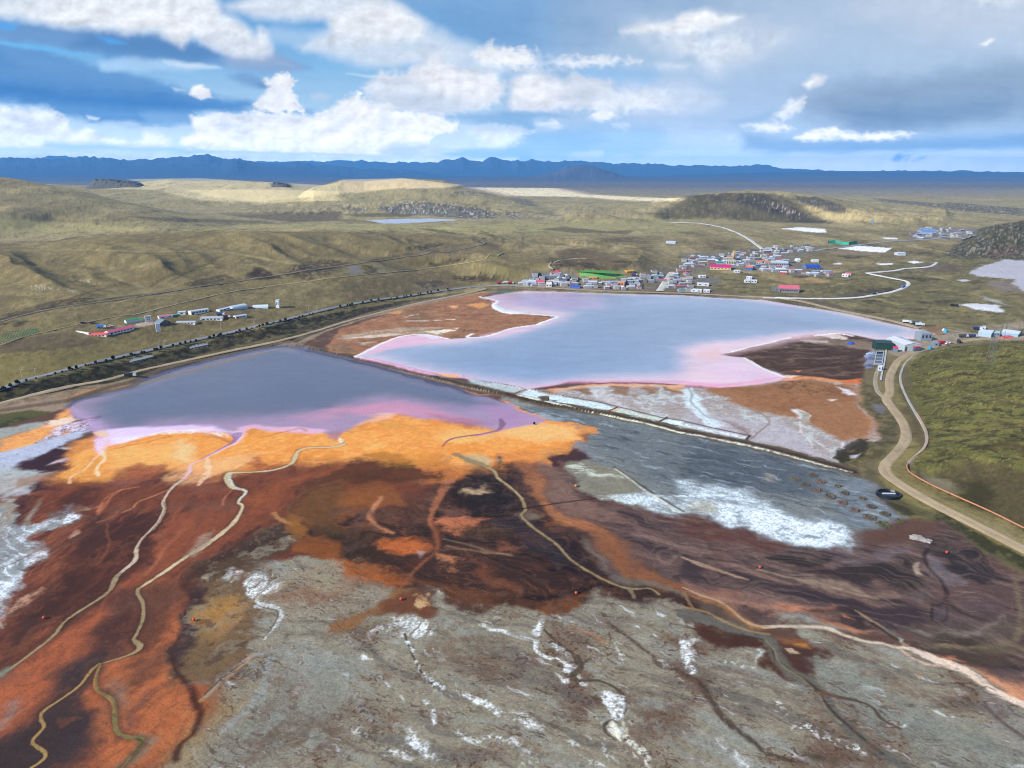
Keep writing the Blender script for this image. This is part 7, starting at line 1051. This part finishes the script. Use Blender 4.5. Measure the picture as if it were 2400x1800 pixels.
for zi, (zn, poly, cnt, sz) in enumerate(ZN):
    us = [p[0] for p in poly]; vs = [p[1] for p in poly]; got = []; tries = 0
    while len(got) < cnt and tries < 20000:
        tries += 1; p = (RND.uniform(min(us), max(us)), RND.uniform(min(vs), max(vs)))
        if inside(p, poly) and not inside(p, PITCH_) and all(((p[0] - q[0]) / (5.4 if zi < 4 else 5.2)) ** 2 + ((p[1] - q[1]) / (2.6 if zi < 4 else 2.0)) ** 2 > 1 for q in got): got.append(p)
    cand += [(zi, p) for p in got]
HW = hits([c[1][0] for c in cand], [c[1][1] for c in cand])
for (zi, p), w3 in zip(cand, HW):
    zn, poly, cnt, sz = ZN[zi]; t = RND.random() * 108; acc = 0
    for cn, cc, wgt in HC:
        acc += wgt
        if t <= acc: break
    var = RND.randrange(3); key = (cn, var, sz)
    if key not in protos:
        L_, D_, h_ = sz * (1.25, .95, 1.6)[var], sz * (.75, .8, .6)[var], (4.2, 6.5, 4.0)[var]
        wv, wf, rv, rf = gable(L_, D_, h_, (1.6, 1.2, 1.8)[var]) if var != 1 else flat(L_, D_, h_); n = len(wv)
        me = bpy.data.meshes.new('town_house'); me.from_pydata([(c[0] - L_ / 2, c[1] - D_ / 2, c[2]) for c in wv + rv], [], [tuple(f) for f in wf] + [tuple(i + n for i in f) for f in rf])
        me.materials.append(mat(((176,168,164), (150,150,158), (190,160,140))[var] if zi % 2 else ((164,164,170), (186,180,174), (140,134,134))[var], .9)); me.materials.append(mat(cc, .5)); me.polygons.foreach_set('material_index', [0] * len(wf) + [1] * len(rf)); protos[key] = me
    ob = bpy.data.objects.new('town_house', protos[key]); SC.collection.objects.link(ob); ob.location = (w3[0], w3[1], w3[2] + .3); ob.rotation_euler = (0, 0, rad(RND.choice([8, 8, 12, 98, 20, -6]))); ob.scale = (RND.uniform(.55, .95),) * 2 + (RND.uniform(.65, .9),)
    tag(ob, 'small %s house, %s roof, %s' % (('low', 'flat', 'long')[var], cn, zn), 'house', 'town houses %s' % zn)
# ---------------------------------------------------------------- trees beside the paved road
def tree_mesh(seed):
    r = random.Random(seed); g = MB()
    for k in range(120):
        a, b_, c = r.uniform(0, 6.28), r.uniform(-1, 1), r.random() ** .4; q = math.sqrt(1 - b_ * b_); ctr = mathutils.Vector((q * math.cos(a) * 1.5, q * math.sin(a) * 1.5, b_ * 1.5)) * c * r.uniform(.75, 1.1) + mathutils.Vector((0, 0, 3.0))
        u = mathutils.Vector((r.uniform(-1, 1), r.uniform(-1, 1), r.uniform(-1, 1))).normalized(); w = u.orthogonal().normalized(); s_ = r.uniform(.3, .55); u *= s_; w *= s_; g.add([ctr - u - w, ctr + u - w, ctr + u + w, ctr - u + w], [(0, 1, 2, 3)])
    return g
TM = []
for s_ in range(4):
    g = tree_mesh(s_); o = g.out('crown', mat((46,56,30), .95, .3)); t_ = MB(); t_.bar((0, 0, -1), (0, 0, 2.2), .22, 6, 0, .14); [t_.bar((0, 0, 1.6), (math.cos(a) * .8, math.sin(a) * .8, 2.9), .1, 4, 0, .05) for a in (0, 2.1, 4.2)]; o2 = t_.out('trunk', mat((84,66,48))); TM.append((o.data, o2.data)); bpy.data.objects.remove(o); bpy.data.objects.remove(o2)
PR = smooth_line(K('R1', 0,1712, 130,1660, 300,1618, 500,1565, 700,1517, 900,1471, 1100,1425, 1300,1381, 1500,1338, 1700,1290, 1900,1243, 2100,1193, 2212,1167, 2412,1129, 2712,1085, 2912,1052), 40)
seg = [0]; 
for a, b_ in zip(PR[:-1], PR[1:]): seg.append(seg[-1] + math.dist(a, b_))
us, vs = [], []; x = 3.0
while x < seg[-1] and len(us) < 104:
    if not (RND.random() < .16): us.append(float(np.interp(x, seg, [p[0] for p in PR]))); vs.append(float(np.interp(x, seg, [p[1] for p in PR])))
    x += RND.choice([.5, .7, .9, 1.1, 1.5]) * (10.5 if x < 640 else 10.5)
for w3 in hits(us, vs):
    r = root('roadside_tree', tuple(w3), 'small round dark green tree in the row along the paved road on the left bank', 'tree', RND.uniform(0, 6), 'row of trees beside the paved road'); a, b_ = TM[RND.randrange(4)]; s_ = RND.uniform(.5, 1.2); r.scale = (s_, s_, s_ * RND.uniform(.85, 1.15))
    for n_, d_ in (('crown', a), ('trunk', b_)): c = bpy.data.objects.new(n_, d_); SC.collection.objects.link(c); c.parent = r
# ---------------------------------------------------------------- poles and pylons
def pole(o, x, yb, yt, label, name='utility_pole', cat='pole', arm=1, col=(70,62,56), group=None, lamp=0, rr=.2):
    (p,), = [hits([K(o, x, yb)[0][0]], [K(o, x, yb)[0][1]])]; vt = K(o, x, yt)[0][1]; h = max(5, float(zat(vt, p[1])) - p[2]); r = root(name, tuple(p), label, cat, 0, group)
    g = MB(); g.bar((0, 0, -1), (0, 0, h), rr, 6, 0, rr * .7); g.out('post', mat(col), r)
    if arm: g = MB(); g.bar((-1.6, 0, h - .6), (1.6, 0, h - .6), rr * .6, 4); g.bar((-1.2, 0, h - 1.6), (1.2, 0, h - 1.6), rr * .6, 4); g.out('crossarm', mat(col), r)
    if lamp: g = MB(); g.bar((0, 0, h), (1.8, 0, h + .3), .1, 4); g.box(1.4, -.2, h + .2, 2.4, .2, h + .45); g.out('lamp_head', mat((200,204,210)), r)
def pylon(o, x, yb, yt, bw, label, group=None, col=(112,116,112), rr=.13):
    (p,), = [hits([K(o, x, yb)[0][0]], [K(o, x, yb)[0][1]])]; h = max(12, float(zat(K(o, x, yt)[0][1], p[1])) - p[2]); r = root('pylon', tuple(p), label, 'pylon', rad(20), group); g = MB(); n = 7; tw = bw * .12
    for k in range(n):
        a = k / n; b_ = (k + 1) / n; wa, wb = bw / 2 * (1 - a) + tw * a, bw / 2 * (1 - b_) + tw * b_; za, zb = h * a, h * b_
        ca = [(sx * wa, sy * wa, za) for sx, sy in ((-1, -1), (1, -1), (1, 1), (-1, 1))]; cb = [(sx * wb, sy * wb, zb) for sx, sy in ((-1, -1), (1, -1), (1, 1), (-1, 1))]
        for i in range(4): g.bar(ca[i], cb[i], rr, 4); g.bar(ca[i], cb[(i + 1) % 4], rr * .6, 3); g.bar(cb[i], cb[(i + 1) % 4], rr * .6, 3)
    g.out('tower_frame', mat(col, .5), r)
    for f in (.7, .84, .97): g = MB(); aw = bw * .75; g.bar((-aw, 0, h * f), (aw, 0, h * f), rr, 4); g.bar((-aw, 0, h * f), (0, 0, h * f + 1.4), rr * .6, 3); g.bar((aw, 0, h * f), (0, 0, h * f + 1.4), rr * .6, 3); g.out('crossarm', mat(col, .5), r)
pylon('R3', 1990, 1530, 1330, 7, 'tall lattice pylon on the turf slope above the haul road')
pylon('R1', 1633, 662, 555, 8, 'lone lattice pylon on the crest behind the left hillside', None, (84,88,84), .13)
for k, (x, yb, yt) in enumerate(((705,868,790),(722,872,780),(741,866,786))): pylon('R2', x, yb, yt, 6, 'pylon of the trio beside the railway, ' + ('left one', 'middle one', 'right one')[k], 'trio of pylons by the railway', (96,98,94), .10)
pylon('R2', 1176, 766, 706, 7, 'lattice pylon on the meadow left of the stadium hill, right one of the pair', None, (88,90,86), .12); pylon('R2', 1048, 752, 712, 6, 'lattice pylon on the meadow left of the stadium hill, left one of the pair', None, (96,98,94), .12)
for x, yb, yt, t_ in ((628,636,612,'first'),(980,668,642,'second'),(1168,664,640,'third'),(412,612,590,'farthest left')): pole('R1', x, yb, yt, '%s dark pole of the line across the plain behind the left hillside' % t_, arm=1, rr=.3)
for x, yb, yt, t_ in ((148,1648,1568,'first streetlight from the left beside the paved road'),(234,1624,1558,'second streetlight from the left beside the paved road'),(1032,1435,1383,'left streetlight of the pair above the concrete pads'),(1067,1424,1379,'right streetlight of the pair above the concrete pads'),(2004,1212,1152,'streetlight at the lake end of the paved road, left'),(2056,1196,1150,'streetlight at the lake end of the paved road, right'),(1434,1312,1250,'streetlight below the twin white shed'),(1650,1298,1244,'streetlight below the small white shed')):
    pole('R1', x, yb, yt, 'pale ' + t_, 'street_lamp', 'street lamp', 0, (206,208,210), None, 1, .16)
for x, yb, yt, t_ in ((1187,550,366,'tall dark pole on the turf beside the haul road, left of its pair'),(1220,548,372,'thin dark pole on the turf beside the haul road, right of its pair'),(1368,300,236,'pole with crossarm by the parked trucks'),(1886,362,112,'tall pole in front of the pale blue sheds, left'),(1944,350,130,'tall pole in front of the pale blue sheds, middle'),(1975,215,95,'tall pole behind the pale blue sheds'),(2152,150,80,'pole by the road at the right edge, left'),(2196,130,60,'pole by the road at the right edge, right')): pole('Q', x, yb, yt, t_, rr=.16)
# ---------------------------------------------------------------- pumping plant at the right end of the lake
building('big pale shed with white roof and open doorway beside the haul road', 'shed', 'Q', 655,462, 865,456, 34, 7.5, 'gable_end', (186,196,206), (224,230,238), 2.0, 0, 1, 'plant_shed')
building('grey flat roofed pump house standing at the lake edge', 'pump house', 'Q', 872,328, 1012,326, 14, 9, 'flat', (142,154,166), (164,174,184), 1, 3, 0, 'pump_house')
building('dark green netted plant hall left of the pale shed', 'plant hall', 'Q', 292,440, 500,446, 16, 8, 'gable', (28,62,58), (40,76,72), 1.5, 0, 0, 'netted_hall'); building('red roofed kiosk in front of the dark green hall', 'kiosk', 'Q', 516,470, 572,474, 6, 4.6, 'gable', (120,130,160), (222,70,90), 1.2, 0, 0, 'kiosk')
building('rose red canopy at the corner of the pale shed', 'canopy', 'Q', 786,466, 860,462, 6, 5.2, 'gable', (96,100,120), (226,96,120), 1.2, 0, 0, 'canopy'); building('small white hut on the track below the settling tank', 'hut', 'Q', 312,716, 364,718, 5, 5, 'flat', (186,196,208), (222,230,238), .3, 1, 0, 'hut')
building('blue grey container office right of the pale shed', 'container', 'Q', 1042,402, 1104,404, 8, 4.5, 'flat', (128,142,162), (150,164,182), .3, 1, 0, 'container'); building('dark gantry frame with blue roof behind the green hall', 'gantry', 'Q', 560,372, 650,372, 8, 7, 'flat', (56,62,76), (62,100,170), .3, 0, 0, 'gantry')
building('long pale blue shed beyond the haul road, left one', 'shed', 'Q', 1612,262, 1780,284, 22, 5, 'gable', (170,196,214), (212,226,236), 2, 0, 0, 'long_shed'); building('pale blue shed with open bays between the two long sheds', 'shed', 'Q', 1790,268, 1890,276, 12, 5, 'flat', (130,160,190), (196,212,226), 1, 3, 0, 'shed'); building('long pale blue shed beyond the haul road, right one', 'shed', 'Q', 1912,262, 2130,280, 22, 5, 'gable', (150,184,212), (218,230,238), 2, 0, 0, 'long_shed')
# settling tank: concrete frame with four dark bays
c4 = hits([K('Q', x, y)[0][0] for x, y in ((268,632),(372,632),(392,470),(300,470))], [K('Q', x, y)[0][1] for x, y in ((268,632),(372,632),(392,470),(300,470))]); o0 = c4[0]; tk = root('settling_tank', tuple(o0), 'rectangular concrete settling tank with four dark water bays', 'tank'); e = [mathutils.Vector(c - o0) for c in c4]
zt = max(q.z for q in e) + 1.2
for q in e: q.z = zt
def lerp2(s_, t_): return (e[0] * (1 - s_) + e[1] * s_) * (1 - t_) + (e[3] * (1 - s_) + e[2] * s_) * t_
for a, b_ in (((0, 0), (1, 0)), ((0, 1), (1, 1)), ((0, 0), (0, 1)), ((1, 0), (1, 1)), ((0, .25), (1, .25)), ((0, .5), (1, .5)), ((0, .75), (1, .75))):
    p, q = lerp2(*a), lerp2(*b_); d = (q - p).normalized(); nrm = mathutils.Vector((-d.y, d.x, 0)) * .45; g = MB(); g.add([p - nrm, q - nrm, q + nrm, p + nrm] + [v + mathutils.Vector((0, 0, -4)) for v in (p - nrm, q - nrm, q + nrm, p + nrm)], [(0, 1, 2, 3), (0, 4, 5, 1), (1, 5, 6, 2), (2, 6, 7, 3), (3, 7, 4, 0)]); g.out('tank_wall', mat((186,194,204)), tk)
g = MB(); g.add([lerp2(s_, t_) + mathutils.Vector((0, 0, -.5)) for s_, t_ in ((0, 0), (1, 0), (1, 1), (0, 1))], [(0, 1, 2, 3)]); g.out('tank_water', mat((34,48,66), .15), tk)
def heap(o, x, y, rx, ry, rz, col, label, cat, name, seed=1, n=14, rough=.3, dz=0):
    (p,), = [hits([K(o, x, y)[0][0]], [K(o, x, y)[0][1]])]; r = random.Random(seed); co = []; fa = []; m_ = 6
    for i in range(m_):
        for j in range(n):
            a = 2 * math.pi * j / n; t_ = i / (m_ - 1) * math.pi / 2; k = 1 + r.uniform(-rough, rough) * (1 if i < m_ - 1 else 0); co.append((rx * math.cos(t_) * math.cos(a) * k, ry * math.cos(t_) * math.sin(a) * k, rz * math.sin(t_) * (1 + r.uniform(-rough, rough) * .5) - (.8 if i == 0 else 0)))
    for i in range(m_ - 1):
        for j in range(n): fa.append((i * n + j, i * n + (j + 1) % n, (i + 1) * n + (j + 1) % n, (i + 1) * n + j))
    fa.append(tuple((m_ - 1) * n + j for j in range(n))); ob = raw(name, co, fa, mat(col, .7)); ob.location = (p[0], p[1], p[2] + dz); return tag(ob, label, cat)
heap('Q', 455, 345, 5, 4, 3, (40,90,176), 'blue tarpaulin covered heap at the left end of the plant', 'tarpaulin', 'tarpaulin_heap', 3); heap('R3', 1088, 1400, 4.5, 3.5, 3.0, (48,84,190), 'blue dome tent alone on the brown spit', 'tent', 'dome_tent', 2, 14, .05)
heap('Q', 1990, 288, 9, 4, 3, (206,100,96), 'red tarpaulin heap in front of the right pale blue shed', 'tarpaulin', 'tarpaulin_heap', 5); heap('Q', 990, 434, 2.2, 2.2, 4.6, (60,150,190), 'light blue water tank beside the pale shed', 'tank', 'water_tank', 4, 14, .0); heap('Q', 1190, 218, 2.8, 2.8, 5, (70,160,196), 'light blue tank on the gravel yard by the lake tip', 'tank', 'water_tank', 4, 14, .0); heap('Q', 1168, 192, 1.8, 1.8, 3, (206,220,230), 'small white tank beside the light blue one by the lake tip', 'tank', 'water_tank', 4, 14, .0)
for k, (x, y, c, t_) in enumerate(((205,650,(84,100,134),'lowest'),(222,560,(96,112,144),'second from below'),(210,520,(130,144,176),'third from below'),(232,492,(170,182,204),'topmost'))): heap('Q', x, y, 5, 3.2, 1.6, c, 'blue grey sheeted sludge heap left of the settling tank, %s' % t_, 'heap', 'sheeted_heap', 20 + k)
# vehicles
def vehicle(o, x, y, kind, col, label, rz, group=None):
    (p,), = [hits([K(o, x, y)[0][0]], [K(o, x, y)[0][1]])]; tr = kind == 'truck'; Ln, Wd = (8.5, 2.5) if tr else (4.8, 1.9); r = root('parked_truck' if tr else 'parked_car', (p[0], p[1], p[2] + .5), label, 'truck' if tr else 'car', rad(rz), group); s_ = 1.25; r.scale = (s_,) * 3
    g = MB()
    if tr: g.box(-Ln / 2, -Wd / 2, 1.1, Ln / 2 - 2.3, Wd / 2, 3.1)
    else: g.add([(-Ln / 2, -Wd / 2, .45), (Ln / 2, -Wd / 2, .45), (Ln / 2, -Wd / 2, .95), (.9, -Wd / 2, 1.05), (.4, -Wd / 2, 1.6), (-1.6, -Wd / 2, 1.6), (-2.2, -Wd / 2, 1.0), (-Ln / 2, Wd / 2, .45), (Ln / 2, Wd / 2, .45), (Ln / 2, Wd / 2, .95), (.9, Wd / 2, 1.05), (.4, Wd / 2, 1.6), (-1.6, Wd / 2, 1.6), (-2.2, Wd / 2, 1.0)], [(6, 5, 4, 3, 2, 1, 0), (7, 8, 9, 10, 11, 12, 13)] + [(i, (i + 1) % 7, (i + 1) % 7 + 7, i + 7) for i in range(7)])
    g.out('cargo_body' if tr else 'body', mat(col, .4), r)
    if tr: g = MB(); g.box(Ln / 2 - 2.2, -Wd / 2, .7, Ln / 2, Wd / 2, 2.7); g.out('cab', mat((210,214,220), .4), r); g = MB(); g.box(Ln / 2 - .05, -Wd / 2 + .2, 1.7, Ln / 2 + .04, Wd / 2 - .2, 2.5); g.out('windscreen', mat((30,36,44), .2), r); g = MB(); g.box(-Ln / 2, -.5, .7, Ln / 2 - .2, .5, 1.09); g.out('chassis', mat((40,40,42)), r)
    else: g = MB(); g.box(-1.6, -Wd / 2 - .02, 1.08, .5, Wd / 2 + .02, 1.5); g.out('side_window', mat((30,36,44), .2), r)
    for sx in ((-Ln / 2 + 1.3, Ln / 2 - 1.2) if tr else (-1.5, 1.5)):
        for sy in (-1, 1): g = MB(); rr = .55 if tr else .38; g.bar((sx, sy * (Wd / 2 - .25), rr), (sx, sy * (Wd / 2 + .05), rr), rr, 10); g.out('wheel', mat((26,26,28)), r)
for q in (('Q',1155,372,'truck',(196,44,60),'red truck parked beside the container office',10),('Q',1215,374,'car',(226,228,232),'white car just right of the red truck',20),('Q',1262,366,'car',(206,208,212),'silver car second right of the red truck',20),('Q',1356,350,'truck',(60,60,66),'dark truck with pale cab on the road shoulder',70),('Q',1425,284,'truck',(90,84,78),'brown loader truck on the gravel yard',0),('Q',1548,284,'truck',(56,76,110),'dark blue truck on the gravel yard',0),
          ('Q',1612,186,'truck',(40,60,110),'dark blue truck at the upper parking row',-20),('Q',1650,186,'truck',(226,230,234),'white truck in the upper parking row',60),('Q',1690,176,'truck',(216,220,226),'white lorry at the right of the upper parking row',60),('Q',690,96,'truck',(226,226,226),'white truck leftmost on the lake embankment',-15),('Q',768,106,'car',(222,224,228),'white car second from the left on the lake embankment',-15),('Q',818,114,'truck',(70,84,78),'dark green truck on the lake embankment',-15),('Q',860,134,'truck',(206,220,238),'pale blue truck rightmost on the lake embankment',-15),
          ('R3',1428,1036,'truck',(50,110,210),'blue truck on the bend of the white road',40),('R3',1242,1082,'truck',(70,74,80),'dark truck on the white road',15),('R2',1030,1012,'truck',(176,60,50),'red truck left of the bus by the lake road bend',5),('R2',1098,1012,'truck',(190,60,60),'red truck right of the white bus by the lake road bend',5),('R2',1070,1008,'truck',(226,226,230),'white bus between two red trucks by the lake road',5),('V',180,236,'car',(40,52,84),'dark blue car behind the enclosure wall',10),('V',265,236,'car',(34,44,76),'navy car by the thin mast left of the camp',0),
          ('V',360,280,'truck',(56,120,206),'blue and white lorry in the yard of the red roofed barrack',5),('V',413,272,'car',(232,190,40),'yellow car in the yard of the red roofed barrack',5),('V',438,266,'car',(222,226,230),'white car in the yard of the red roofed barrack',5),('V',1480,160,'truck',(44,74,110),'dark blue lorry behind the twin white shed',0),('V',1530,184,'truck',(120,44,40),'dark red flatbed right of the twin white shed',8),('T',1268,382,'truck',(70,70,170),'violet lorry at the right end of the stadium',0),('R4',848,232,'truck',(40,40,44),'black lorry on the beach road by the near lake',10)):
    vehicle(*q)
# ---------------------------------------------------------------- pads, markers, tank, mounds, spit walls
for x1, y1, x2, y2, dd_, t_ in ((850,1522,998,1486,11,'lower left'),(1240,1432,1350,1410,9,'upper right')):
    building('bare grey concrete pad below the paved road, the %s one of two' % t_, 'pad', 'R1', x1, y1, x2, y2, dd_, .9, 'flat', (150,150,146), (158,158,154), .2, 0, 0, 'concrete_pad')
def buoy(o, x, y, t_, col=(226,84,62), r_=.9):
    (p,), = [hits([K(o, x, y)[0][0]], [K(o, x, y)[0][1]])]; r = root('marker_buoy', tuple(p), t_, 'marker'); g = MB(); n = 10; rings = 6
    co = [(r_ * math.sin(math.pi * i / rings) * math.cos(2 * math.pi * j / n), r_ * math.sin(math.pi * i / rings) * math.sin(2 * math.pi * j / n), r_ + .2 - r_ * math.cos(math.pi * i / rings)) for i in range(rings + 1) for j in range(n)]
    g.add(co, [(i * n + j, i * n + (j + 1) % n, (i + 1) * n + (j + 1) % n, (i + 1) * n + j) for i in range(rings) for j in range(n)]); g.out('float', mat(col, .4), r); g = MB(); g.bar((0, 0, -.5), (0, 0, .4), .12, 5); g.out('stake', mat((60,56,52)), r)
for q in (('R6',1710,1376,'red marker ball among dark scrub near the haul road'),('R6',500,1472,'red marker ball at the head of the tan streak'),('R5',1522,1640,'red marker ball at the tip of the dark pool'),('B2',387,574,'red marker ball on the rusty patch above the grey flats'),('B1',287,694,'red marker ball left of the first milky stream'),('B1',1256,708,'red marker ball on the violet margin of the ochre flats')): buoy(*q, r_=.75)
buoy('R5', 1250, 540, 'black float on the pale shallows of the near lake', (20, 20, 22), 1.1); buoy('R5', 1520, 946, 'orange float at the edge of the grey tailings pond', (222,140,60), 1.0)
(p,), = [hits([K('R6', 1334, 1000)[0][0]], [K('R6', 1334, 1000)[0][1]])]; r = root('ring_tank', tuple(p), 'black oval sludge tank between the tailings pond and the haul road', 'tank', rad(-8)); g = MB(); n = 28; A = [(math.cos(2 * math.pi * k / n), math.sin(2 * math.pi * k / n)) for k in range(n)]
co = []
for rr, zz in ((7.6, -1), (7.2, 2.0), (6.2, 2.2), (5.6, 1.0)): co += [(c * rr, s_ * rr * .9, zz) for c, s_ in A]
g.add(co, [(i * n + k, i * n + (k + 1) % n, (i + 1) * n + (k + 1) % n, (i + 1) * n + k) for i in range(3) for k in range(n)]); g.out('rim', mat((22,24,34), .4), r); g = MB(); g.add([(c * 5.6, s_ * 5.0, 1.02) for c, s_ in A], [tuple(range(n))]); g.out('liner', mat((14,18,34), .3), r); g = MB(); g.bar((-4, -.4, 1.4), (4, .6, 1.4), .55, 8); g.out('float_tube', mat((206,212,222), .5), r)
MD = ((730,893,'leftmost, with open tan ring'),(850,867,'topmost'),(897,910,'just below the topmost'),(1003,940,'between two rows, reddish'),(800,930,'pale and nearly worn away, left'),(870,965,'pale and flat, lower left'),(955,1007,'flat ring on the left edge of the second row'),(1050,985,'dark one right of centre'),(1035,1048,'broad low ring in the middle'),(1165,1020,'reddish one near the scrub bank'),(1222,1073,'round brown one at the right'),(1117,1095,'large dark one, lower middle'),(1213,1140,'widest, near the bottom'),(1312,1120,'greyish flat one at far right'),(1300,1188,'mossy one at the bottom'),(1410,1165,'mossy one closest to the haul road'))
PM = hits([K('R6', x, y)[0][0] for x, y, _ in MD], [K('R6', x, y)[0][1] for x, y, _ in MD])
for k, ((x, y, t_), p) in enumerate(zip(MD, PM)):
    r = random.Random(40 + k); co = []; n = 18; S_ = 3.0 * r.uniform(.6, 1.25); prof = ((1.15, -.4), (1.0, .35), (.8, .9), (.6, .8), (.4, .15), (.0, .25))
    for i, (q, zz) in enumerate(prof):
        for j in range(n): a = 2 * math.pi * j / n; w_ = 1 + r.uniform(-.14, .14); co.append((S_ * q * w_ * math.cos(a), S_ * 1.15 * q * w_ * math.sin(a), zz * .8 * r.uniform(.3, 1.6)))
    fa = [(i * n + j, i * n + (j + 1) % n, (i + 1) * n + (j + 1) % n, (i + 1) * n + j) for i in range(5) for j in range(n)]
    ob = raw('spoil_mound', co, fa, mat(((96,86,72), (84,76,66), (104,84,74))[k % 3] if k < 14 else (82,80,50), .95, .25)); ob.location = tuple(p); tag(ob, 'spoil ring on the grey pond, ' + t_, 'spoil mound', 'spoil mounds on the grey pond')
building('small brown pump shed on the berm between the lakes', 'pump shed', 'R5', 1298,382, 1340,386, 4, 2.4, 'gable', (84,66,50), (96,78,60), 1, 0, 0, 'pump_shed')
for x, y, s_, t_ in ((1515,170,3.0,'large pale boulder pile below the scrub bank'),(1580,190,2.2,'small pale boulder pile right of the large one')): heap('B3', x, y, s_ * 1.5, s_, s_ * .6, (178,168,160), t_, 'boulder pile', 'boulder_pile', int(x))
# green shelters for seedlings
rows_ = []
for r_ in range(6):
    for c_ in range(13):
        x = r_ * 5 + c_ * 19 + 2; y = 1404 - c_ * 5.6 - r_ * (15 - c_ * .75)
        if x < 250: rows_.append((x, y - 4))
W3 = hits([K('R1', *q)[0][0] for q in rows_], [K('R1', *q)[0][1] for q in rows_]); g = MB(); g.bar((0, 0, -.3), (0, 0, 1.7), .4, 6, 0, .35); tmp = g.out('plant_shelter', mat((44,150,112), .7)); dm = tmp.data; bpy.data.objects.remove(tmp)
for p in W3: ob = bpy.data.objects.new('plant_shelter', dm); SC.collection.objects.link(ob); ob.location = tuple(p); ob.rotation_euler = (0, 0, RND.uniform(0, 1)); tag(ob, 'green tube shelter round a sapling in the plot at the left edge', 'plant shelter', 'green plant shelters at the left edge')
P_ = K('U', 1285,46, 1360,40, 1420,58, 1500,62, 1585,46); W3 = hits([p[0] for p in P_], [p[1] for p in P_]); fr = root('net_fence', tuple(W3[0]), 'teal green net fence above the salt pond behind the town', 'fence')
g = MB()
for a, b_ in zip(W3[:-1], W3[1:]): a = a - W3[0]; b_ = b_ - W3[0]; g.add([(a[0], a[1], a[2] - 1), (b_[0], b_[1], b_[2] - 1), (b_[0], b_[1], b_[2] + 7), (a[0], a[1], a[2] + 7), (a[0], a[1] + .5, a[2] - 1), (b_[0], b_[1] + .5, b_[2] - 1), (b_[0], b_[1] + .5, b_[2] + 7), (a[0], a[1] + .5, a[2] + 7)], [(0, 1, 2, 3), (7, 6, 5, 4), (3, 2, 6, 7)])
g.out('net', mat((50,176,150)), fr)
for a in W3: a = a - W3[0]; g = MB(); g.bar((a[0], a[1] - .3, a[2] - 1), (a[0], a[1] - .3, a[2] + 8), .3, 5); g.out('post', mat((90,100,96)), fr)
# ---------------------------------------------------------------- rocky crag on the left skyline
def crag(o, x1, x2, yb, yt, depth, label, seed):
    P_ = K(o, x1, yb, x2, yb); A_ = hits([p[0] for p in P_], [p[1] for p in P_]); a, b_ = A_; y0 = (a[1] + b_[1]) / 2; w_ = abs(b_[0] - a[0]); h = float(zat(K(o, x1, yt)[0][1], y0)) - min(a[2], b_[2]); n, m_ = 60, 16; co = []
    X, Y = np.meshgrid(np.linspace(-.5, .5, n), np.linspace(-.5, .5, m_)); e_ = np.clip(1 - (2 * np.abs(X)) ** 2.2, 0, 1) * np.clip(1 - (2 * np.abs(Y)) ** 2, 0, 1)
    r_ = fbm(X.ravel() * 9, Y.ravel() * 4, seed, 5, .6, 1).reshape(X.shape); tilt = 1 - .55 * (X + .5) ** 1.2; Z = h * tilt * np.clip(e_ * 1.8, 0, 1) * (.75 + .35 * r_) - 6 * (1 - e_) - 3
    co = np.stack([X.ravel() * w_, Y.ravel() * depth, Z.ravel()], 1); ob = raw('rock_crag', co, [tuple(q) for q in grid_faces(m_, n).tolist()], mat((104,102,98), .95, .35)); ob.location = ((a[0] + b_[0]) / 2, y0 + depth * .2, min(a[2], b_[2])); return tag(ob, label, 'crag')
crag('R1', 590, 915, 388, 318, 160, 'dark jagged rock crag on the pale ridge at the upper left', 90); crag('R1', 1735, 1900, 386, 342, 120, 'smaller grey crag on the pale ridge, right of the dark one', 94)
